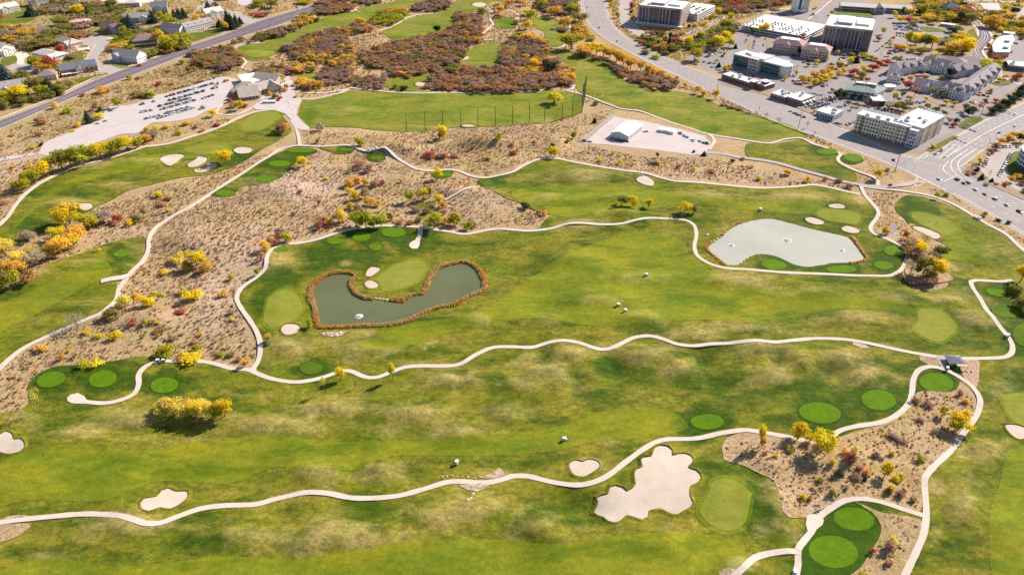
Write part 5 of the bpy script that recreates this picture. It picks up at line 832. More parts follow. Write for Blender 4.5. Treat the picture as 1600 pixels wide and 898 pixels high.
# ---------------------------------------------------------------- scrub oak thickets
OAKS = [('left of the far west green', [(300,85),(330,80),(360,78),(378,88),(380,100),(355,112),(325,108),(305,105)], 'PBEB'),
 ('above the clubhouse', [(392,115),(420,104),(455,107),(462,118),(425,120)], 'BOPB'), ('above the plaza', [(462,105),(485,103),(488,113),(466,118)], 'BO'),
 ('between the far western greens', [(440,80),(485,58),(520,48),(543,55),(545,78),(558,95),(543,107),(500,100),(470,98),(450,88)], 'PBPBO'),
 ('beside the far west fairway', [(520,50),(560,38),(590,38),(580,50),(545,56)], 'BPO'), ('above the far west fairway', [(575,38),(595,22),(630,13),(640,24),(620,38),(600,41)], 'GOB'),
 ('below the north edge of the course', [(638,15),(670,2),(700,0),(700,14),(680,22),(655,20)], 'PPB'), ('near the far bend of the west road', [(500,2),(550,5),(555,17),(522,24),(500,26),(492,14)], 'BPB'),
 ('along the far west road', [(446,48),(470,28),(490,22),(496,34),(480,42),(460,52)], 'BEO'), ('by the west road path', [(388,68),(405,56),(440,46),(445,58),(425,62),(400,67)], 'PPE'),
 ('at the top of the far course', [(712,24),(735,24),(750,30),(752,46),(735,50),(712,44)], 'BPO'),
 ('in the central oak wood', [(570,82),(610,70),(640,66),(660,62),(700,50),(712,44),(752,46),(750,66),(725,78),(718,98),(690,110),(660,118),(640,122),(615,120),(600,107),(575,107),(562,92)], 'BPBBPEBPO'),
 ('above the driving range', [(500,122),(508,112),(545,107),(560,127),(600,120),(608,137),(595,142),(545,132),(500,136)], 'PPPB'), ('at the corner of the range', [(462,130),(478,128),(498,134),(512,142),(470,144)], 'BBO'),
 ('in the front oak wood', [(668,128),(690,110),(720,104),(750,112),(780,108),(800,112),(850,120),(888,128),(868,140),(800,144),(740,145),(690,142),(668,138)], 'BPBPBE'),
 ('in the eastern oak wood', [(776,84),(790,70),(812,62),(852,64),(862,78),(850,92),(872,98),(892,112),(894,134),(868,134),(840,128),(800,116),(786,100)], 'PBPBO'),
 ('below the orange highway row', [(905,86),(930,92),(950,98),(965,108),(985,114),(1000,118),(1030,124),(1058,132),(1050,142),(1020,140),(985,130),(968,120),(955,106),(935,98),(905,90)], 'PBPBW'),
 ('in the north oak mass', [(835,2),(900,-4),(905,20),(880,26),(850,20)], 'PPE'), ('left of the highway bend', [(895,40),(912,44),(930,66),(915,66),(900,56)], 'OTE'),
 ('beside the far road end', [(560,-4),(585,-4),(600,4),(580,10),(562,6)], 'PE'), ('between the left house roofs', [(26,60),(50,62),(52,84),(30,78)], 'EGOT'), ('in the gardens behind the brick house', [(60,98),(95,100),(95,116),(70,118),(58,108)], 'EOGR'), ('in the gardens right of the round street', [(178,62),(205,56),(232,58),(212,68),(204,82),(190,84),(178,78)], 'EEGO'), ('in the gardens by the white dormer house', [(262,60),(290,56),(298,68),(285,78),(262,84),(250,78)], 'GGYO'), ('behind the stepped hotel', [(1524,96),(1552,102),(1566,114),(1552,114),(1530,108)], 'GGY'), ('left of the curving road', [(1472,60),(1514,60),(1510,84),(1478,84)], 'YOGT'), ('among the trees at top right', [(1428,4),(1500,2),(1530,22),(1522,36),(1475,34),(1445,34)], 'GOEORE'), ('in the band above the curved shops', [(1530,30),(1560,34),(1600,38),(1650,42),(1650,72),(1600,58),(1560,50)], 'GOYOE'), ('on the bank above the garage', [(1120,2),(1160,-2),(1235,-4),(1235,8),(1185,14),(1150,22),(1125,22)], 'PEBREP'), ('below the stone office tower', [(1000,62),(1015,64),(1060,68),(1068,80),(1040,84),(1015,76),(1000,70)], 'DEREO'), ('on the slope beside the office drive', [(1075,64),(1110,50),(1145,36),(1150,46),(1130,66),(1095,76),(1078,80)], 'GETE'), ('on the slope left of the round street', [(0,45),(30,42),(60,55),(60,75),(30,72),(0,62)], 'TTEO'), ('behind the top houses', [(60,12),(100,8),(140,10),(200,14),(195,22),(140,20),(100,22),(62,24)], 'EETB'), ('round the middle houses', [(60,60),(110,52),(150,55),(120,62),(110,70),(62,75)], 'EEBT'), ('beside the west road houses', [(225,90),(262,84),(285,76),(280,66),(250,80),(222,84)], 'EBEO'), ('below the left houses', [(5,150),(60,150),(110,140),(118,134),(100,150),(60,160),(5,172)], 'EEDB'),
 ('on the hillside among the houses', [(100,25),(130,30),(160,22),(200,30),(180,40),(150,40),(120,50),(100,46)], 'EEBT')]
_c = []
for where, pg, cols in OAKS:
    a = np.array(pg, float); pw = polyG(pg); x0, y0 = pw.min(0); x1, y1 = pw.max(0); pts = []
    sp = 6.4; area = (x1 - x0) * (y1 - y0)
    for _ in range(int(area / 6)):
        x = x0 + random.random() * (x1 - x0); y = y0 + random.random() * (y1 - y0)
        if all((x - p[0]) ** 2 + (y - p[1]) ** 2 > sp * sp for p in pts): pts.append((x, y))
    X = np.array([p[0] for p in pts]); Y = np.array([p[1] for p in pts]); ins = inside(pw, X, Y)
    for p, k_ in zip(pts, ins):
        if k_:
            z_ = vnoise(p[0], p[1], 34, 77); ci = int(min(len(cols) - 1, max(0, (float(z_) * 1.3 - .15) * len(cols)))); 
            if random.random() < .16: ci = random.randrange(len(cols))
            _c.append((p[0], p[1], where, cols[ci]))
_c.sort(key=lambda q: q[1]); OV = []; OF = []; OC = []; nb = 0
cnt_in = {}
for i, (x, y, where, cc) in enumerate(_c):
    q_ = float(vnoise(x, y, 18, 91)); wm = 8.4 + 2.5 * random.random() + 3.5 * q_; hm = 4.0 + 1.6 * random.random() + 4.6 * q_; z = float(H(x, y)) - .2; rz = random.random() * math.tau; me = random.choice(CR['oak']); cl = jit(PAL[cc][0], .2)
    if i < 290:
        o = mobj('scrub_oak', me, None, (x, y, z), rz); o.scale = (wm * 1.1, wm * 1.1, hm); o.color = cl
        tag(o, f"{PAL[cc][1]} scrub oak crowded among its like {where}", 'tree', 'scrub oaks of the thickets')
    else:
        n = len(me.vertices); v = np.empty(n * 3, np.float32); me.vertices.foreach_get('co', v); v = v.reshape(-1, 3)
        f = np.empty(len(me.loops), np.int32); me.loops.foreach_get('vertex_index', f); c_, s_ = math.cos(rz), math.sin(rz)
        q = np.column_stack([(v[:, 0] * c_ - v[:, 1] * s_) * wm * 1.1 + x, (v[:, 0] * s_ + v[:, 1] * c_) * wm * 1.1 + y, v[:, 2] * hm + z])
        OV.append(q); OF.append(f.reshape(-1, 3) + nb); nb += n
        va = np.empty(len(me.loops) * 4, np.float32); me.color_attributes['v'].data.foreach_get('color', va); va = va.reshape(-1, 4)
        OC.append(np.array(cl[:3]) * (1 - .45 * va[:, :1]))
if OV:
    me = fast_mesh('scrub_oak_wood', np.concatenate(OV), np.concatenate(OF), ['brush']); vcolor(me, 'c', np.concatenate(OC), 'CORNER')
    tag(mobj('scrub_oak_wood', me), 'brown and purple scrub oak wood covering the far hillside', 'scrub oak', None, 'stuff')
print('oaks', len(_c))
# ---------------------------------------------------------------- sagebrush: countless low clumps, joined
def ppoly(p): return np.array(p, float)
NOBRUSH = [w_ for k_, w_ in TURF.items()] + [polyG(p) for p in (FLATS[0],)] 
def scatter(n, region_px, seed, dens_fn=None):
    r = np.random.default_rng(seed); pw = polyG(region_px); x0, y0 = pw.min(0); x1, y1 = pw.max(0)
    X = x0 + r.random(n) * (x1 - x0); Y = y0 + r.random(n) * (y1 - y0); k_ = inside(pw, X, Y); return X[k_], Y[k_], r
def not_in(X, Y, polys, margin=0):
    ok = np.ones(len(X), bool)
    for p in polys:
        x0, y0 = p.min(0); x1, y1 = p.max(0); m = ok & (X > x0 - margin) & (X < x1 + margin) & (Y > y0 - margin) & (Y < y1 + margin)
        if not m.any(): continue
        idx = np.where(m)[0]; i_ = inside(p, X[idx], Y[idx]); ok[idx[i_]] = False
    return ok
def clumps(name, X, Y, S, Hh, C, mat='brush', kind='stuff', label=None, cat=None, blades=11):
    """each clump: a low ragged mound of twiggy triangles fanning out and up from its root"""
    n = len(X); r = np.random.default_rng(3); Z = H(X, Y) - .1; B = blades
    a = (np.arange(B)[None] + r.random((n, B))) * (math.tau / B) * 2.0; el = r.random((n, B)) ** .7; rad = S[:, None] * (.18 + .34 * r.random((n, B))) * (1.15 - .8 * el); hz = Hh[:, None] * (.25 + .85 * el)
    cx = X[:, None] + rad * .45 * np.cos(a); cy = Y[:, None] + rad * .45 * np.sin(a); wd = S[:, None] * (.15 + .13 * r.random((n, B)))
    tx, ty = -np.sin(a), np.cos(a); V = np.zeros((n, B, 3, 3)); tw = r.random((n, B)) - .5
    V[:, :, 0, 0] = cx - tx * wd; V[:, :, 0, 1] = cy - ty * wd; V[:, :, 0, 2] = Z[:, None] + hz * (.1 + .5 * np.clip(tw, 0, 1))
    V[:, :, 1, 0] = cx + tx * wd; V[:, :, 1, 1] = cy + ty * wd; V[:, :, 1, 2] = Z[:, None] + hz * (.1 + .5 * np.clip(-tw, 0, 1))
    V[:, :, 2, 0] = X[:, None] + rad * 1.1 * np.cos(a + tw); V[:, :, 2, 1] = Y[:, None] + rad * 1.1 * np.sin(a + tw); V[:, :, 2, 2] = Z[:, None] + hz
    F = np.arange(n * B * 3).reshape(-1, 3); me = fast_mesh(name, V.reshape(-1, 3), F, [mat]); fc = np.repeat(C, B, 0) * (.72 + .56 * r.random((n * B, 1)))
    vcolor(me, 'c', np.repeat(np.clip(fc, 0, 1), 3, 0), 'CORNER'); return tag(mobj(name, me), label, cat, None, kind)
SAGE_REG = [  # region, attempts per 1000 m2, palette weights, size
 ([(240,360),(330,300),(440,240),(560,235),(640,262),(760,282),(800,312),(860,325),(845,350),(700,358),(560,352),(440,378),(400,430),(370,470),(400,560),(290,560),(120,568),(60,590),(30,640),(-40,650),(-40,600),(40,548),(140,500),(190,450)], 70, 'sage', (1.0, 2.4)),
 ([(470,205),(620,208),(900,182),(960,170),(905,225),(1000,245),(1110,248),(1340,292),(1300,292),(1200,290),(1033,275),(900,250),(850,246),(760,275),(650,258),(560,230),(480,226)], 70, 'sage', (1.0, 2.4)),
 ([(-40,390),(60,370),(170,318),(300,278),(400,245),(440,235),(300,315),(240,355),(225,372),(60,420),(-40,450)], 75, 'sage', (1.0, 2.4)),
 ([(-40,232),(80,172),(225,116),(380,62),(480,34),(430,60),(385,90),(385,110),(345,122),(240,150),(170,168),(62,240),(-40,262)], 60, 'olive', (1.2, 2.6)),
 ([(-40,265),(75,245),(300,190),(440,180),(300,205),(195,238),(68,280),(13,335),(-40,370)], 60, 'olive', (1.1, 2.4)),
 ([(1130,700),(1170,690),(1240,695),(1300,700),(1420,640),(1440,612),(1495,612),(1520,620),(1518,660),(1440,740),(1438,798),(1330,776),(1260,806),(1225,790),(1210,752)], 230, 'sage', (.7, 2.3)),
 ([(1370,800),(1440,815),(1400,900),(1340,905),(1370,850)], 200, 'sage', (.6, 1.9)), ([(1345,300),(1405,300),(1400,330),(1420,355),(1450,375),(1480,400),(1470,440),(1415,440),(1405,380),(1370,350)], 90, 'sage', (.8, 2.0)),
 ([(1340,292),(1400,268),(1350,250),(1335,268)], 50, 'sage', (.8, 1.6)), ([(1060,136),(1200,186),(1300,232),(1300,225),(1200,178),(1060,128)], 120, 'sage', (1, 2.4)), ([(1300,225),(1405,268),(1395,280),(1320,245)], 50, 'olive', (.8, 1.8)),
 ([(1440,292),(1480,304),(1600,380),(1600,374),(1480,300)], 90, 'olive', (.8, 1.8)),
 ([(470,34),(520,12),(700,-10),(900,-10),(912,40),(890,80),(890,140),(800,142),(640,142),(470,152),(462,120),(380,115),(400,95)], 28, 'brown', (1.6, 3.6)),
 ([(-40,190),(147,124),(400,30),(560,-15),(-40,-15)], 26, 'olive', (1.4, 3.6)), ([(950,-10),(1300,-10),(1180,24),(1060,62),(1130,72),(1060,95),(1000,70),(960,40)], 60, 'olive', (1.3, 3.2)),
 ([(1440,-10),(1640,-10),(1640,60),(1545,50),(1500,30),(1450,20)], 20, 'olive', (1.6, 4)), ([(-20,820),(50,817),(30,837),(0,848)], 150, 'sage', (.5, 1.2))]
SPAL = {'sage': [((.54,.38,.23),4),((.60,.44,.28),4),((.40,.27,.17),2.2),((.60,.40,.18),3),((.42,.33,.12),1.5),((.52,.38,.31),2),((.54,.27,.13),.5),((.72,.50,.08),.4)],
        'olive': [((.50,.39,.15),4),((.60,.43,.19),4),((.38,.30,.10),3),((.54,.39,.22),2),((.64,.49,.12),1),((.54,.26,.13),.5),((.72,.50,.07),.4)],
        'brown': [((.52,.36,.20),3),((.42,.27,.15),3),((.58,.41,.20),3),((.40,.31,.11),1.5),((.62,.36,.10),.7)]}
BX, BY, BS, BH, BC = [], [], [], [], []
AVOID = [w_ for k_, w_ in TURF.items() if not k_.startswith('mown')] + [polyG(p) for p in ([(62,240),(72,222),(160,180),(170,168),(262,146),(345,121),(372,127),(352,162),(318,176),(228,198),(160,220),(80,243)], [(912,224),(961,182),(1110,215),(1109,235),(1030,237),(950,228)], [(395,172),(360,160),(365,130),(400,112),(436,120),(452,120),(466,168),(484,204),(460,204)], HW_L + HW_R[::-1], [(0,188),(147,126),(287,75),(394,37),(500,5),(500,16),(425,43),(305,81),(200,121),(80,167),(0,202)], [(1072,90),(1145,60),(1170,40),(1290,12),(1345,0),(1445,38),(1520,90),(1600,134),(1440,238),(1200,149)])]
AVOID += LAID
PATHW = [polyG(p) for p in PATHS.values()]
for reg, dens, pal, (s0, s1) in SAGE_REG:
    pw = polyG(reg); bb = (pw.max(0) - pw.min(0)); n = int(bb[0] * bb[1] / 1000 * dens * 3.6)
    X, Y, r = scatter(n, reg, len(BX) + 5); ok = not_in(X, Y, AVOID) | (~not_in(X, Y, list(NAT.values())) & not_in(X, Y, LAID)); X, Y = X[ok], Y[ok]
    dn = vnoise(X, Y, 14, 9) * .6 + vnoise(X, Y, 45, 19) * .5; k_ = r.random(len(X)) < np.clip(dn * 1.7 - .15, .15, 1); X, Y = X[k_], Y[k_]
    d = np.full(len(X), 1e9)
    for p in PATHW:
        x0, y0 = p.min(0) - 6; x1, y1 = p.max(0) + 6; m = (X > x0) & (X < x1) & (Y > y0) & (Y < y1)
        if m.any(): d[m] = np.minimum(d[m], dist_poly(p, X[m], Y[m], False))
    k_ = d > 2.2; X, Y = X[k_], Y[k_]; n = len(X)
    cols_, wts = zip(*SPAL[pal]); wts = np.array(wts) / sum(wts)
    zone = (vnoise(X, Y, 30, 41) * len(cols_) * .999).astype(int); pick = np.where(r.random(n) < .3, zone, r.choice(len(cols_), n, p=wts))
    C = np.array(cols_)[pick] * (.75 + .5 * r.random((n, 1))); S = s0 + (s1 - s0) * r.random(n) ** 2.6
    BX.append(X); BY.append(Y); BS.append(S * 1.15); BH.append(S * (.5 + .3 * r.random(n))); BC.append(C)
print('sage', sum(map(len, BX)))
clumps('sagebrush', np.concatenate(BX), np.concatenate(BY), np.concatenate(BS), np.concatenate(BH), np.concatenate(BC), label='low grey and tan sagebrush clumps dotting the dry slopes', cat='sagebrush')
# ---------------------------------------------------------------- reeds round the ponds
def reeds(poly_px, ranges, width, hgt, label, seed, dens=7):
    w_ = smooth(polyG(poly_px), True, 1.0); n = len(w_); r = np.random.default_rng(seed); t = np.roll(w_, -1, 0) - np.roll(w_, 1, 0); t /= np.hypot(t[:, 0], t[:, 1])[:, None]; nr = np.stack([t[:, 1], -t[:, 0]], 1)
    area = .5 * np.sum(w_[:, 0] * np.roll(w_[:, 1], -1) - np.roll(w_[:, 0], -1) * w_[:, 1]); nr = nr if area > 0 else -nr
    X, Y, S, Hh, C = [], [], [], [], []
    ppx, ppy = W2P(w_[:, 0], w_[:, 1])
    for i in range(n):
        f = ranges(ppx[i], ppy[i]) * (.7 + .6 * float(vnoise(w_[i, 0], w_[i, 1], 9, seed)))
        if f < .3: continue
        for _ in range(dens):
            u = r.random(); p = w_[i] + nr[i] * ((u - .25) * width * f) + t[i] * r.random(); X.append(p[0]); Y.append(p[1]); S.append(.5 + .6 * r.random()); Hh.append(hgt * (.45 + .8 * r.random()) * (1 - .5 * abs(u - .4)))
            z_ = float(vnoise(p[0], p[1], 16, seed + 3)); base = np.array((.78, .42, .10)) * (z_) + np.array((.72, .54, .28)) * (1 - z_)
            if r.random() < .2: base = np.array((.30, .27, .07))
            C.append(base * (.7 + .6 * r.random()))
    return clumps('reeds', np.array(X), np.array(Y), np.array(S), np.array(Hh), np.array(C), 'reed', 'stuff', label, 'reeds')
reeds(POND_LONG, lambda x, y: 0 if (583 < x < 608 and 460 < y < 472) else 1, 3.9, 1.9, 'rust and tan reeds ringing the long pond', 5, 30)
reeds(POND_EAST, lambda x, y: (1 if (x < 1135 and y > 378) else 1 if x > 1328 else .75 if (1128 < x < 1160 and y < 370) else .1), 2.8, 1.5, 'rust and tan reeds in patches round the east pond', 6, 20)
# ================================================================ BUILDINGS
WC = {}
def win_mesh(w_, h_, glass='glass_dark', frame='frame_white', cross=False):
    k_ = (round(w_, 2), round(h_, 2), glass, frame, cross)
    if k_ not in WC:
        m = MB(); f = min(.14, w_ * .12)
        m.box(-w_/2, -.05, 0, w_/2, .04, h_, glass)
        m.box(-w_/2 - f, -.12, -f, -w_/2, .04, h_ + f, frame); m.box(w_/2, -.12, -f, w_/2 + f, .04, h_ + f, frame)
        m.box(-w_/2, -.12, h_, w_/2, .04, h_ + f, frame); m.box(-w_/2, -.18, -f, w_/2, .04, 0, frame)
        if cross: m.box(-.04, -.09, 0, .04, -.05, h_, frame)
        WC[k_] = m.mesh('window')
    return WC[k_]
for n_, c_ in (('frame_white', (.72,.70,.66)), ('frame_tan', (.50,.42,.34)), ('frame_grey', (.30,.29,.30)), ('frame_stone', (.42,.34,.31)), ('frame_dark', (.08,.08,.09)), ('wall_white', (.76,.73,.68)), ('wall_cream', (.66,.58,.46)), ('wall_tan', (.52,.42,.32)),
    ('wall_pink', (.52,.38,.34)), ('wall_grey', (.46,.45,.46)), ('wall_bluegrey', (.40,.43,.50)), ('wall_stone', (.50,.39,.35)), ('wall_brick', (.30,.12,.085)), ('wall_darkbrick', (.22,.10,.09)), ('wall_mauve', (.44,.33,.32)),
    ('roof_slate', (.17,.17,.21)), ('roof_grey', (.35,.31,.295)), ('roof_brown', (.27,.20,.185)), ('roof_tan', (.50,.40,.34)), ('roof_mauve', (.29,.235,.25)), ('roof_pale', (.60,.54,.50)), ('roof_maroon', (.20,.10,.10)), ('roof_pink', (.55,.40,.36)),
    ('roof_club', (.47,.385,.33)), ('roof_green', (.26,.30,.28)), ('roof_rose', (.40,.24,.215)), ('membrane', (.82,.80,.79)), ('membrane_grey', (.55,.53,.53)), ('door_white', (.74,.72,.68)), ('door_brown', (.18,.10,.06)), ('awning_teal', (.05,.22,.24)), ('unit_grey', (.42,.42,.43)), ('hotel_cream', (.78,.68,.52)), ('hotel_brown', (.30,.19,.13)), ('shed_white', (.80,.79,.78)), ('shed_grey', (.52,.53,.55))):
    plain(n_, c_, .85, .2, .10, .35)
class Bd:
    def __init__(s, name, label, cat, A, B, z=0.0, z0=0.0, group=None):
        a = np.array(P0(*A, z)); b = np.array(P0(*B, z)); d = b - a; s.W = float(np.hypot(*d)); s.a = math.atan2(d[1], d[0]); s.o = a
        s.root = empty(name, (a[0], a[1], z0), s.a); tag(s.root, label, cat, group); s.z0 = z0
    def loc(s, px, py, z=0.0):
        p = np.array(P0(px, py, z)) - s.o; c, q = math.cos(s.a), math.sin(s.a); return float(p[0] * c + p[1] * q), float(-p[0] * q + p[1] * c)
    def depth(s, px, py, z): return s.loc(px, py, z)[1]
    def wall(s, x0, y0, x1, y1, h, mat, z=-.3, name='wall', parent=None):
        m = MB(); m.box(x0, y0, z, x1, y1, h, mat); return m.build(name, parent or s.root)
    def flat(s, x0, y0, x1, y1, h, mat='membrane', trim=None, par=.7, units=0, seed=1):
        t = trim or 'frame_white'; m = MB(); m.box(x0 + .3, y0 + .3, h - .1, x1 - .3, y1 - .3, h + .12, mat)
        for q in ((x0 - .15, y0 - .15, x1 + .15, y0 + .3), (x0 - .15, y1 - .3, x1 + .15, y1 + .15), (x0 - .15, y0 + .3, x0 + .3, y1 - .3), (x1 - .3, y0 + .3, x1 + .15, y1 - .3)): m.box(q[0], q[1], h - .35, q[2], q[3], h + par, t)
        o = m.build('roof', s.root); r = random.Random(seed)
        for i in range(units):
            ux = x0 + (x1 - x0) * (.15 + .7 * r.random()); uy = y0 + (y1 - y0) * (.2 + .6 * r.random()); q = MB(); a, b = 1.2 + r.random() * 1.6, .8 + r.random(); q.box(ux - a, uy - b, h + .125, ux + a, uy + b, h + 1.3 + r.random(), 'unit_grey'); q.box(ux - a * .5, uy - b * .5, h + 1.0, ux + a * .4, uy + b * .4, h + 2.5, 'frame_white'); q.build('roof_unit', o)
        return o
    def gable(s, x0, y0, x1, y1, h, rise, mat, axis='x', over=.6, gmat=None, name='roof'):
        m = MB(); t = .25
        if axis == 'x':
            yc = (y0 + y1) / 2; k = rise / ((y1 - y0) / 2); e0 = h - over * k
            for (ya, yb) in ((y0 - over, yc), (y1 + over, yc)):
                za, zb = e0, h + rise; m.face([(x0 - over, ya, za), (x1 + over, ya, za), (x1 + over, yb, zb), (x0 - over, yb, zb)], mat); m.face([(x0 - over, ya, za - t), (x0 - over, ya, za), (x1 + over, ya, za), (x1 + over, ya, za - t)], 'frame_white')
                for xx in (x0 - over, x1 + over): m.face([(xx, ya, za - t), (xx, yb, zb - t), (xx, yb, zb), (xx, ya, za)], 'frame_white')
            if gmat:
                for xx in (x0, x1): m.face([(xx, y0, h), (xx, y1, h), (xx, yc, h + rise - .05)], gmat)
        else:
            xc = (x0 + x1) / 2; k = rise / ((x1 - x0) / 2); e0 = h - over * k
            for (xa, xb) in ((x0 - over, xc), (x1 + over, xc)):
                za, zb = e0, h + rise; m.face([(xa, y0 - over, za), (xa, y1 + over, za), (xb, y1 + over, zb), (xb, y0 - over, zb)], mat)
                m.face([(xa, y0 - over, za - t), (xa, y0 - over, za), (xa, y1 + over, za), (xa, y1 + over, za - t)], 'frame_white')
                for yy in (y0 - over, y1 + over): m.face([(xa, yy, za - t), (xb, yy, zb - t), (xb, yy, zb), (xa, yy, za)], 'frame_white')
            if gmat:
                for yy in (y0, y1): m.face([(x0, yy, h), (x1, yy, h), (xc, yy, h + rise - .05)], gmat)
        return m.build(name, s.root)
    def hip(s, x0, y0, x1, y1, h, rise, mat, over=.7, flat_top=0.0, top_mat='membrane'):
        x0 -= over; x1 += over; y0 -= over; y1 += over; m = MB(); W_, D = x1 - x0, y1 - y0; i = min(W_, D) / 2 * (1 - flat_top)
        a = [(x0, y0, h - .1), (x1, y0, h - .1), (x1, y1, h - .1), (x0, y1, h - .1)]
        if flat_top: b = [(x0 + i, y0 + i, h + rise), (x1 - i, y0 + i, h + rise), (x1 - i, y1 - i, h + rise), (x0 + i, y1 - i, h + rise)]
        elif W_ >= D: b = [(x0 + i, (y0 + y1) / 2, h + rise), (x1 - i, (y0 + y1) / 2, h + rise)]; b = [b[0], b[1], b[1], b[0]]
        else: b = [((x0 + x1) / 2, y0 + i, h + rise), ((x0 + x1) / 2, y1 - i, h + rise)]; b = [b[0], b[0], b[1], b[1]]
        for q in range(4):
            r_ = (q + 1) % 4; p = [a[q], a[r_], b[r_], b[q]]; p = [v for n_, v in enumerate(p) if v != p[n_ - 1]]; m.face(p, mat)
            m.face([(a[q][0], a[q][1], h - .4), (a[r_][0], a[r_][1], h - .4), a[r_], a[q]], 'frame_white')
        if flat_top: m.face(b, top_mat)
        return m.build('roof', s.root)
    def wins(s, side, u0, u1, fixed, zs, n, w_, h_, glass='glass_dark', frame='frame_white', parent=None, skip=(), name='window', mesh=None):
        me = mesh or win_mesh(w_, h_, glass, frame)
        for z in zs:
            for i in range(n):
                if i in skip: continue
                u = u0 + (u1 - u0) * (i + .5) / n
                loc, rz = {'front': ((u, fixed - .02, z), 0), 'back': ((u, fixed + .02, z), math.pi), 'right': ((fixed + .02, u, z), math.pi / 2), 'left': ((fixed - .02, u, z), -math.pi / 2)}[side]
                mobj(name, me, parent or s.root, loc, rz)
    def box(s, name, *a, parent=None): m = MB(); m.box(*a); return m.build(name, parent or s.root)
def house(A, B, depth, h, wallm, roofm, label, rtype='hip', rise=2.6, wing=None, wall2=None, garage=True, z0=0.0, dormers=0):
    b = Bd('house', label, 'house', A, B, z0=z0, group='houses of the residential streets'); W_ = b.W; b.wall(0, 0, W_, depth, h, wallm)
    if rtype == 'hip': b.hip(0, 0, W_, depth, h, rise, roofm)
    elif rtype == 'gx': b.gable(0, 0, W_, depth, h, rise, roofm, 'x', gmat=wallm)
    else: b.gable(0, 0, W_, depth, h, rise, roofm, 'y', gmat=wallm)
    if wing:                                                 # (x0, x1, y0(negative: forward), height, roof)
        x0, x1, y0, hh = wing; b.wall(x0 * W_, y0, x1 * W_, depth * .5, hh, wall2 or wallm, name='wing_wall'); b.gable(x0 * W_, y0, x1 * W_, depth * .55, hh, (x1 - x0) * W_ * .28, roofm, 'y', gmat=wall2 or wallm, name='wing_roof')
        b.wins('front', x0 * W_ + .6, x1 * W_ - .6, y0, [h_ for h_ in (1.0, 4.0) if h_ + 1.6 < hh], 2, 1.2, 1.4)
    fl = [1.0] + ([4.0] if h > 5.5 else []); n = max(2, int(W_ / 3.6)); sk = set()
    if wing: sk = {i for i in range(n) if wing[0] - .02 < (i + .5) / n < wing[1] + .02}
    b.wins('front', .6, W_ - .6, 0, fl, n, 1.3, 1.5, skip=sk, parent=None); b.wins('right', .8, depth - .8, W_, fl, max(2, int(depth / 4)), 1.3, 1.5); b.wins('left', .8, depth - .8, 0, fl, max(2, int(depth / 4)), 1.3, 1.5)
    fr = [i for i in range(n) if i not in sk]
    dx = .6 + (W_ - 1.2) * (fr[len(fr) // 2] + 1.0) / n if fr else W_ * .5
    b.box('door', dx - .5, -.08, 0, dx + .5, .02, 2.1, 'door_brown')
    if garage: m = MB(); m.box(W_ + .001, depth * .35, 0, W_ + .08, depth * .35 + 4.6, 2.4, 'door_white'); m.build('garage_door', b.root)
    m = MB(); m.box(W_ * .3, depth * .6, h + .2, W_ * .3 + .9, depth * .6 + .9, h + rise + 1.1, 'wall_brick'); m.build('chimney', b.root)
    for i in range(dormers):
        x = W_ * (i + .6) / (dormers + .2); m = MB(); yy = depth * .12; m.box(x - .9, yy, h + .1, x + .9, yy + 2.6, h + 1.7, 'wall_white'); m.face([(x - 1.2, yy - .2, h + 1.6), (x, yy - .2, h + 2.5), (x, yy + 3, h + 2.5), (x - 1.2, yy + 3, h + 1.6)], roofm); m.face([(x + 1.2, yy - .2, h + 1.6), (x, yy - .2, h + 2.5), (x, yy + 3, h + 2.5), (x + 1.2, yy + 3, h + 1.6)], roofm); m.build('dormer', b.root)
    return b
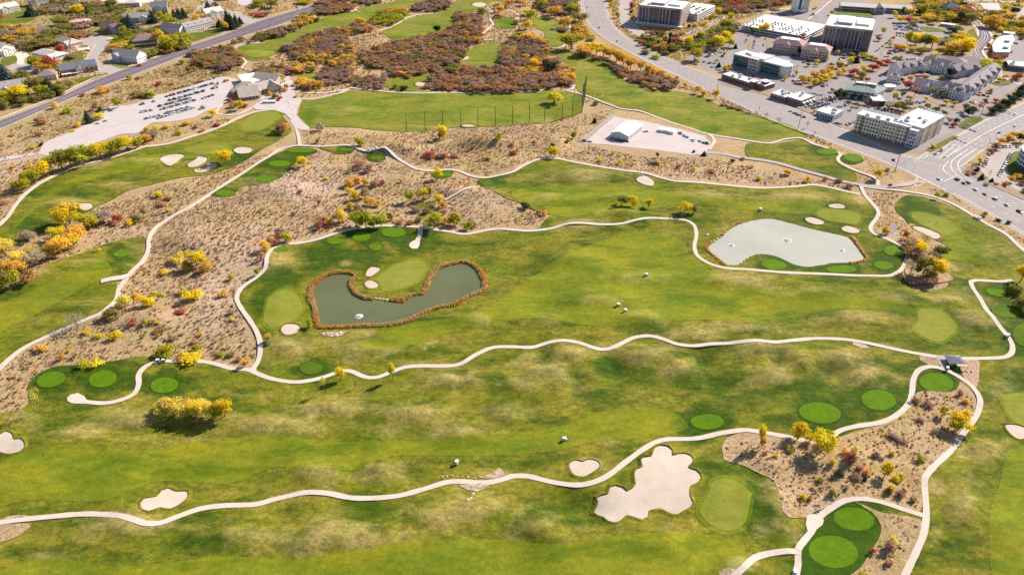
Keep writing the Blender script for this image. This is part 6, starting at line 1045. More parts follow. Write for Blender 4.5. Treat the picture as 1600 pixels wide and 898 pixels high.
HOUSES = [
 ((2,24),(33,18),15,6.5,'wall_cream','roof_pale','large cream house with pale roof above the top left lawn','gx',3,(.1,.5,-2,5.5),None),
 ((50,11),(82,6),13,6.5,'wall_white','roof_mauve','white trimmed house with dark left gable at top left','gx',3.5,(.0,.25,-2.5,6),'wall_mauve'),
 ((110,42),(143,40),12,4.2,'wall_pink','roof_pink','low house with broad salmon pink roofs in the brush','hip',1.6,(.55,.95,-3,3.6),'wall_tan'),
 ((158,48),(189,54),12,6.2,'wall_bluegrey','roof_maroon','grey house with maroon roof above the round cul-de-sac','hip',2.4,(.45,.9,-3,5.2),'wall_grey'),
 ((56,54),(82,60),13,4.6,'wall_pink','roof_tan','tan roofed house half hidden behind the orange tree','gx',3,None,None),
 ((86,70),(112,77),13,4.6,'wall_pink','roof_tan','tan hip roofed house left of the round cul-de-sac','hip',3,(.6,.98,-3,3.8),'wall_pink'),
 ((4,89),(26,83),13,6.5,'wall_white','roof_pale','white house at the left edge by the pale drive','gy',3,(.1,.6,-2,5),None),
 ((52,90),(88,97),14,4.5,'wall_tan','roof_pale','pale roofed house between two red and orange trees','hip',2.4,(.7,.98,-4,4),'wall_pink'),
 ((97,120),(154,111),11,5.5,'wall_brick','roof_slate','long brick house with slate roof beside the west road','gx',3.4,(.42,.58,-2.5,5.5),'wall_white'),
 ((178,96),(216,100),13,6.4,'wall_white','roof_grey','white house with grey roof at the street junction','gx',3.6,(.05,.32,-3,6),'wall_bluegrey'),
 ((209,74),(247,70),15,5.5,'wall_darkbrick','roof_brown','brown hip roofed house with a wide white terrace rail','hip',4,None,None),
 ((198,36),(234,34),14,5.0,'wall_tan','roof_grey','tan grey house behind the blue spruce','gx',3.2,(.55,.98,-2.5,4),'wall_white'),
 ((239,22),(263,20),14,7,'wall_grey','roof_slate','tall slate roofed house behind the dark conifers','gx',4,(.2,.7,-2,6.5),'wall_grey'),
 ((252,52),(282,55),12,5.6,'wall_white','roof_slate','white house with dark slate roof above the yellow trees','gx',3,None,None),
 ((292,53),(335,43),12,6.2,'wall_white','roof_grey','long white house with dormers above the dark lawn','gx',3.2,None,None),
 ((324,31),(351,26),13,6.4,'wall_white','roof_pale','white many gabled house right of the street end','gx',3.4,(.2,.6,-3,6),None),
 ((4,150),(48,143),14,6,'wall_white','roof_grey','white house with grey roof behind the round yellow tree','gx',3.2,(.0,.35,-5,5),'wall_grey'),
 ((60,128),(90,125),14,4.6,'wall_tan','roof_brown','brown roofed house hidden behind the dark spruce','hip',3,None,None),
 ((196,12),(219,11),10,4.5,'wall_grey','roof_pale','small far pale house below the top street','hip',2,None,None),
 ((104,8),(126,5),11,6,'wall_white','roof_grey','small white and grey house at the top edge','gx',3,(.5,.95,-2,5.5),None),
 ((345,2),(362,0),10,5,'wall_tan','roof_grey','small house at the top edge beside the conifers','hip',2.4,None,None),
 ((1477,20),(1496,20),14,5.5,'wall_grey','roof_slate','slate roofed house among trees at top right','hip',4.5,(.35,.8,-3,5),'wall_white')]
for i, h_ in enumerate(HOUSES):
    A, B, dp, hh, wm, rm, lab, rt, rise, wing, w2 = h_; hh *= 1.38; rise *= 1.5; dp *= 1.3; wing = wing and (*wing[:3], wing[3] * 1.38); b = house(A, B, dp, hh, wm, rm, lab, rt, rise, wing, w2, dormers=4 if 'dormers' in lab else 0)
    if 'terrace' in lab:
        m = MB(); m.box(-1, -3.2, 2.6, b.W + 1, 0, 2.8, 'door_white'); m.box(-1, -3.25, 2.8, b.W + 1, -3.1, 3.8, 'door_white'); m.build('terrace', b.root)
        for k_ in range(5): b.box('post', k_ * b.W / 4 - .1, -3.2, 0, k_ * b.W / 4 + .1, -3.0, 2.6, 'door_white')
    if 'brick house' in lab:
        for k_ in range(3): x = b.W * (.62 + .13 * k_); m = MB(); m.box(x, -.6, 5.2, x + 2, 1.6, 7.4, 'wall_white'); m.face([(x - .3, -.8, 7.3), (x + 1, -.8, 8.4), (x + 1, 2.4, 8.4), (x - .3, 2.4, 7.3)], 'roof_slate'); m.face([(x + 2.3, -.8, 7.3), (x + 1, -.8, 8.4), (x + 1, 2.4, 8.4), (x + 2.3, 2.4, 7.3)], 'roof_slate'); m.build('dormer', b.root)
        for k_ in range(5): b.box('post', 1 + k_ * 4, -5, 0, 1.4 + k_ * 4, -4.6, 3, 'door_white')
        b.box('terrace', 0, -5.2, 3, 18, 0, 3.3, 'door_white')
# ---- tall offices
def strip_office(name, label, A, B, Cb, h, floors, wallm, fr, glass, nstrip, side_n, z=None, bays=()):
    b = Bd(name, label, 'office building', A, B, z=h); W_ = b.W; D = b.depth(*Cb, h); b.wall(0, 0, W_, D, h, wallm); fh = (h - 2.5) / floors
    me = win_mesh(W_ / nstrip * .66, fh * .90, glass, 'frame_dark'); zs = [1.2 + fh * i for i in range(floors)]
    b.wins('front', 1.5, W_ - 1.5, 0, zs, nstrip, 0, 0, mesh=me); me2 = win_mesh(min(3.0, D / side_n * .6), fh * .6, glass, fr); b.wins('right', 1, D - 1, W_, zs, side_n, 0, 0, mesh=me2)
    for x0, x1 in bays:                                   # projecting dark glass bays
        m = MB(); m.box(x0 * W_, -1.0, 0, x1 * W_, -.2, h - 1, glass); o = m.build('glass_bay', b.root)
        for k_ in range(floors): q = MB(); q.box(x0 * W_ - .1, -1.12, 1 + fh * k_, x1 * W_ + .1, -1.0, 1.25 + fh * k_, fr); q.build('mullion', o)
        for k_ in range(4): xx = x0 * W_ + (x1 - x0) * W_ * (k_ + .5) / 4; q = MB(); q.box(xx - .1, -1.14, .2, xx + .1, -1.0, h - 1, fr); q.build('mullion', o)
    for k_ in range(nstrip // 3 + 1):
        x = W_ * k_ / (nstrip // 3); m = MB(); m.box(x - .5, -.55, 0, x + .5, 0, h + .6, wallm); m.build('pier', b.root)
    b.flat(0, 0, W_, D, h, 'membrane', fr, 1.2, 3, 3); m = MB(); m.box(W_ * .22, D * .25, h + .125, W_ * .55, D * .8, h + 3.4, 'frame_stone', top='membrane'); m.build('penthouse', b.root); m = MB(); m.box(W_ * .62, D * .3, h + .125, W_ * .9, D * .75, h + 2.6, 'frame_white', top='membrane'); m.build('penthouse', b.root)
    return b, D
b, D = strip_office('office_tower', 'stone office tower with dark window strips inside the highway bend', (998,9), (1065,16), (1087,4), 25, 6, 'wall_stone', 'frame_stone', 'glass_blue', 12, 9, bays=((.34,.48),(.80,.97)))
m = MB(); m.box(-2, -6, 0, b.W + 4, -.6, 3.4, 'wall_stone', top='membrane'); m.build('podium', b.root)
b, D = strip_office('office_tower', 'dark glass office block with pink piers and white roof terraces', (1289,41), (1364,49), (1381,31), 26, 6, 'wall_mauve', 'frame_stone', 'glass_blue', 12, 7, bays=((.38,.48),(.84,.98)))
# ---- parking decks
g_ = Bd('parking_garage', 'white open parking deck attached to the stone office tower', 'parking garage', (1090,24), (1118,10), z=9); D = 34; W_ = g_.W
for k_ in range(4): g_.box('deck', 0, 0, k_ * 3 - .2, W_, D, k_ * 3 + .9, 'wall_white')
for k_ in range(9): g_.box('column', W_ * k_ / 8 - .25 + (.3 if k_ == 0 else -.3 if k_ == 8 else 0), .1, 0, W_ * k_ / 8 + .25 + (.3 if k_ == 0 else -.3 if k_ == 8 else 0), .6, 9, 'frame_grey')
g2 = Bd('parking_garage', 'long white roofed parking deck full of cars behind the rose roofed office', 'parking garage', (1158,40), (1258,58), z=7); W_ = g2.W; D = g2.depth(1275, 37, 7)
for k_ in range(3): g2.box('deck', 0, 0, k_ * 3.4 - .2, W_, D, k_ * 3.4 + .75, 'membrane' if k_ == 2 else 'wall_white')
for k_ in range(10): g2.box('column', W_ * (k_ + .1) / 10, .15, 0, W_ * (k_ + .1) / 10 + .5, .6, 6.6, 'frame_grey')
g2.box('stair_tower', W_ - 6, 1, 0, W_ - 1, 7, 10, 'wall_brick')
# ---- rose roofed two wing office
b = Bd('office_building', 'rose roofed two winged office with white flat roof centres', 'office building', (1206,80), (1250,86)); W_ = b.W; D = 24
b.wall(0, 0, W_, D, 11, 'wall_pink'); b.hip(0, 0, W_, D, 11, 4.5, 'roof_rose', 1.2, .42); x0, y0 = b.loc(1250, 90); x1, _ = b.loc(1293, 94)
b.wall(x0, y0, x1, y0 + D, 11, 'wall_pink', name='wing_wall'); b.hip(x0, y0, x1, y0 + D, 11, 4.5, 'roof_rose', 1.2, .42)
for (u0, u1, yy) in ((0, W_, 0), (x0, x1, y0)):
    b.wins('front', u0 + 1, u1 - 1, yy, (1.2, 4.8, 8.2), 10, 1.6, 1.8, frame='frame_white'); c_ = (u0 + u1) / 2; m = MB(); m.box(c_ - 5, yy - 2.4, 0, c_ + 5, yy - .2, 9.5, 'wall_pink'); m.build('entrance_bay', b.root)
    b.gable(c_ - 5, yy - 2.4, c_ + 5, yy + 8, 9.5, 4.2, 'roof_rose', 'y', .8, 'wall_pink', 'entrance_roof'); b.wins('front', c_ - 4.4, c_ + 4.4, yy - 2.4, (1.2, 4.8), 3, 2.2, 2.2, 'glass_dark')
b.wins('right', y0 + 1, y0 + D - 1, x1, (1.2, 4.8, 8.2), 6, 1.6, 1.8)
# ---- green glass office
b = Bd('office_building', 'white roofed office with green glass bands and a projecting entrance tower', 'office building', (1144,102), (1216,121)); W_ = b.W; h_ = 13; D = 27
b.wall(0, 0, W_, D, h_, 'wall_cream'); b.flat(0, 0, W_, D, h_, 'membrane', 'frame_white', .9, 5, 9)
for (a0, a1) in ((.0, .36), (.60, 1.0)):
    for k_ in range(3): o = b.box('glass_band', a0 * W_ + .2, -.5, .6 + k_ * 4.1, a1 * W_ - .2, -.02, 4.3 + k_ * 4.1, 'glass_green'); None
    for k_ in range(7): x = a0 * W_ + (a1 - a0) * W_ * (k_ + .5) / 7; b.box('mullion', x - .05, -.56, .6, x + .05, -.5, 12.4, 'frame_grey')
m = MB(); m.box(.38 * W_, -5, 0, .58 * W_, -.1, 15.5, 'wall_cream', top='membrane'); m.build('entrance_tower', b.root); b.wins('front', .39 * W_, .57 * W_, -5, (1, 4.8, 8.6, 12), 4, 2.0, 2.4)
m = MB(); m.box(.36 * W_, -1, h_ + .125, .66 * W_, D * .8, h_ + 3, 'frame_white', top='membrane_grey'); m.build('penthouse', b.root)
m = MB(); cx, cy, rr = W_ - 1, D * .45, 9; m.prism([(cx + rr * math.cos(t), cy + rr * math.sin(t)) for t in [(-math.pi / 2) + k_ * math.pi / 10 for k_ in range(11)]], 0, h_ - .5, 'frame_white', 'membrane'); m.build('round_end', b.root)
for k_ in range(3): b.wins('right', 1, D - 2, W_ + 9, (1.4 + 4 * k_,), 4, 2.4, 2.0, 'glass_blue')
# ---- low shops by the highway
b = Bd('shop', 'low brick shop with flat white roof and two dark towers beside the highway', 'shop', (1127,123), (1170,137)); W_ = b.W
b.wall(0, 0, W_, 16, 5, 'wall_brick'); b.flat(0, 0, W_, 16, 5, 'membrane', 'frame_tan', .7, 4, 4); b.wins('front', 2, W_ - 2, 0, (.8,), 8, 3, 2.4, frame='frame_tan')
for (px, py) in ((1174, 138), (1192, 138)):
    x, y = b.loc(px, py); m = MB(); m.box(x - 3, y - 1, 0, x + 3, y + 6, 7.6, 'wall_darkbrick'); o = m.build('tower', b.root); q = MB(); q.box(x - 4, y - 2, 7.605, x + 4, y + 7, 8.2, 'membrane'); q.build('tower_roof', o)
x, y = b.loc(1172, 136); m = MB(); m.box(W_ + 5, y + 2, 0, W_ + 17, y + 20, 5, 'wall_brick', top='membrane'); m.build('wing_wall', b.root)
b = Bd('restaurant', 'brick restaurant with stepped white flat roof on the highway corner', 'restaurant', (1203,153), (1226,160)); W_ = b.W
b.wall(0, 0, W_, 20, 5, 'wall_brick'); b.flat(0, 0, W_, 20, 5, 'membrane', 'frame_white', .8, 4, 6); b.wins('front', 1, W_ - 1, 0, (.8,), 5, 2.2, 2.4)
x0, y0 = W_ + .3, 2; b.wall(x0, y0, x0 + 17, y0 + 26, 5.5, 'wall_brick', name='wing_wall'); b.flat(x0, y0, x0 + 17, y0 + 26, 5.5, 'membrane', 'frame_white', .8, 3, 8); b.wins('front', x0 + 1, x0 + 16, y0, (.8,), 4, 2.4, 2.4); b.wins('right', y0 + 1, y0 + 25, x0 + 17, (.8,), 6, 2.4, 2.4)
for k_ in range(4): m = MB(); yy = y0 + 3 + k_ * 6; m.face([(x0 + 17, yy, 3.6), (x0 + 17, yy + 4, 3.6), (x0 + 19, yy + 4, 2.8), (x0 + 19, yy, 2.8)], 'membrane'); m.face([(x0 + 19, yy, 2.8), (x0 + 19, yy + 4, 2.8), (x0 + 19, yy + 4, 2.4), (x0 + 19, yy, 2.4)], 'membrane'); m.build('awning', b.root)
b = Bd('shop', 'small grey building with square white roof at the highway edge', 'shop', (1279,184), (1301,190)); W_ = b.W; D = 22
b.wall(0, 0, W_, D, 6, 'wall_bluegrey'); b.flat(0, 0, W_, D, 6, 'membrane', 'frame_white', .7, 2, 5); b.wins('front', .5, W_ - .5, 0, (1.0,), 5, 2.0, 3.6, 'glass_blue', 'frame_white'); b.wins('right', 2, D - 2, W_, (1,), 4, 2, 2)
m = MB(); m.box(-6, 6, 0, -.2, D - 2, 4.6, 'wall_bluegrey', top='membrane'); m.build('wing_wall', b.root)
# ---- hotel
h_ = 17.5
b = Bd('hotel', 'cream five storey hotel with white L shaped roof beside the highway', 'hotel', (1339,179), (1422,200), z=h_); W_ = b.W; D = 17
b.wall(0, 0, W_, D, h_, 'hotel_cream'); b.flat(0, 0, W_, D, h_, 'membrane', 'frame_white', .8, 7, 2)
zs = (1.2, 4.6, 8.0, 11.4, 14.6); b.wins('front', 1, W_ - 1, 0, zs, 17, 1.5, 1.6, frame='frame_tan'); b.wins('left', 1, D - 1, 0, zs, 3, 1.5, 1.6, frame='frame_tan')
for fr in (.135, .50, .80, .985): b.box('pilaster', fr * W_ - .8, -.7, 0, fr * W_ + .8, -.001, h_ + .5, 'hotel_brown' if fr in (.135, .985) else 'wall_tan')
b.box('base_band', -.1, -.5, 0, W_ + .1, -.005, 1.0, 'wall_brick')
xa, ya = b.loc(1442, 202, h_); xb, yb = b.loc(1478, 181, h_); xc, yc = b.loc(1445, 172.5, h_)
ang = math.atan2(yb - ya, xb - xa); L = math.hypot(xb - xa, yb - ya); wr = empty('hotel_wing', (xa, ya, 0), ang, b.root)
class Sub(Bd):
    def __init__(s, root, W_): s.root = root; s.W = W_
w2 = Sub(wr, L); Dw = 26; w2.wall(0, 0, L, Dw, h_ + .3, 'hotel_cream'); w2.flat(0, 0, L, Dw, h_ + .3, 'membrane', 'frame_white', .8, 5, 8); w2.wins('front', 1, L - 1, 0, zs, 12, 1.5, 1.6, frame='frame_tan')
for fr in (.02, .35, .7): w2.box('pilaster', fr * L, -.6, 0, fr * L + 1.2, -.001, h_ + .6, 'hotel_brown' if fr == .02 else 'wall_tan')
m = MB(); m.box(W_ + .3, -1.6, 0, xa - 1.5, 10, h_ - .8, 'wall_bluegrey', top='membrane'); m.build('corner_tower', b.root); b.wins('front', W_ + 1, xa - 2, -1.6, zs[:4], 3, 1.8, 1.8, 'glass_blue', 'frame_white')
# ---- hipped grey-green office with brick annex
b = Bd('office_building', 'white two storey office with low grey green hipped roof behind dark conifers', 'office building', (1320,151), (1366,157)); W_ = b.W; D = 26
b.wall(0, 0, W_, D, 8, 'wall_white'); b.hip(0, 0, W_, D, 8, 4.2, 'roof_green', 1.4); b.wins('front', 1, W_ - 1, 0, (1.4, 4.9), 11, 1.8, 1.9, frame='frame_white'); x, y = b.loc(1384, 146); ang = math.atan2(y, x - W_)
wr = empty('wing', (W_ + .3, 0, 0), ang, b.root); w2 = Sub(wr, 20); w2.wall(0, 0, 26, 18, 7.6, 'wall_white'); w2.hip(0, 0, 26, 18, 7.6, 3.6, 'roof_green', 1.2); w2.wins('front', 1, 25, 0, (1.2, 4.6), 7, 1.6, 1.8)
for xx in (.25, .62): m = MB(); m.box(W_ * xx, D * .45, 9.2, W_ * xx + 10, D * .62, 13.2, 'roof_rose', top='membrane'); m.build('roof_screen', b.root)
b = Bd('shop', 'red brick annex with small white roof right of the hipped office', 'shop', (1362,165), (1382,166)); W_ = b.W
b.wall(0, 0, W_, 12, 5, 'wall_brick'); b.flat(0, 0, W_, 26, 5, 'membrane', 'frame_white', .6, 2, 1); b.wall(0, 12.1, W_, 26, 5, 'wall_white', name='rear_wall'); b.wins('front', 1, W_ - 1, 0, (1,), 3, 1.6, 1.8)
b = Bd('pavilion', 'small pink walled round fronted building with white roof', 'shop', (1386,143), (1400,142)); W_ = b.W; m = MB(); m.prism([(W_/2 + 6 * math.cos(t), 5 + 5 * math.sin(t)) for t in [k_ * math.tau / 14 for k_ in range(14)]], 0, 4, 'wall_pink', 'membrane'); m.build('wall', b.root); m = MB(); m.prism([(W_/2 + 7 * math.cos(t), 5 + 6 * math.sin(t)) for t in [k_ * math.tau / 14 for k_ in range(14)]], 4.005, 4.7, 'membrane'); m.build('roof', b.root)
# ---- extended stay gabled hotel: several blocks
def gblock(A, B, D, h, rise, label, ndorm=3, roof='roof_mauve', wallm='wall_white', floors=3, right=True, grp='grey roofed gabled hotel blocks'):
    b = Bd('gabled_hotel_block', label, 'hotel', A, B, group=grp); W_ = b.W; b.wall(0, 0, W_, D, h, wallm); b.gable(0, 0, W_, D, h, rise, roof, 'x', .9, wallm)
    zs = [1.1 + 2.9 * k_ for k_ in range(floors)]; n = max(4, int(W_ / 3.4)); b.wins('front', 1, W_ - 1, 0, zs, n, 1.3, 1.4); b.wins('right', 1, D - 1, W_, zs, 3, 1.3, 1.4)
    for i in range(ndorm):
        x = W_ * (i + .5) / ndorm; q = MB(); q.box(x - 3, -1.4, 0, x + 3, -.1, h - .2, wallm); q.build('bay', b.root); b.gable(x - 3, -1.4, x + 3, D * .35, h - .2, 2.8, roof, 'y', .5, wallm, 'bay_roof'); b.wins('front', x - 2.6, x + 2.6, -1.4, zs, 2, 1.3, 1.5, 'glass_blue')
        if i % 2 == 0: m = MB(); m.box(x + 4, D * .3, h + .5, x + 5, D * .3 + 1, h + rise + 1.2, 'wall_white'); m.build('chimney', b.root)
    return b
gblock((1383,130), (1404,133), 16, 8.5, 4, 'grey roofed gabled hotel block nearest the red trees, at the far left', 2)
gblock((1404,118), (1440,112), 16, 8.5, 4.5, 'long grey roofed gabled hotel block behind the red shrubs', 3)
gblock((1438,108), (1476,116), 17, 9, 5, 'gabled hotel block in the middle of the complex beside a dark tree', 2)
gblock((1425,140), (1466,148), 18, 6.5, 5, 'low broad roofed hotel lobby block with a porch gable', 1, floors=2)
gblock((1466,148), (1507,158), 16, 9, 5, 'front gabled hotel block at the corner of the complex', 3)
gblock((1509,157), (1560,119), 16, 9, 5, 'long gabled hotel block stepping along the right hand car park', 6)
gblock((1492,122), (1530,116), 16, 8.5, 5, 'gabled hotel block behind the stepped right hand one', 2)
b = Bd('restaurant', 'long brown roofed building with an arcade of dark arches behind the hotels', 'restaurant', (1462,101), (1508,107)); W_ = b.W
b.wall(0, 0, W_, 22, 5, 'wall_darkbrick'); b.hip(0, 0, W_, 22, 5, 4.2, 'roof_brown', 1.6)
for k_ in range(12): x = W_ * (k_ + .5) / 12; b.box('arch', x - 1.1, -.5, 0, x + 1.1, -.02, 3.6, 'glass_dark'); b.box('post', x + 1.2, -.8, 0, x + 1.6, -.4, 4.2, 'door_white')
wr = empty('wing', (W_ * .8, 10, 0), R(38), b.root); w2 = Sub(wr, 20); w2.wall(0, 0, 30, 16, 4.6, 'wall_darkbrick'); w2.hip(0, 0, 30, 16, 4.6, 3.6, 'roof_brown', 1.2); w2.wins('front', 1, 29, 0, (1,), 8, 1.8, 1.8)
# ---- far top buildings
b = Bd('office_building', 'long low grey building with glass entrance gable at the top', 'office building', (1312,17), (1374,21)); W_ = b.W
b.wall(0, 0, W_, 22, 7.5, 'wall_mauve'); b.gable(0, 0, W_, 22, 7.5, 3, 'roof_pale', 'x', .8, 'wall_grey'); b.wins('front', 2, W_ - 14, 0, (1.2, 4.4), 20, 1.8, 1.6, frame='frame_grey')
x0, y0 = W_ + 2, 6; b.wall(x0, y0, x0 + 42, y0 + 20, 7.5, 'wall_mauve', name='wing_wall'); b.gable(x0, y0, x0 + 42, y0 + 20, 7.5, 3, 'roof_pale', 'x', .8, 'wall_grey', 'wing_roof'); b.wins('front', x0 + 2, x0 + 40, y0, (1.2, 4.4), 12, 1.8, 1.6, frame='frame_grey')
m = MB(); m.box(W_ - 9, -4, 0, W_ + 7, -.2, 6, 'wall_grey'); m.build('entrance_bay', b.root); b.gable(W_ - 9, -4, W_ + 7, 12, 6, 6.5, 'roof_grey', 'y', 1.0, 'wall_grey', 'entrance_roof'); b.wins('front', W_ - 6, W_ + 4, -4, (1, 5.4), 3, 2.6, 3.4, 'glass_blue')
b = Bd('hotel', 'tall white tower with dark vertical glass strips at the top edge', 'hotel', (1241,20), (1262,20)); W_ = b.W; D = 18
b.wall(0, 0, W_, D, 26, 'wall_white'); b.flat(0, 0, W_, D, 26, 'membrane'); b.wins('front', .2 * W_, .45 * W_, 0, [1.5 + 3 * k_ for k_ in range(8)], 1, 3.6, 2.6, 'glass_blue', 'frame_dark'); b.wins('front', .55 * W_, .98 * W_, 0, [1.5 + 3 * k_ for k_ in range(8)], 4, 1.1, 1.4); b.wins('right', 1, D - 1, W_, [1.5 + 3 * k_ for k_ in range(8)], 4, 1.3, 1.4)
m = MB(); m.box(-2, -9, 4.0, 12, -.2, 4.8, 'membrane'); m.box(-1.6, -8.6, 0, -1.1, -8.1, 4, 'frame_grey'); m.box(11, -8.6, 0, 11.5, -8.1, 4, 'frame_grey'); m.build('entrance_canopy', b.root)
b = Bd('shed', 'long low white roofed shed among the trees beyond the car park', 'shed', (1468,41), (1490,44)); b.wall(0, 0, b.W, 8, 3.5, 'wall_tan'); b.flat(0, 0, b.W, 8, 3.5, 'membrane', par=.3); b.wins('front', 1, b.W - 1, 0, (1,), 5, 1.4, 1.2)
b = Bd('shop', 'curved white roofed shop row right of the curving road', 'shop', (1556,86), (1576,88)); W_ = b.W
pts = [b.loc(px, py, 6) for px, py in ((1552,80),(1551,72),(1556,64),(1564,58),(1582,56),(1584,64),(1578,74),(1578,82),(1556,82))]; m = MB(); m.prism(pts, -.3, 6, 'wall_mauve', 'membrane'); m.build('wall', b.root)
c_ = np.mean(pts, 0); m = MB(); m.prism([(p[0] + (p[0] - c_[0]) * .04, p[1] + (p[1] - c_[1]) * .04) for p in pts], 6.01, 6.9, 'frame_white', 'membrane'); m.build('roof', b.root); b.wins('front', .5, W_ - .5, 0, (.8,), 6, 1.8, 3, 'glass_blue')
for px, py in ((1573,66),(1571,76)): x, y = b.loc(px, py, 7); m = MB(); m.prism([(x + 3.4 * math.cos(t), y + 3.4 * math.sin(t)) for t in [k_ * math.tau / 10 for k_ in range(10)]], 6.92, 9, 'roof_green'); m.build('roof_drum', b.root)
b = Bd('shop', 'small white roofed building behind the curved shops', 'shop', (1566,58), (1584,60)); b.wall(0, 0, b.W, 12, 5, 'wall_tan'); b.flat(0, 0, b.W, 12, 5, 'membrane'); b.wins('front', 1, b.W - 1, 0, (1,), 4, 1.6, 1.6)
b = Bd('shop', 'square shop with wide white roof over a dark glass front at right', 'shop', (1574,109), (1602,112)); W_ = b.W; b.wall(0, 0, W_, 22, 5.5, 'wall_darkbrick'); b.flat(-1, -2, W_ + 1, 22, 5.6, 'membrane', 'frame_white', .8, 2, 3); b.wins('front', 1, W_ - 1, 0, (.6,), 7, 2.6, 3.4, 'glass_blue')
b = Bd('office_building', 'round glass walled office cut by the right edge of the picture', 'office building', (1596,285), (1612,290)); cx, cy = b.loc(1636, 264, 0); r_ = 24; prof = [(cx + r_ * math.cos(t), cy + r_ * math.sin(t)) for t in [k_ * math.tau / 40 for k_ in range(40)]]
m = MB(); m.prism(prof, 0, 14, 'glass_blue', 'membrane_grey'); m.build('wall', b.root)
for z in (3.6, 7.4, 11.2, 14.0): m = MB(); m.prism([(cx + (r_ + .4) * math.cos(t), cy + (r_ + .4) * math.sin(t)) for t in [k_ * math.tau / 40 for k_ in range(40)]], z, z + .9, 'frame_white', 'membrane' if z < 14 else 'membrane_grey'); m.build('floor_band', b.root)
for k_ in range(40): t = k_ * math.tau / 40; b.box('mullion', cx + (r_ + .25) * math.cos(t) - .12, cy + (r_ + .25) * math.sin(t) - .12, .2, cx + (r_ + .25) * math.cos(t) + .12, cy + (r_ + .25) * math.sin(t) + .12, 14, 'frame_white')
# ---- clubhouse
b = Bd('clubhouse', 'sprawling clubhouse with grey pitched roofs around a pale flat deck', 'clubhouse', (366,152), (400,152)); W_ = b.W
def wingb(px, py, L, D, h, rise, deg, hipm=False, wm='wall_tan', rm='roof_club'):
    x, y = b.loc(px, py); wr = empty('wing', (x, y, 0), R(deg), b.root); q = Sub(wr, L); q.wall(0, 0, L, D, h, wm)
    (q.hip(0, 0, L, D, h, rise, rm, 1.4) if hipm else q.gable(0, 0, L, D, h, rise, rm, 'x', 1.2, wm)); q.wins('front', 1, L - 1, 0, (.9,), max(3, int(L / 4)), 2, 2.2, frame='frame_tan'); q.wins('right', 1, D - 1, L, (.9,), max(2, int(D / 4)), 2, 2.2); return q
wingb(364, 150, 30, 22, 5, 7, 6, True); wingb(376, 158, 20, 22, 4.6, 7.5, 24); wingb(396, 150, 26, 18, 6, 5, 38); wingb(396, 132, 30, 20, 6.5, 5.5, -20); wingb(383, 138, 16, 30, 6.5, 1.2, 28, True, 'wall_cream', 'membrane'); wingb(411, 140, 18, 15, 6, 5, -52)
for k_ in range(4): x, y = b.loc(404 + k_ * 3, 148 - k_ * 2.5); b.box('post', x, y, 0, x + .5, y + .5, 4, 'door_white')
# ---- maintenance shed
h_ = 7.2; b = Bd('maintenance_shed', 'white gabled metal shed with roll doors in the maintenance yard', 'shed', (981,221), (1004,203)); W_ = b.W; D = 18
b.wall(0, 0, W_, D, 5.4, 'shed_white'); b.gable(0, 0, W_, D, 5.4, 2.6, 'shed_white', 'x', .5, 'shed_grey'); m = MB(); m.face([(-.06, 0, -.2), (-.06, D, -.2), (-.06, D, 5.4), (-.06, D / 2, 7.95), (-.06, 0, 5.4)], 'shed_grey'); m.build('gable_wall', b.root)
for k_ in range(6): x = 1.5 + k_ * (W_ - 4) / 5.6; m = MB(); m.box(x, -.07, 0, x + W_ / 10, .02, 4.2, 'unit_grey'); [m.box(x, -.1, .6 + j_ * .7, x + W_ / 10, -.07, .66 + j_ * .7, 'frame_white') for j_ in range(5)]; m.build('roll_door', b.root)
for k_ in range(7): b.box('rib', .5 + k_ * (W_ - 2) / 6, -.14, 0, .7 + k_ * (W_ - 2) / 6, -.001, 5.2, 'frame_white')
# ---- rest pavilion
g0 = G(1483, 579); b = Bd('restroom_pavilion', 'grey roofed restroom pavilion where the middle and southern paths meet', 'pavilion', (1483,571), (1507,572), z0=float(g0.z) + .2); W_ = b.W
b.wall(0, 0, W_ - 2, 5.0, 2.8, 'wall_tan'); b.hip(-.8, -.8, W_ - 1.2, 5.8, 2.9, 1.3, 'roof_slate', .5); b.box('skylight', W_ * .45, 3.6, 3.5, W_ * .75, 4.6, 3.9, 'unit_grey'); b.box('door', 2, -.1, 0, 3, -.005, 2.1, 'door_brown'); b.box('door', 5, -.1, 0, 6, -.005, 2.1, 'door_brown')
m = MB(); m.box(W_ * .28, -3.6, 2.5, W_ * .92, -1.8, 2.7, 'frame_tan'); m.box(W_ * .3, -3.4, 0, W_ * .3 + .2, -3.2, 2.5, 'frame_tan'); m.box(W_ * .9, -3.4, 0, W_ * .9 + .2, -3.2, 2.5, 'frame_tan'); m.build('trellis', b.root)
for i_ in range(7):
    g = G(1503 + i_ * 2.2 + random.random(), 573 + random.random() * 9); r_ = ico()[0] * (1 + (RNG.random((12, 1)) - .5) * .5) * (.5 + .5 * random.random()); me = new_mesh('boulder', r_, [tuple(f) for f in ico()[1]], 'rock'); tag(mobj('boulder', me, None, g), f'tan boulder beside the restroom pavilion, {ordn(i_, 7)}', 'boulder', 'boulders by the restroom pavilion')
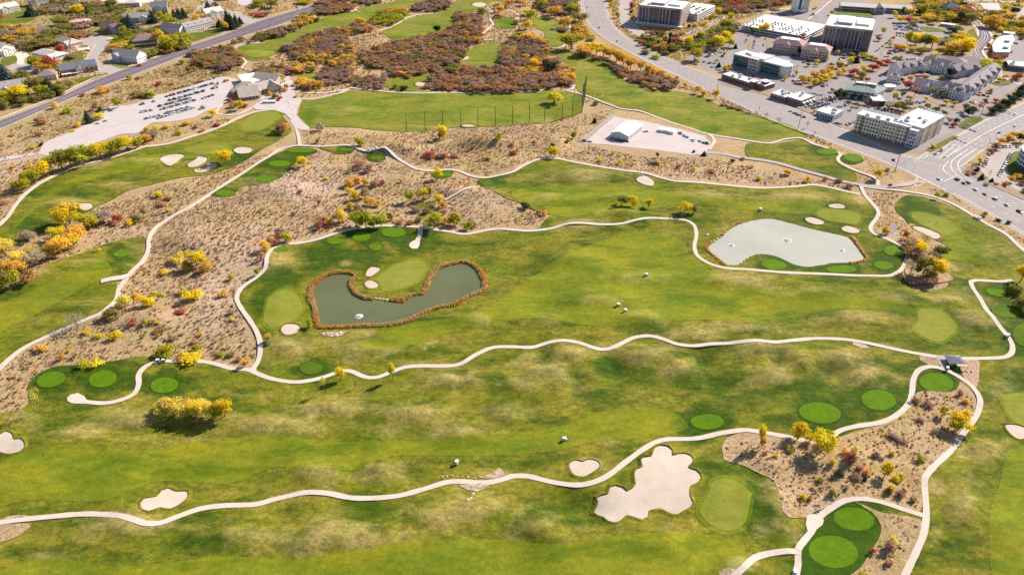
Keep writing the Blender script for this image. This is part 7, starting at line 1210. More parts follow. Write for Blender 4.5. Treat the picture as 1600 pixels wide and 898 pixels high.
# ---- yard walls and house garden walls
def wall_run(pts, h, t, mat, label, cat='wall', name='wall', cap=None):
    w_ = polyG(pts); o = empty(name, (w_[0][0], w_[0][1], float(H(*w_[0])))); tag(o, label, cat)
    for a, b_ in zip(w_[:-1], w_[1:]):
        d = b_ - a; L = float(np.hypot(*d)); e = empty('wall_run', (a[0] - w_[0][0], a[1] - w_[0][1], 0), math.atan2(d[1], d[0]), o); n = max(1, int(L / 6))
        for k_ in range(n): m = MB(); m.box(L * k_ / n + .02, -t / 2, -.4, L * (k_ + 1) / n - .02, t / 2, h, mat, top=cap or mat); m.build('panel', e)
wall_run([(908,221),(961,181)], 2.6, .35, 'wall_bluegrey', 'grey block retaining wall along the yard edge'); wall_run([(0,153),(14,148),(32,163)], 1.6, .3, 'wall_white', 'white garden wall beside the west road'); wall_run([(50,138),(58,139),(75,146)], 1.6, .3, 'wall_white', 'white garden wall right of the round yellow tree')
wall_run([(1128,163),(1170,178),(1205,190),(1262,212)], 1.0, .15, 'pole_wood', 'dark low fence along the course side of the highway', 'fence', 'fence')
wall_run([(205,100),(222,92),(232,89)], 1.6, .3, 'wall_white', 'white garden wall of the white house at the junction')
# ================================================================ VEHICLES
k = N('distant_car', .4, .5); k.base(k.attr('c'))
def car_body(kind='sedan'):
    m = MB(); L, W_ = (4.7, 1.86) if kind != 'truck' else (5.8, 2.0); h1 = .78 if kind == 'sedan' else .95
    def ring(xs, w_, zs): return None
    # lower body: extruded side profile with tapered nose
    prof = [(-L/2, .35), (-L/2 + .1, h1 - .12), (-L/2 + .9, h1), (L/2 - 1.1, h1), (L/2 - .15, h1 - .22), (L/2, .38), (L/2 - .2, .25), (-L/2 + .2, .25)]
    for s in (-1, 1): m.face([(x, s * W_ / 2 * (.93 if abs(x) > L / 2 - .3 else 1), z) for x, z in (prof if s < 0 else prof[::-1])], 'car_paint')
    n = len(prof)
    for i in range(n):
        a, b = prof[i], prof[(i + 1) % n]; wa = W_ / 2 * (.93 if abs(a[0]) > L / 2 - .3 else 1); wb = W_ / 2 * (.93 if abs(b[0]) > L / 2 - .3 else 1)
        m.face([(a[0], -wa, a[1]), (b[0], -wb, b[1]), (b[0], wb, b[1]), (a[0], wa, a[1])], 'car_paint')
    return m, L, W_, h1
def cabin(m, L, W_, h1, kind, glass='car_glass'):
    if kind == 'sedan': c = [(-1.75, h1), (-1.15, 1.36), (.35, 1.42), (1.25, h1)]
    elif kind == 'suv': c = [(-2.2, h1), (-1.95, 1.68), (.35, 1.72), (1.2, h1)]
    else: c = [(-.5, h1), (-.35, 1.75), (.95, 1.78), (1.75, h1)]
    wt, wb = W_ / 2 * .86, W_ / 2 * .94
    for i in range(3):
        a, b = c[i], c[i + 1]; wa = wb if i == 0 else wt; w2 = wt if i < 2 else wb; m.face([(a[0], -wa, a[1]), (b[0], -w2, b[1]), (b[0], w2, b[1]), (a[0], wa, a[1])], 'car_paint' if i == 1 else glass)
    for s in (-1, 1): m.face([(c[0][0], s * wb, c[0][1]), (c[1][0], s * wt, c[1][1]), (c[2][0], s * wt, c[2][1]), (c[3][0], s * wb, c[3][1])], glass)
def wheels(m, L, W_):
    for x in (-L / 2 + .95, L / 2 - .95):
        for s in (-1, 1): m.tube((x, s * (W_ / 2 - .2), .33), (x, s * (W_ / 2 + .03), .33), .34, .34, 'tyre', 8)
def whole_car(kind):
    m, L, W_, h1 = car_body(kind); cabin(m, L, W_, h1, kind); wheels(m, L, W_)
    for s in (-.62, .62): m.box(-L/2 - .02, s - .2, .55, -L/2 + .05, s + .2, .72, 'tail_lamp'); m.box(L/2 - .12, s - .2, .48, L/2 + .01, s + .2, .62, 'head_lamp')
    if kind == 'truck': m.box(-L/2 + .1, -W_/2 + .12, h1 + .002, -.6, W_/2 - .12, h1 + .03, 'black_trim'); [m.box(-L/2 + .1, s * (W_/2 - .06) - .06, h1, -.6, s * (W_/2 - .06) + .06, h1 + .22, 'car_paint') for s in (-1, 1)]
    return m.mesh('parked_car')
CARM = {k_: whole_car(k_) for k_ in ('sedan', 'suv', 'truck')}
def parts_car(kind):
    m, L, W_, h1 = car_body(kind); body = m.mesh('body'); c = MB(); cabin(c, L, W_, h1, kind); cab = c.mesh('cabin'); w_ = MB(); w_.tube((0, -.12, 0), (0, .12, 0), .34, .34, 'tyre', 12); w_.tube((0, -.13, 0), (0, .13, 0), .2, .2, 'galvanised', 8); wm = w_.mesh('wheel'); h = MB(); h.box(0, -.22, 0, .06, .22, .16, 'head_lamp'); hm = h.mesh('headlight'); t = MB(); t.box(-.04, -.22, 0, 0, .22, .18, 'tail_lamp'); tm = t.mesh('tail_light'); return body, cab, wm, hm, tm, L, W_
PARTM = {k_: parts_car(k_) for k_ in ('sedan', 'suv', 'truck')}
CC = {'white': (.78, .78, .77), 'silver': (.48, .49, .50), 'grey': (.16, .165, .17), 'black': (.018, .018, .02), 'red': (.35, .02, .02), 'blue': (.03, .07, .22), 'tan': (.36, .30, .22), 'dark blue': (.015, .025, .07), 'maroon': (.12, .015, .02), 'green': (.03, .10, .06), 'teal': (.02, .2, .25)}
def heading(p0, p1): a = np.array(PG(*p0)); b = np.array(PG(*p1)); d = b - a; return math.atan2(d[1], d[0])
def road_car(px, py, toward, colr, kind, label, group='vehicles on the roads', z=.05):
    g = G(px, py); rz = heading((px, py), toward); o = empty('parked_car' if 'parked' in label else 'car', g + Vector((0, 0, z)), rz); tag(o, label, 'car' if kind != 'truck' else 'pickup truck', group)
    body, cab, wm, hm, tm, L, W_ = PARTM[kind]
    for nm, me in (('body', body), ('cabin', cab)): q = mobj(nm, me, o); q.color = (*CC[colr], 1)
    for x in (-L / 2 + .95, L / 2 - .95):
        for s in (-1, 1): mobj('wheel', wm, o, (x, s * (W_ / 2 - .1), .33))
    for s in (-.62, .62): mobj('headlight', hm, o, (L / 2 - .08, s, .48)); mobj('tail_light', tm, o, (-L / 2 + .02, s, .55))
    return o
for px, py, tw, cl, kd, lab in [
 (1467.5,281,(1480,287),'white','sedan','white car on the near lane at the junction'),(1495,281,(1480,274),'black','suv','black car waiting first at the stop line'),(1506,287,(1490,279),'black','sedan','black car second in the waiting queue'),
 (1512,286,(1500,279),'grey','suv','dark grey vehicle beside the second waiting car'),(1524,297,(1510,289),'white','sedan','white car third in the highway queue'),(1539,304,(1525,296),'grey','sedan','grey car between two white cars in the queue'),
 (1554,311,(1540,303),'white','suv','white car fifth in the highway queue'),(1573,321,(1560,313),'silver','sedan','silver car ahead of the maroon truck'),(1593,331,(1580,323),'maroon','truck','maroon pickup truck at the end of the queue'),
 (1397,251,(1410,257),'black','sedan','black car passing the utility pole'),(1461,242,(1450,248),'grey','suv','grey car at the side road stop line, left lane'),(1476,247,(1465,253),'white','suv','white car at the side road stop line, right lane'),
 (1561,208,(1575,200),'black','sedan','black car driving up the side road'),(1577,177,(1560,186),'white','sedan','white car coming down the side road, far lane'),(1585,180,(1568,189),'white','suv','white van coming down the side road behind it'),
 (1586,198,(1600,190),'white','sedan','white car on the middle of the side road'),(936,44,(930,34),'black','sedan','black car rounding the highway bend'),(965,65,(975,72),'white','suv','white car below the highway bend'),
 (967,16,(968,26),'white','sedan','white car on the office drive'),(981,38,(990,46),'silver','suv','silver car at the foot of the office drive'),(467,15,(455,20),'white','truck','white van on the far west road'),
 (464,13,(455,16),'black','sedan','black car beside the white van on the west road'),(476,10,(465,14),'black','sedan','black car behind the white van on the west road'),(491,9,(480,13),'white','sedan','white car farthest up the west road'),
 (1582,129,(1590,134),'blue','suv','blue car on the street behind the stepped hotel'),(918,12,(915,4),'silver','sedan','silver car at the top of the highway')]:
    road_car(px, py, tw, cl, kd, lab)
COLW = ['white'] * 9 + ['silver'] * 8 + ['grey'] * 4 + ['black'] * 4 + ['dark blue', 'blue', 'red', 'tan', 'tan', 'maroon']
ROWS = []
def row(p0, p1, n, where, tilt=90, z=.22, prob=1.0, seed=0):
    r = random.Random(sum(map(ord, where)) + seed); a = np.array(PG(*p0)); b = np.array(PG(*p1)); hd = math.atan2(*(b - a)[::-1]); byc = {}
    for i in range(n):
        if r.random() > prob: continue
        byc.setdefault((r.choice(COLW), r.choice(['sedan', 'suv', 'suv', 'truck', 'sedan'])), []).append(a + (b - a) * ((i + .5) / n))
    for (c, k_), L in byc.items():
        for i, p in enumerate(L):
            q = ordn(i, len(L)); s = {'sedan': 'car', 'suv': 'tall car', 'truck': 'pickup'}[k_]
            ROWS.append((p[0], p[1], float(H(p[0], p[1])) + z, hd + R(tilt) + (math.pi if r.random() < .4 else 0) + R((r.random() - .5) * 4), c, k_, f"{c} {s} parked {where}" + (f", {q}" if q else '')))
CL = 'in the clubhouse car park'
row((278,138),(340,122), 15, 'along the top edge of the clubhouse lot', 90, .28, .62); row((259,152),(334,131), 23, 'in the upper double row, upper side', 90, .28, .93); row((264,158),(340,137), 24, 'in the upper double row, lower side', 90, .28, .85)
row((216,165),(246,158), 9, 'in the short row at the lot bend', 90, .28, .6); row((248,167),(302,153), 17, 'in the middle double row, upper side', 90, .28, .95); row((251,172),(306,157), 17, 'in the middle double row, lower side', 90, .28, .9); row((310,157),(334,149), 8, 'at the thin end of the middle row', 90, .28, .7)
row((220,176),(242,172), 7, 'in the loose group left of the rows', 90, .28, .8); row((224,187),(250,181), 8, 'in the lowest row, left part', 90, .28, .6); row((246,186),(304,169), 18, 'in the lowest row, lower side', 90, .28, .9); row((258,178),(298,167), 12, 'in the lowest row, upper side', 90, .28, .85)
for px, py, c, lab in ((173,174,'dark blue','dark blue car parked alone at the top of the empty bays'),(153,194,'white','white car parked alone by the yellow bushes, left one'),(165,190,'silver','silver car parked alone by the yellow bushes, right one'),(47,90,'black','black car on the pale drive between houses'),(139,80,'black','black car in the street below the cul-de-sac')):
    o = mobj('parked_car', CARM['sedan'], None, G(px, py) + Vector((0, 0, .28)), R(20)); o.color = (*CC[c], 1); tag(o, lab, 'car', 'parked cars')
for a, b, n, wh, t, pr in [
 ((1100,91),(1150,74),18,'under the trees left of the glass office',75,.9),((1108,104),(1128,112),7,'in the lot corner by the brick shop',70,.6),((1118,92),(1140,84),7,'in front of the glass office',75,.4),((1160,75),(1170,55),6,'beside the left island',10,.7),((1176,80),(1180,60),7,'right of the left island',10,.8),((1192,76),(1196,60),6,'left of the rose roofed office',10,.8),
 ((1210,122),(1222,118),4,'right of the glass office',75,.9),((1238,128),(1252,126),5,'at the end of the double tree row',75,.8),((1258,146),(1290,150),8,'in the upper row by the restaurant',75,.7),((1228,156),(1254,166),8,'beside the restaurant awnings',60,.7),((1258,168),(1302,155),15,'in the long row by the grey shop',70,.95),((1262,163),(1300,152),12,'in the second row by the small grey building',70,.8),
 ((1308,169),(1326,163),6,'between the shop and the islands',70,.9),((1230,172),(1262,186),9,'along the highway planting strip',60,.6),((1322,196),(1336,190),5,'beside the hotel end',60,.9),((1304,192),(1318,196),4,'below the small grey building',60,.6),((1350,166),(1420,181),13,'behind the hotel',100,.7),((1380,170),(1396,172),4,'behind the hotel, nearer row',100,.6),
 ((1284,136),(1296,132),4,'below the double tree row',75,.8),((1300,98),(1325,90),7,'in front of the dark glass office',75,.5),((1364,84),(1388,66),9,'beside the dark glass office',20,.85),((1392,85),(1410,78),7,'in the reddish bays beyond the office',70,.9),((1395,92),(1410,90),6,'in the second reddish bays',70,.8),((1412,96),(1432,92),8,'near the gabled hotel roofs',70,.8),
 ((1395,37),(1412,38),8,'in the far lot, first row',80,.9),((1396,42),(1440,48),16,'in the far lot, second row',80,.9),((1397,46),(1442,50),15,'in the far lot, third row',80,.8),((1400,52),(1418,54),7,'in the far lot, fourth row',80,.9),((1420,52),(1450,55),9,'in the far lot, fifth row',80,.7),((1462,60),(1472,62),4,'by the far lawn',80,.8),
 ((1205,22),(1240,26),12,'in the lot below the white tower',75,.6),((1262,20),(1276,12),6,'along the tower drive',75,.7),((1453,150),(1472,155),7,'in front of the gabled hotel porch',95,.8),((1532,152),(1550,142),6,'in the right hand hotel lot',60,.6),((1516,161),(1524,158),2,'at the corner of the gabled hotel',60,1),
 ((1536,262),(1546,240),6,'left of the round building lot',20,.8),((1560,276),(1580,240),12,'in the curved row by the round building',20,.95),((1566,230),(1592,230),5,'under the red trees by the round building',70,.8),((1572,60),(1590,70),5,'behind the curved shops',70,.6),((1578,76),(1582,84),4,'beside the curved shops',20,.7),((1586,66),(1600,70),4,'right of the curved shops',70,.5),((1290,182),(1300,160),6,'between the restaurant rows',20,.7),((1268,170),(1310,158),14,'in the third row by the restaurant',70,.85),((1206,118),(1222,110),5,'behind the green glass office',75,.8),((1250,100),(1300,84),14,'along the lane before the dark office',75,.6),((1322,104),(1336,98),5,'above the red island trees',75,.8),((1374,120),(1398,106),9,'left of the gabled hotel in the upper row',75,.8),((1390,60),(1392,76),6,'beside the dark office drive',20,.8),((1400,56),(1436,60),13,'in the far lot sixth row',80,.85),((1398,40),(1436,43),14,'in the far lot extra row',80,.85),((1206,28),(1236,32),9,'below the white tower drive',75,.6),((1398,164),(1432,172),10,'in the treed row behind the hotel',100,.8),((1516,176),(1546,158),10,'along the dark hedge',60,.5),((1512,150),(1540,134),8,'below the stepped hotel',60,.6),((1084,94),(1110,100),9,'in the pale bays by the highway',70,.5),((1346,120),(1360,114),4,'by the red island trees',75,.6),((1372,138),(1388,132),5,'left of the gabled hotel',75,.5),((1430,160),(1446,163),3,'on the lane behind the hotel',80,.6)]:
    row(a, b, n, wh, t, .06, pr)
# cars on the parking decks
for root_, z, nx, ny, sp in ((g2, 7.56, 19, 5, (5.0, 9.5)), (g_, 9.92, 9, 3, (5, 10))):
    r = random.Random(4); i = 0
    for iy in range(ny):
        for ix in range(nx):
            x = 3 + ix * sp[0] * .95; y = 4 + iy * sp[1]
            if x > root_.W - 7 or r.random() > .6: continue
            p = root_.root.matrix_basis @ Vector((x, y, z)); ROWS.append((p[0], p[1] + 5000, p[2], root_.a + R(90), r.choice(['white', 'silver', 'silver', 'grey', 'black', 'dark blue', 'white']), r.choice(['sedan', 'suv']), ''))
ROWS.sort(key=lambda q: q[1]); CVs, CFs, CCs = [], [], []; nb = 0
MCOL = {'car_glass': (.02, .025, .03), 'tyre': (.02, .02, .02), 'tail_lamp': (.4, .01, .01), 'head_lamp': (.8, .8, .75), 'black_trim': (.03, .03, .03)}
for i, (x, y, z, rz, c, k_, lab) in enumerate(ROWS):
    if y > 3000: y -= 5000
    if i < 245 and lab:
        o = mobj('parked_car', CARM[k_], None, (x, y, z), rz); o.color = (*CC[c], 1); tag(o, lab, 'car', 'parked cars')
    else:
        me = CARM[k_]; c_, s_ = math.cos(rz), math.sin(rz); V = np.array([v.co[:] for v in me.vertices]); CVs.append(np.column_stack([V[:, 0] * c_ - V[:, 1] * s_ + x, V[:, 0] * s_ + V[:, 1] * c_ + y, V[:, 2] + z]))
        for p in me.polygons:
            vi = list(p.vertices); m_ = me.materials[p.material_index].name; cl = MCOL.get(m_, CC[c])
            for j in range(1, len(vi) - 1): CFs.append((vi[0] + nb, vi[j] + nb, vi[j + 1] + nb)); CCs.append(cl)
        nb += len(V)
me = fast_mesh('distant_parked_cars', np.concatenate(CVs), np.array(CFs), ['distant_car']); vcolor(me, 'c', np.repeat(np.array(CCs), 3, 0), 'CORNER')
tag(mobj('distant_parked_cars', me), 'many cars filling the farthest lots and the white parking decks', 'cars', None, 'stuff'); print('cars', len(ROWS))
# yard vehicles
for px, py, c, k_, lab, rz in ((1009,206,'white','truck','white pickup beside the end of the white shed',10),(1083,220,'white','truck','white utility truck in the yard, left one',60),(1094,221,'white','truck','white utility truck in the yard, right one',60),(1070,213,'white','suv','white van by the yard planting',60),(1063,209,'grey','truck','grey truck by the yard planting',60),(1105,225,'black','suv','black vehicle at the yard gate',60),(1074,215,'silver','sedan','silver car by the yard planting',60),(1100,224,'grey','sedan','grey car between the yard trucks and gate',60),(914,221,'red','suv','red machine at the left corner of the yard',40),(922,222,'silver','sedan','silver trailer at the left corner of the yard',10),(956,218,'red','sedan','red cart in front of the shed gable',100)):
    road_car(px, py, (px + 10 * math.cos(R(rz)), py + 4 * math.sin(R(rz))), c, k_, lab, 'yard vehicles', .12)
for i_ in range(7):
    px, py = 962 + i_ * 3.1, 219.5 + i_ * .45; o = empty('storage_drum', G(px, py) + Vector((0, 0, .1)), i_ * .4); tag(o, f'dark mower parked before the shed gable, {ordn(i_, 7)}', 'mower', 'mowers in front of the shed'); o.name = 'mower'
    m = MB(); m.box(-1.1, -.6, .35, 1.0, .6, .8, 'frame_dark'); m.build('body', o); m = MB(); m.box(-.5, -.3, .8, .1, .3, 1.3, 'black_trim'); m.build('seat', o)
    for x in (-.7, .7):
        for s in (-.65, .65): m = MB(); m.tube((x, s - .1, .35), (x, s + .1, .35), .35, .35, 'tyre', 8); m.build('wheel', o)
for i_, (px, py) in enumerate(((1028,203),(1036,204),(1044,206))):
    b = Bd('storage_tent', f'low white storage container roof in the yard, {ordn(i_, 3)}', 'container', (px, py + 3), (px + 8, py + 4.4), z0=.1, group='containers in the yard'); b.wall(0, 0, b.W, 7, 2.3, 'shed_white', name='body'); b.box('roof', -.1, -.1, 2.305, b.W + .1, 7.1, 2.5, 'membrane'); b.root.name = 'storage_container'
# ---------------------------------------------------------------- golf carts
def cart_parts():
    P = {}
    m = MB(); m.box(-1.1, -.58, .3, 1.1, .58, .5, 'shed_white'); m.face([(.55, -.58, .5), (1.15, -.5, .5), (1.0, -.5, .85), (.6, -.56, .95)], 'shed_white'); m.box(.55, -.56, .5, 1.1, .56, .88, 'shed_white'); m.box(-1.1, -.56, .5, -.5, .56, .9, 'shed_white'); P['body'] = m.mesh('body')
    m = MB(); m.box(-1.0, -.62, 1.82, .75, .62, 1.92, 'shed_white', bottom=True); P['canopy'] = m.mesh('canopy')
    m = MB(); m.box(-.5, -.5, .5, .0, .5, .75, 'black_trim'); m.box(-.6, -.5, .75, -.45, .5, 1.2, 'black_trim'); P['seat'] = m.mesh('seat')
    m = MB(); m.tube((0, 0, .5), (.05, 0, 1.83), .025, .025, 'pole_steel', 4); P['post'] = m.mesh('post')
    m = MB(); m.tube((0, -.1, 0), (0, .1, 0), .23, .23, 'tyre', 10); P['wheel'] = m.mesh('wheel')
    m = MB(); m.tube((0, 0, 0), (-.15, 0, .85), .13, .15, 'black_trim', 7); m.tube((-.1, .03, .8), (-.2, .05, 1.1), .03, .05, 'galvanised', 5); P['golf_bag'] = m.mesh('golf_bag'); return P
CPM = cart_parts()
def cart(px, py, rz, label, dz=.2):
    o = empty('golf_cart', G(px, py) + Vector((0, 0, dz)), R(rz)); tag(o, label, 'golf cart', 'golf carts'); o.scale = (1.08, 1.08, 1.05)
    for k_ in ('body', 'canopy', 'seat'): mobj(k_, CPM[k_], o)
    for x in (-.9, .65):
        for s in (-.5, .5): mobj('post', CPM['post'], o, (x, s, 0))
    for x in (-.75, .8):
        for s in (-.55, .55): mobj('wheel', CPM['wheel'], o, (x, s, .23))
    for s in (-.25, .25): mobj('golf_bag', CPM['golf_bag'], o, (-.98, s, .5))
for px, py, rz, lab, dz in ((714,724,70,'white golf cart on the lowest fairway above the southern path',.25),(882,688,20,'white golf cart left of the big bunker on the fairway',.25),(966,478,20,'white golf cart of the mid fairway pair, upper one',.25),(977,487,20,'white golf cart of the mid fairway pair, lower one',.25),(1010,431,20,'white golf cart alone below the curve of the pond path',.25),(1188,329,10,'white golf cart on the fairway above the east pond',.25),
 (248,566,5,'white golf cart on the path beside the western tees, left one',.4),(257,566,5,'white golf cart on the path beside the western tees, right one',.4),(1573,526,120,'white golf cart on the path bend at the right edge',.4),(1479,578,60,'white golf cart parked at the restroom pavilion',.45),(1524,341,-30,'white golf cart on the east walk, front one',.4),(1530,343,-30,'white golf cart on the east walk, rear one',.4),(577,236,0,'white golf cart in the group on the upper path, left one',.4),(583,237,0,'white golf cart in the group on the upper path, middle one',.4),(589,236,0,'white golf cart in the group on the upper path, right one',.4),(1241,896,80,'white golf cart on the branch path by the lowest tees',.4)):
    cart(px, py, rz, lab, dz)
r = random.Random(3)
for i_ in range(9): cart(362 + 50 + i_ * 2.3, 161.5, 80, f'golf cart lined up on the clubhouse plaza, {ordn(i_, 9)}', .45)
# ---------------------------------------------------------------- people (skinned figures, a few pixels tall)
def person_mesh(shirt, trousers, seed):
    """one continuous figure: swept rings from feet to head with arms, standing"""
    V = []; F = []; M = []; mats = [shirt, trousers, 'skin', 'hair', 'shoe']
    def loft(rings, mis):
        b0 = len(V); n = 8
        for (c, rx, ry) in rings:
            for k_ in range(n): a = k_ * math.tau / n; V.append((c[0] + rx * math.cos(a), c[1] + ry * math.sin(a), c[2]))
        for i in range(len(rings) - 1):
            for k_ in range(n): F.append((b0 + i * n + k_, b0 + i * n + (k_ + 1) % n, b0 + (i + 1) * n + (k_ + 1) % n, b0 + (i + 1) * n + k_)); M.append(mis[i])
        F.append(tuple(b0 + (len(rings) - 1) * n + k_ for k_ in range(n))); M.append(mis[-1])
    st = .12 + .1 * (seed % 3)
    for s in (-1, 1): loft([((s * st * .5, .12 * s, 0), .05, .12), ((s * st * .5, .12 * s, .08), .055, .07), ((s * st * .25, .11 * s, .48), .065, .07), ((0, .09 * s, .86), .085, .09)], [4, 1, 1])
    loft([((0, 0, .82), .12, .18), ((0, 0, 1.0), .115, .165), ((0, 0, 1.25), .125, .19), ((0, 0, 1.44), .10, .20), ((0, 0, 1.5), .05, .06), ((.01, 0, 1.55), .05, .055), ((.02, 0, 1.6), .085, .07), ((.02, 0, 1.70), .095, .08), ((.01, 0, 1.78), .06, .055)], [1, 0, 0, 0, 2, 2, 2, 3])
    for s in (-1, 1): loft([((.0, s * .20, 1.42), .05, .05), ((.03, s * .25, 1.14), .042, .042), ((.14, s * .2, .92), .032, .032), ((.2, s * .16, .84), .03, .04)], [0, 2, 2])
    return new_mesh('person', V, F, mats, M)
plain('skin', (.50, .30, .21)); plain('hair', (.06, .04, .03)); plain('shoe', (.05, .05, .05)); plain('shirt_white', (.75, .75, .73)); plain('shirt_dark', (.03, .03, .04)); plain('shirt_blue', (.05, .10, .28)); plain('shirt_red', (.4, .04, .04)); plain('trouser_dark', (.035, .035, .05)); plain('trouser_tan', (.38, .30, .2)); plain('cloth_flag', (.55, .05, .04))
PM = [person_mesh('shirt_white', 'trouser_dark', 0), person_mesh('shirt_dark', 'trouser_tan', 1), person_mesh('shirt_blue', 'trouser_dark', 2), person_mesh('shirt_red', 'trouser_tan', 3), person_mesh('shirt_dark', 'trouser_dark', 4)]
PD = ['white shirt and dark trousers', 'dark shirt and tan trousers', 'blue shirt and dark trousers', 'red shirt and tan trousers', 'dark shirt and dark trousers']
for i_, (px, py, k_, where) in enumerate(((1451,348,0,'on the eastern green, left'),(1461,352,3,'on the eastern green, right'),(1463,350,4,'on the eastern green, centre'),(241,603,0,'on the western tee nearest the path'),(259,598,4,'at the far side of the western tee'),(244,582,4,'between the cart path and the western tee'),(1580,523,4,'beside the cart at the right edge bend'),(468,487,0,'on the green left of the long pond'),(626,389,1,'on turf below the paved spur'),(381,845,4,'in the rough'),(451,163,4,'in the middle of the clubhouse plaza'),(451,168,2,'on the lower plaza'),(458,172,1,'at the plaza edge by the range'),(430,172,0,'beside the practice green'),(427,175,2,'on the practice green edge'),(460,182,4,'at the lower range tee line'),(466,171,3,'at the upper range tee line'),(523,153,4,'at the end of the range walk'),(448,160,0,'near the lined up carts'),(575,239,4,'in the cart group on the upper path'),(405,84,1,'on the far west green'))):
    if i_ == 9: continue
    o = mobj('person', PM[k_], None, G(px, py) + Vector((0, 0, .42)), r.random() * 6); tag(o, f'person in {PD[k_]} standing {where}', 'person', 'golfers')
# ---------------------------------------------------------------- flags, tee markers, stones
for i_, (px, py, wh) in enumerate(((1150,790,'on the green beside the big bunker'),(630,430,'on the pond green'),(447,480,'on the green left of the long pond'),(1310,337,'on the green above the east pond'),(1463,350,'on the eastern green'),(1462,505,'on the green near the right edge'),(1588,645,'on the green cut by the right edge'),(405,186,'on the practice green'),(325,233,'on the northwest green'),(405,82,'on the far west green'))):
    o = empty('flagstick', G(px, py) + Vector((0, 0, .3))); tag(o, f'thin flagstick with small red flag {wh}', 'flagstick', 'flagsticks'); m = MB(); m.tube((0, 0, 0), (0, 0, 2.2), .02, .02, 'white_paint', 5); m.build('pole', o); m = MB(); m.face([(0, 0, 2.2), (.5, .05, 2.05), (0, 0, 1.85)], 'cloth_flag'); m.face([(0, .015, 2.2), (0, .015, 1.85), (.5, .065, 2.05)], 'cloth_flag'); m.build('flag', o)
def stones(pts, label, grp, sz=(.3, .8), mat='pale_rock'):
    rr = random.Random(len(pts)); n = len(pts)
    ms = [new_mesh('stone', ico()[0] * (1 + (np.random.default_rng(s).random((12, 1)) - .5) * .5) * np.array([1, 1, .7]), [tuple(f) for f in ico()[1]], mat) for s in range(3)]
    for i, (px, py) in enumerate(pts):
        px += rr.uniform(-.8, .8); py += rr.uniform(-.6, .6); o = mobj('stone', rr.choice(ms), None, G(px, py) + Vector((0, 0, .3)), rr.random() * 6); s = sz[0] + (sz[1] - sz[0]) * rr.random(); o.scale = (s, s, s); tag(o, f'{label}, {ordn(i, n)}', 'stone', grp)
stones([(1276 + i * 3.6, 802 - i * 2.5) for i in range(12)], 'pale kerb stone edging the path by the dirt loop', 'stones edging the path', (.35, .5))
stones([(686,746),(692,745),(698,744),(706,743),(714,744),(722,745),(732,746),(742,747)], 'pale stone lining the southern path above the gravel', 'stones lining the southern path', (.3, .6))
stones([(738,774),(736,779),(731,781),(740,771)], 'pale stone in the washout below the southern path', 'stones in the washout', (.4, .9))
stones([(520,522),(526,524),(512,521),(532,521),(505,522),(518,526)], 'pale rock on the bank below the long pond', 'rocks below the long pond', (.5, 1.1))
stones([(586 + i * 2.2, 466.5 + .25 * i) for i in range(10)], 'pale rock in the stone edging of the pond green', 'rocks edging the pond green', (.5, .9))
stones([(447,270),(450,273),(455,268),(443,273),(460,265),(592,248),(604,248),(455,274)], 'pale boulder in the scrub by the strip tees', 'boulders by the strip tees', (.6, 1.3))
stones([(1103,368),(1106,366)], 'grey boulder between the path and the east pond', 'boulders by the east pond', (1, 1.5))
# ---------------------------------------------------------------- fountains
def fountain(px, py, rad, label):
    x, y = P0(px, py, -.3); o = empty('fountain', (float(x), float(y), -.3)); tag(o, label, 'fountain', 'pond fountains'); rr = np.random.default_rng(int(px))
    m = MB(); m.prism([(.5 * math.cos(k_ * math.tau / 8), .5 * math.sin(k_ * math.tau / 8)) for k_ in range(8)], .0, .25, 'black_trim'); m.build('float', o)
    n = 900; a = rr.random(n) * math.tau; t = rr.random(n); R_ = rad * (.35 + .65 * rr.random(n) ** .5) * t; z = rad * .55 * 4 * t * (1 - t) * .55 + .05 + .1 * rr.random(n); c = np.stack([R_ * np.cos(a), R_ * np.sin(a), z], 1)
    d = rr.normal(size=(n, 3, 3)) * .11; V = (c[:, None, :] + d); V[:, :, 2] = np.maximum(V[:, :, 2], .03); me = fast_mesh('spray', V.reshape(-1, 3), np.arange(n * 3).reshape(-1, 3), ['fountain_spray']); mobj('spray', me, o)
    n = 420; a = rr.random(n) * math.tau; R_ = rad * np.where(rr.random(n) < .7, .85 + .2 * rr.random(n), rr.random(n)); c = np.stack([R_ * np.cos(a), R_ * np.sin(a), np.full(n, .02)], 1); d = rr.normal(size=(n, 3, 3)) * np.array([.22, .22, .01]); V = c[:, None, :] + d; me = fast_mesh('foam', V.reshape(-1, 3), np.arange(n * 3).reshape(-1, 3), ['fountain_spray']); mobj('foam', me, o)
fountain(1230, 375, 3.3, 'largest white fountain in the middle of the east pond'); fountain(1143, 383, 1.9, 'small white fountain at the left end of the east pond'); fountain(1316, 391, 1.9, 'small white fountain at the right end of the east pond'); fountain(561, 494, 2.2, 'white fountain at the left end of the long pond')
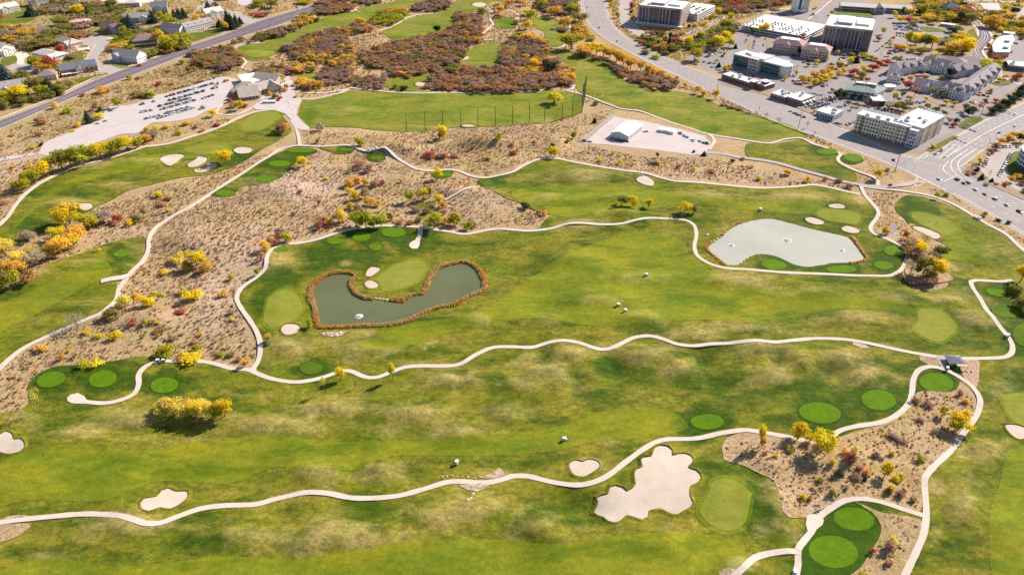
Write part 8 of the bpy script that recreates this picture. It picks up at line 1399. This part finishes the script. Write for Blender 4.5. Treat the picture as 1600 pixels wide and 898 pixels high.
# ---------------------------------------------------------------- poles, nets, lamps
def simple_pole(px, py, h, r0, mat, name, label, cat, grp=None, lamp=None, arms=0, rz=0):
    o = empty(name, G(px, py) + Vector((0, 0, -.1)), R(rz)); tag(o, label, cat, grp); m = MB(); m.tube((0, 0, 0), (0, 0, h), r0, r0 * .6, mat, 8); m.build('pole', o)
    if lamp: m = MB(); m.tube((0, 0, h - .2), (2.2, 0, h + .2), .06, .05, mat, 5); m.build('arm', o); m = MB(); m.box(1.8, -.2, h + .1, 2.7, .2, h + .28, mat); m.build('lamp_head', o)
    for k_ in range(arms): m = MB(); m.box(-1.5, -.08, h - .6 - k_ * 1.6, 1.5, .08, h - .4 - k_ * 1.6, 'pole_wood'); m.build('crossarm', o)
    return o
RB = [(635.6,206,29),(665,205,32),(692,194,25),(720.5,200.5,32),(747,199,31),(774,197,31),(801,195,30),(827,192,31),(851,189,28),(878,189,28),(894,181,30),(909,176,44)]
for i_, (px, py, hp) in enumerate(RB):
    o = simple_pole(px, py, hp / vs(py), .34, 'pole_wood', 'net_pole', f'tall dark driving range net pole, {ordn(i_, len(RB))}', 'pole', 'driving range net poles')
simple_pole(897.5, 151, 30 / vs(151), .22, 'pole_wood', 'net_pole', 'tall dark net pole at the far corner beside the path', 'pole', 'driving range net poles')
# the range net at its right end: hanging cords
def net(pa, pb, ha, hb, label, nx=34, nz=16):
    a = G(*pa); b = G(*pb); o = empty('range_net', a); tag(o, label, 'net', 'driving range nets'); m = MB(); d = b - a
    for i in range(nx + 1): t = i / nx; p = d * t; h = ha + (hb - ha) * t; m.tube((p.x, p.y, .1), (p.x, p.y, h), .045, .045, 'frame_dark', 3)
    for k_ in range(nz + 1): t = k_ / nz; m.tube((0, 0, .1 + (ha - .1) * t), (d.x, d.y, .1 + (hb - .1) * t), .045, .045, 'frame_dark', 3)
    q = m.build('mesh_panel', o)
net((909,176), (915,150), 26, 26, 'dark ball net at the right end of the driving range'); net((894,181), (909,176), 18, 24, 'short dark net joining the last two range poles', 12, 12)
for px, py, h, lab in ((137,213,15,'tall slim lamp post at the lower edge of the clubhouse car park'),(265,150,11,'lamp post among the upper car rows'),): simple_pole(px, py, h, .1, 'galvanised', 'lamp_post', lab, 'lamp post', 'lamp posts', True)
for px, py, h, lab in ((1247,201,17,'dark wooden utility pole beside the highway verge'),(1121,139,12,'slim pole at the highway edge above the shops'),(1398,268,27,'tall thick utility pole at the junction corner'),(1530,186,26,'tall utility pole at the lawn corner carrying wires')): simple_pole(px, py, h, .28, 'pole_wood', 'utility_pole', lab, 'utility pole', 'utility poles', None, 1 if h < 20 else 2)
for px, py, h, lab, rz in ((1082,124,10,'street lamp at the course side of the highway',60),(1008,93,9,'street lamp left of the highway slope',60),(1469,297,10,'street lamp at the lower junction verge',60),(1412,263,9,'signal post at the junction verge',60),(1425,272,9,'thin signal post beside the slip lane',60),(1504,270,8,'signal post on the round building side',200),(1553,222,10,'street lamp by the red tree',200)): simple_pole(px, py, h, .11, 'galvanised', 'street_lamp', lab, 'street lamp', 'street lamps', True, rz=rz)
a = G(1543.5, 229); bq = G(1500, 212); o = empty('sign_gantry', a); tag(o, 'curved sign gantry with four dark panels over the side road', 'gantry'); d = bq - a; m = MB(); m.tube((0, 0, 0), (0, 0, 7), .25, .2, 'galvanised', 8); m.tube((0, 0, 7), tuple(d * .08 + Vector((0, 0, 8.2))), .2, .18, 'galvanised', 8); m.tube(tuple(d * .08 + Vector((0, 0, 8.2))), tuple(d * .98 + Vector((0, 0, 8.8))), .18, .12, 'galvanised', 8); m.build('arm', o)
ga = math.atan2(d.y, d.x)
for fr in (.60, .74, .88, .98):
    m = MB(); m.box(-1.5, -.1, -.9, 1.5, .1, .9, 'frame_grey', bottom=True); q = m.build('sign_panel', o, loc=d * fr + Vector((0, 0, 8.6))); q.rotation_euler = (0, 0, ga)
# overhead wires from the lawn corner pole
p1 = G(1530, 186) + Vector((0, 0, 25)); p2 = G(1640, 110) + Vector((0, 0, 26)); p0_ = G(1398, 268) + Vector((0, 0, 26))
o = empty('power_line', p1); tag(o, 'thin sagging power wires above the dark hedge and junction', 'power line')
for k_ in (-1.2, 0, 1.2):
    for e in (p2, p0_):
        m = MB(); pr = None
        for t in range(9): u = t / 8; q = (e - p1) * u + Vector((k_, 0, -6 * u * (1 - u))); 
        pts_ = [(e - p1) * (t / 8) + Vector((k_, 0, -6 * (t / 8) * (1 - t / 8))) for t in range(9)]
        for a_, b_ in zip(pts_[:-1], pts_[1:]): m.tube(tuple(a_), tuple(b_), .05, .05, 'black_trim', 3)
        m.build('wire', o)
# sign by the hotel lawn
g = G(1513, 196); o = empty('monument_sign', g); tag(o, 'small white monument sign on the corner lawn', 'sign'); m = MB(); m.box(-2, -.3, 0, 2, .3, .5, 'wall_tan'); m.build('base', o); m = MB(); m.box(-1.8, -.2, .505, 1.8, .2, 2.0, 'shed_white'); m.build('panel', o)
# driving range golf balls and tables
m = MB(); rr = random.Random(9)
for i in range(160):
    g = G(505 + rr.gauss(0, 12) + (20 if i % 3 == 0 else 0), 168 + rr.gauss(0, 6)); x, y, z = g; s = .13; b0 = len(m.v)
    for v in ico()[0]: m.v.append((x + v[0] * s, y + v[1] * s, z + .35 + v[2] * s))
    for f in ico()[1]: m.f.append([b0 + int(q) for q in f]); m.m.append(m.mi('white_paint'))
tag(m.build('golf_balls'), 'scattered white golf balls near the range tee line', 'golf balls', None, 'stuff')
for i, (px, py) in enumerate(((405,160),(408,157),(412,158),(416,155),(421,155),(411,163),(418,151),(409,152))):
    o = empty('patio_table', G(px, py) + Vector((0, 0, .4))); tag(o, f'dark patio table behind the clubhouse, {ordn(i, 8)}', 'table', 'patio tables'); m = MB(); m.tube((0, 0, 0), (0, 0, .75), .08, .08, 'black_trim', 5); m.build('leg', o); m = MB(); m.prism([(.9 * math.cos(k_ * math.tau / 10), .9 * math.sin(k_ * math.tau / 10)) for k_ in range(10)], .75, .82, 'frame_dark'); m.build('tabletop', o)
# parking bay lines in the empty bays
for i in range(5):
    x0, y0 = 150 + i * 1.0, 188 + i * 7; mark([(x0 - 8, y0 + 8), (x0 + 68, y0 - 14)], .2, .24)
bpy.context.view_layer.update()
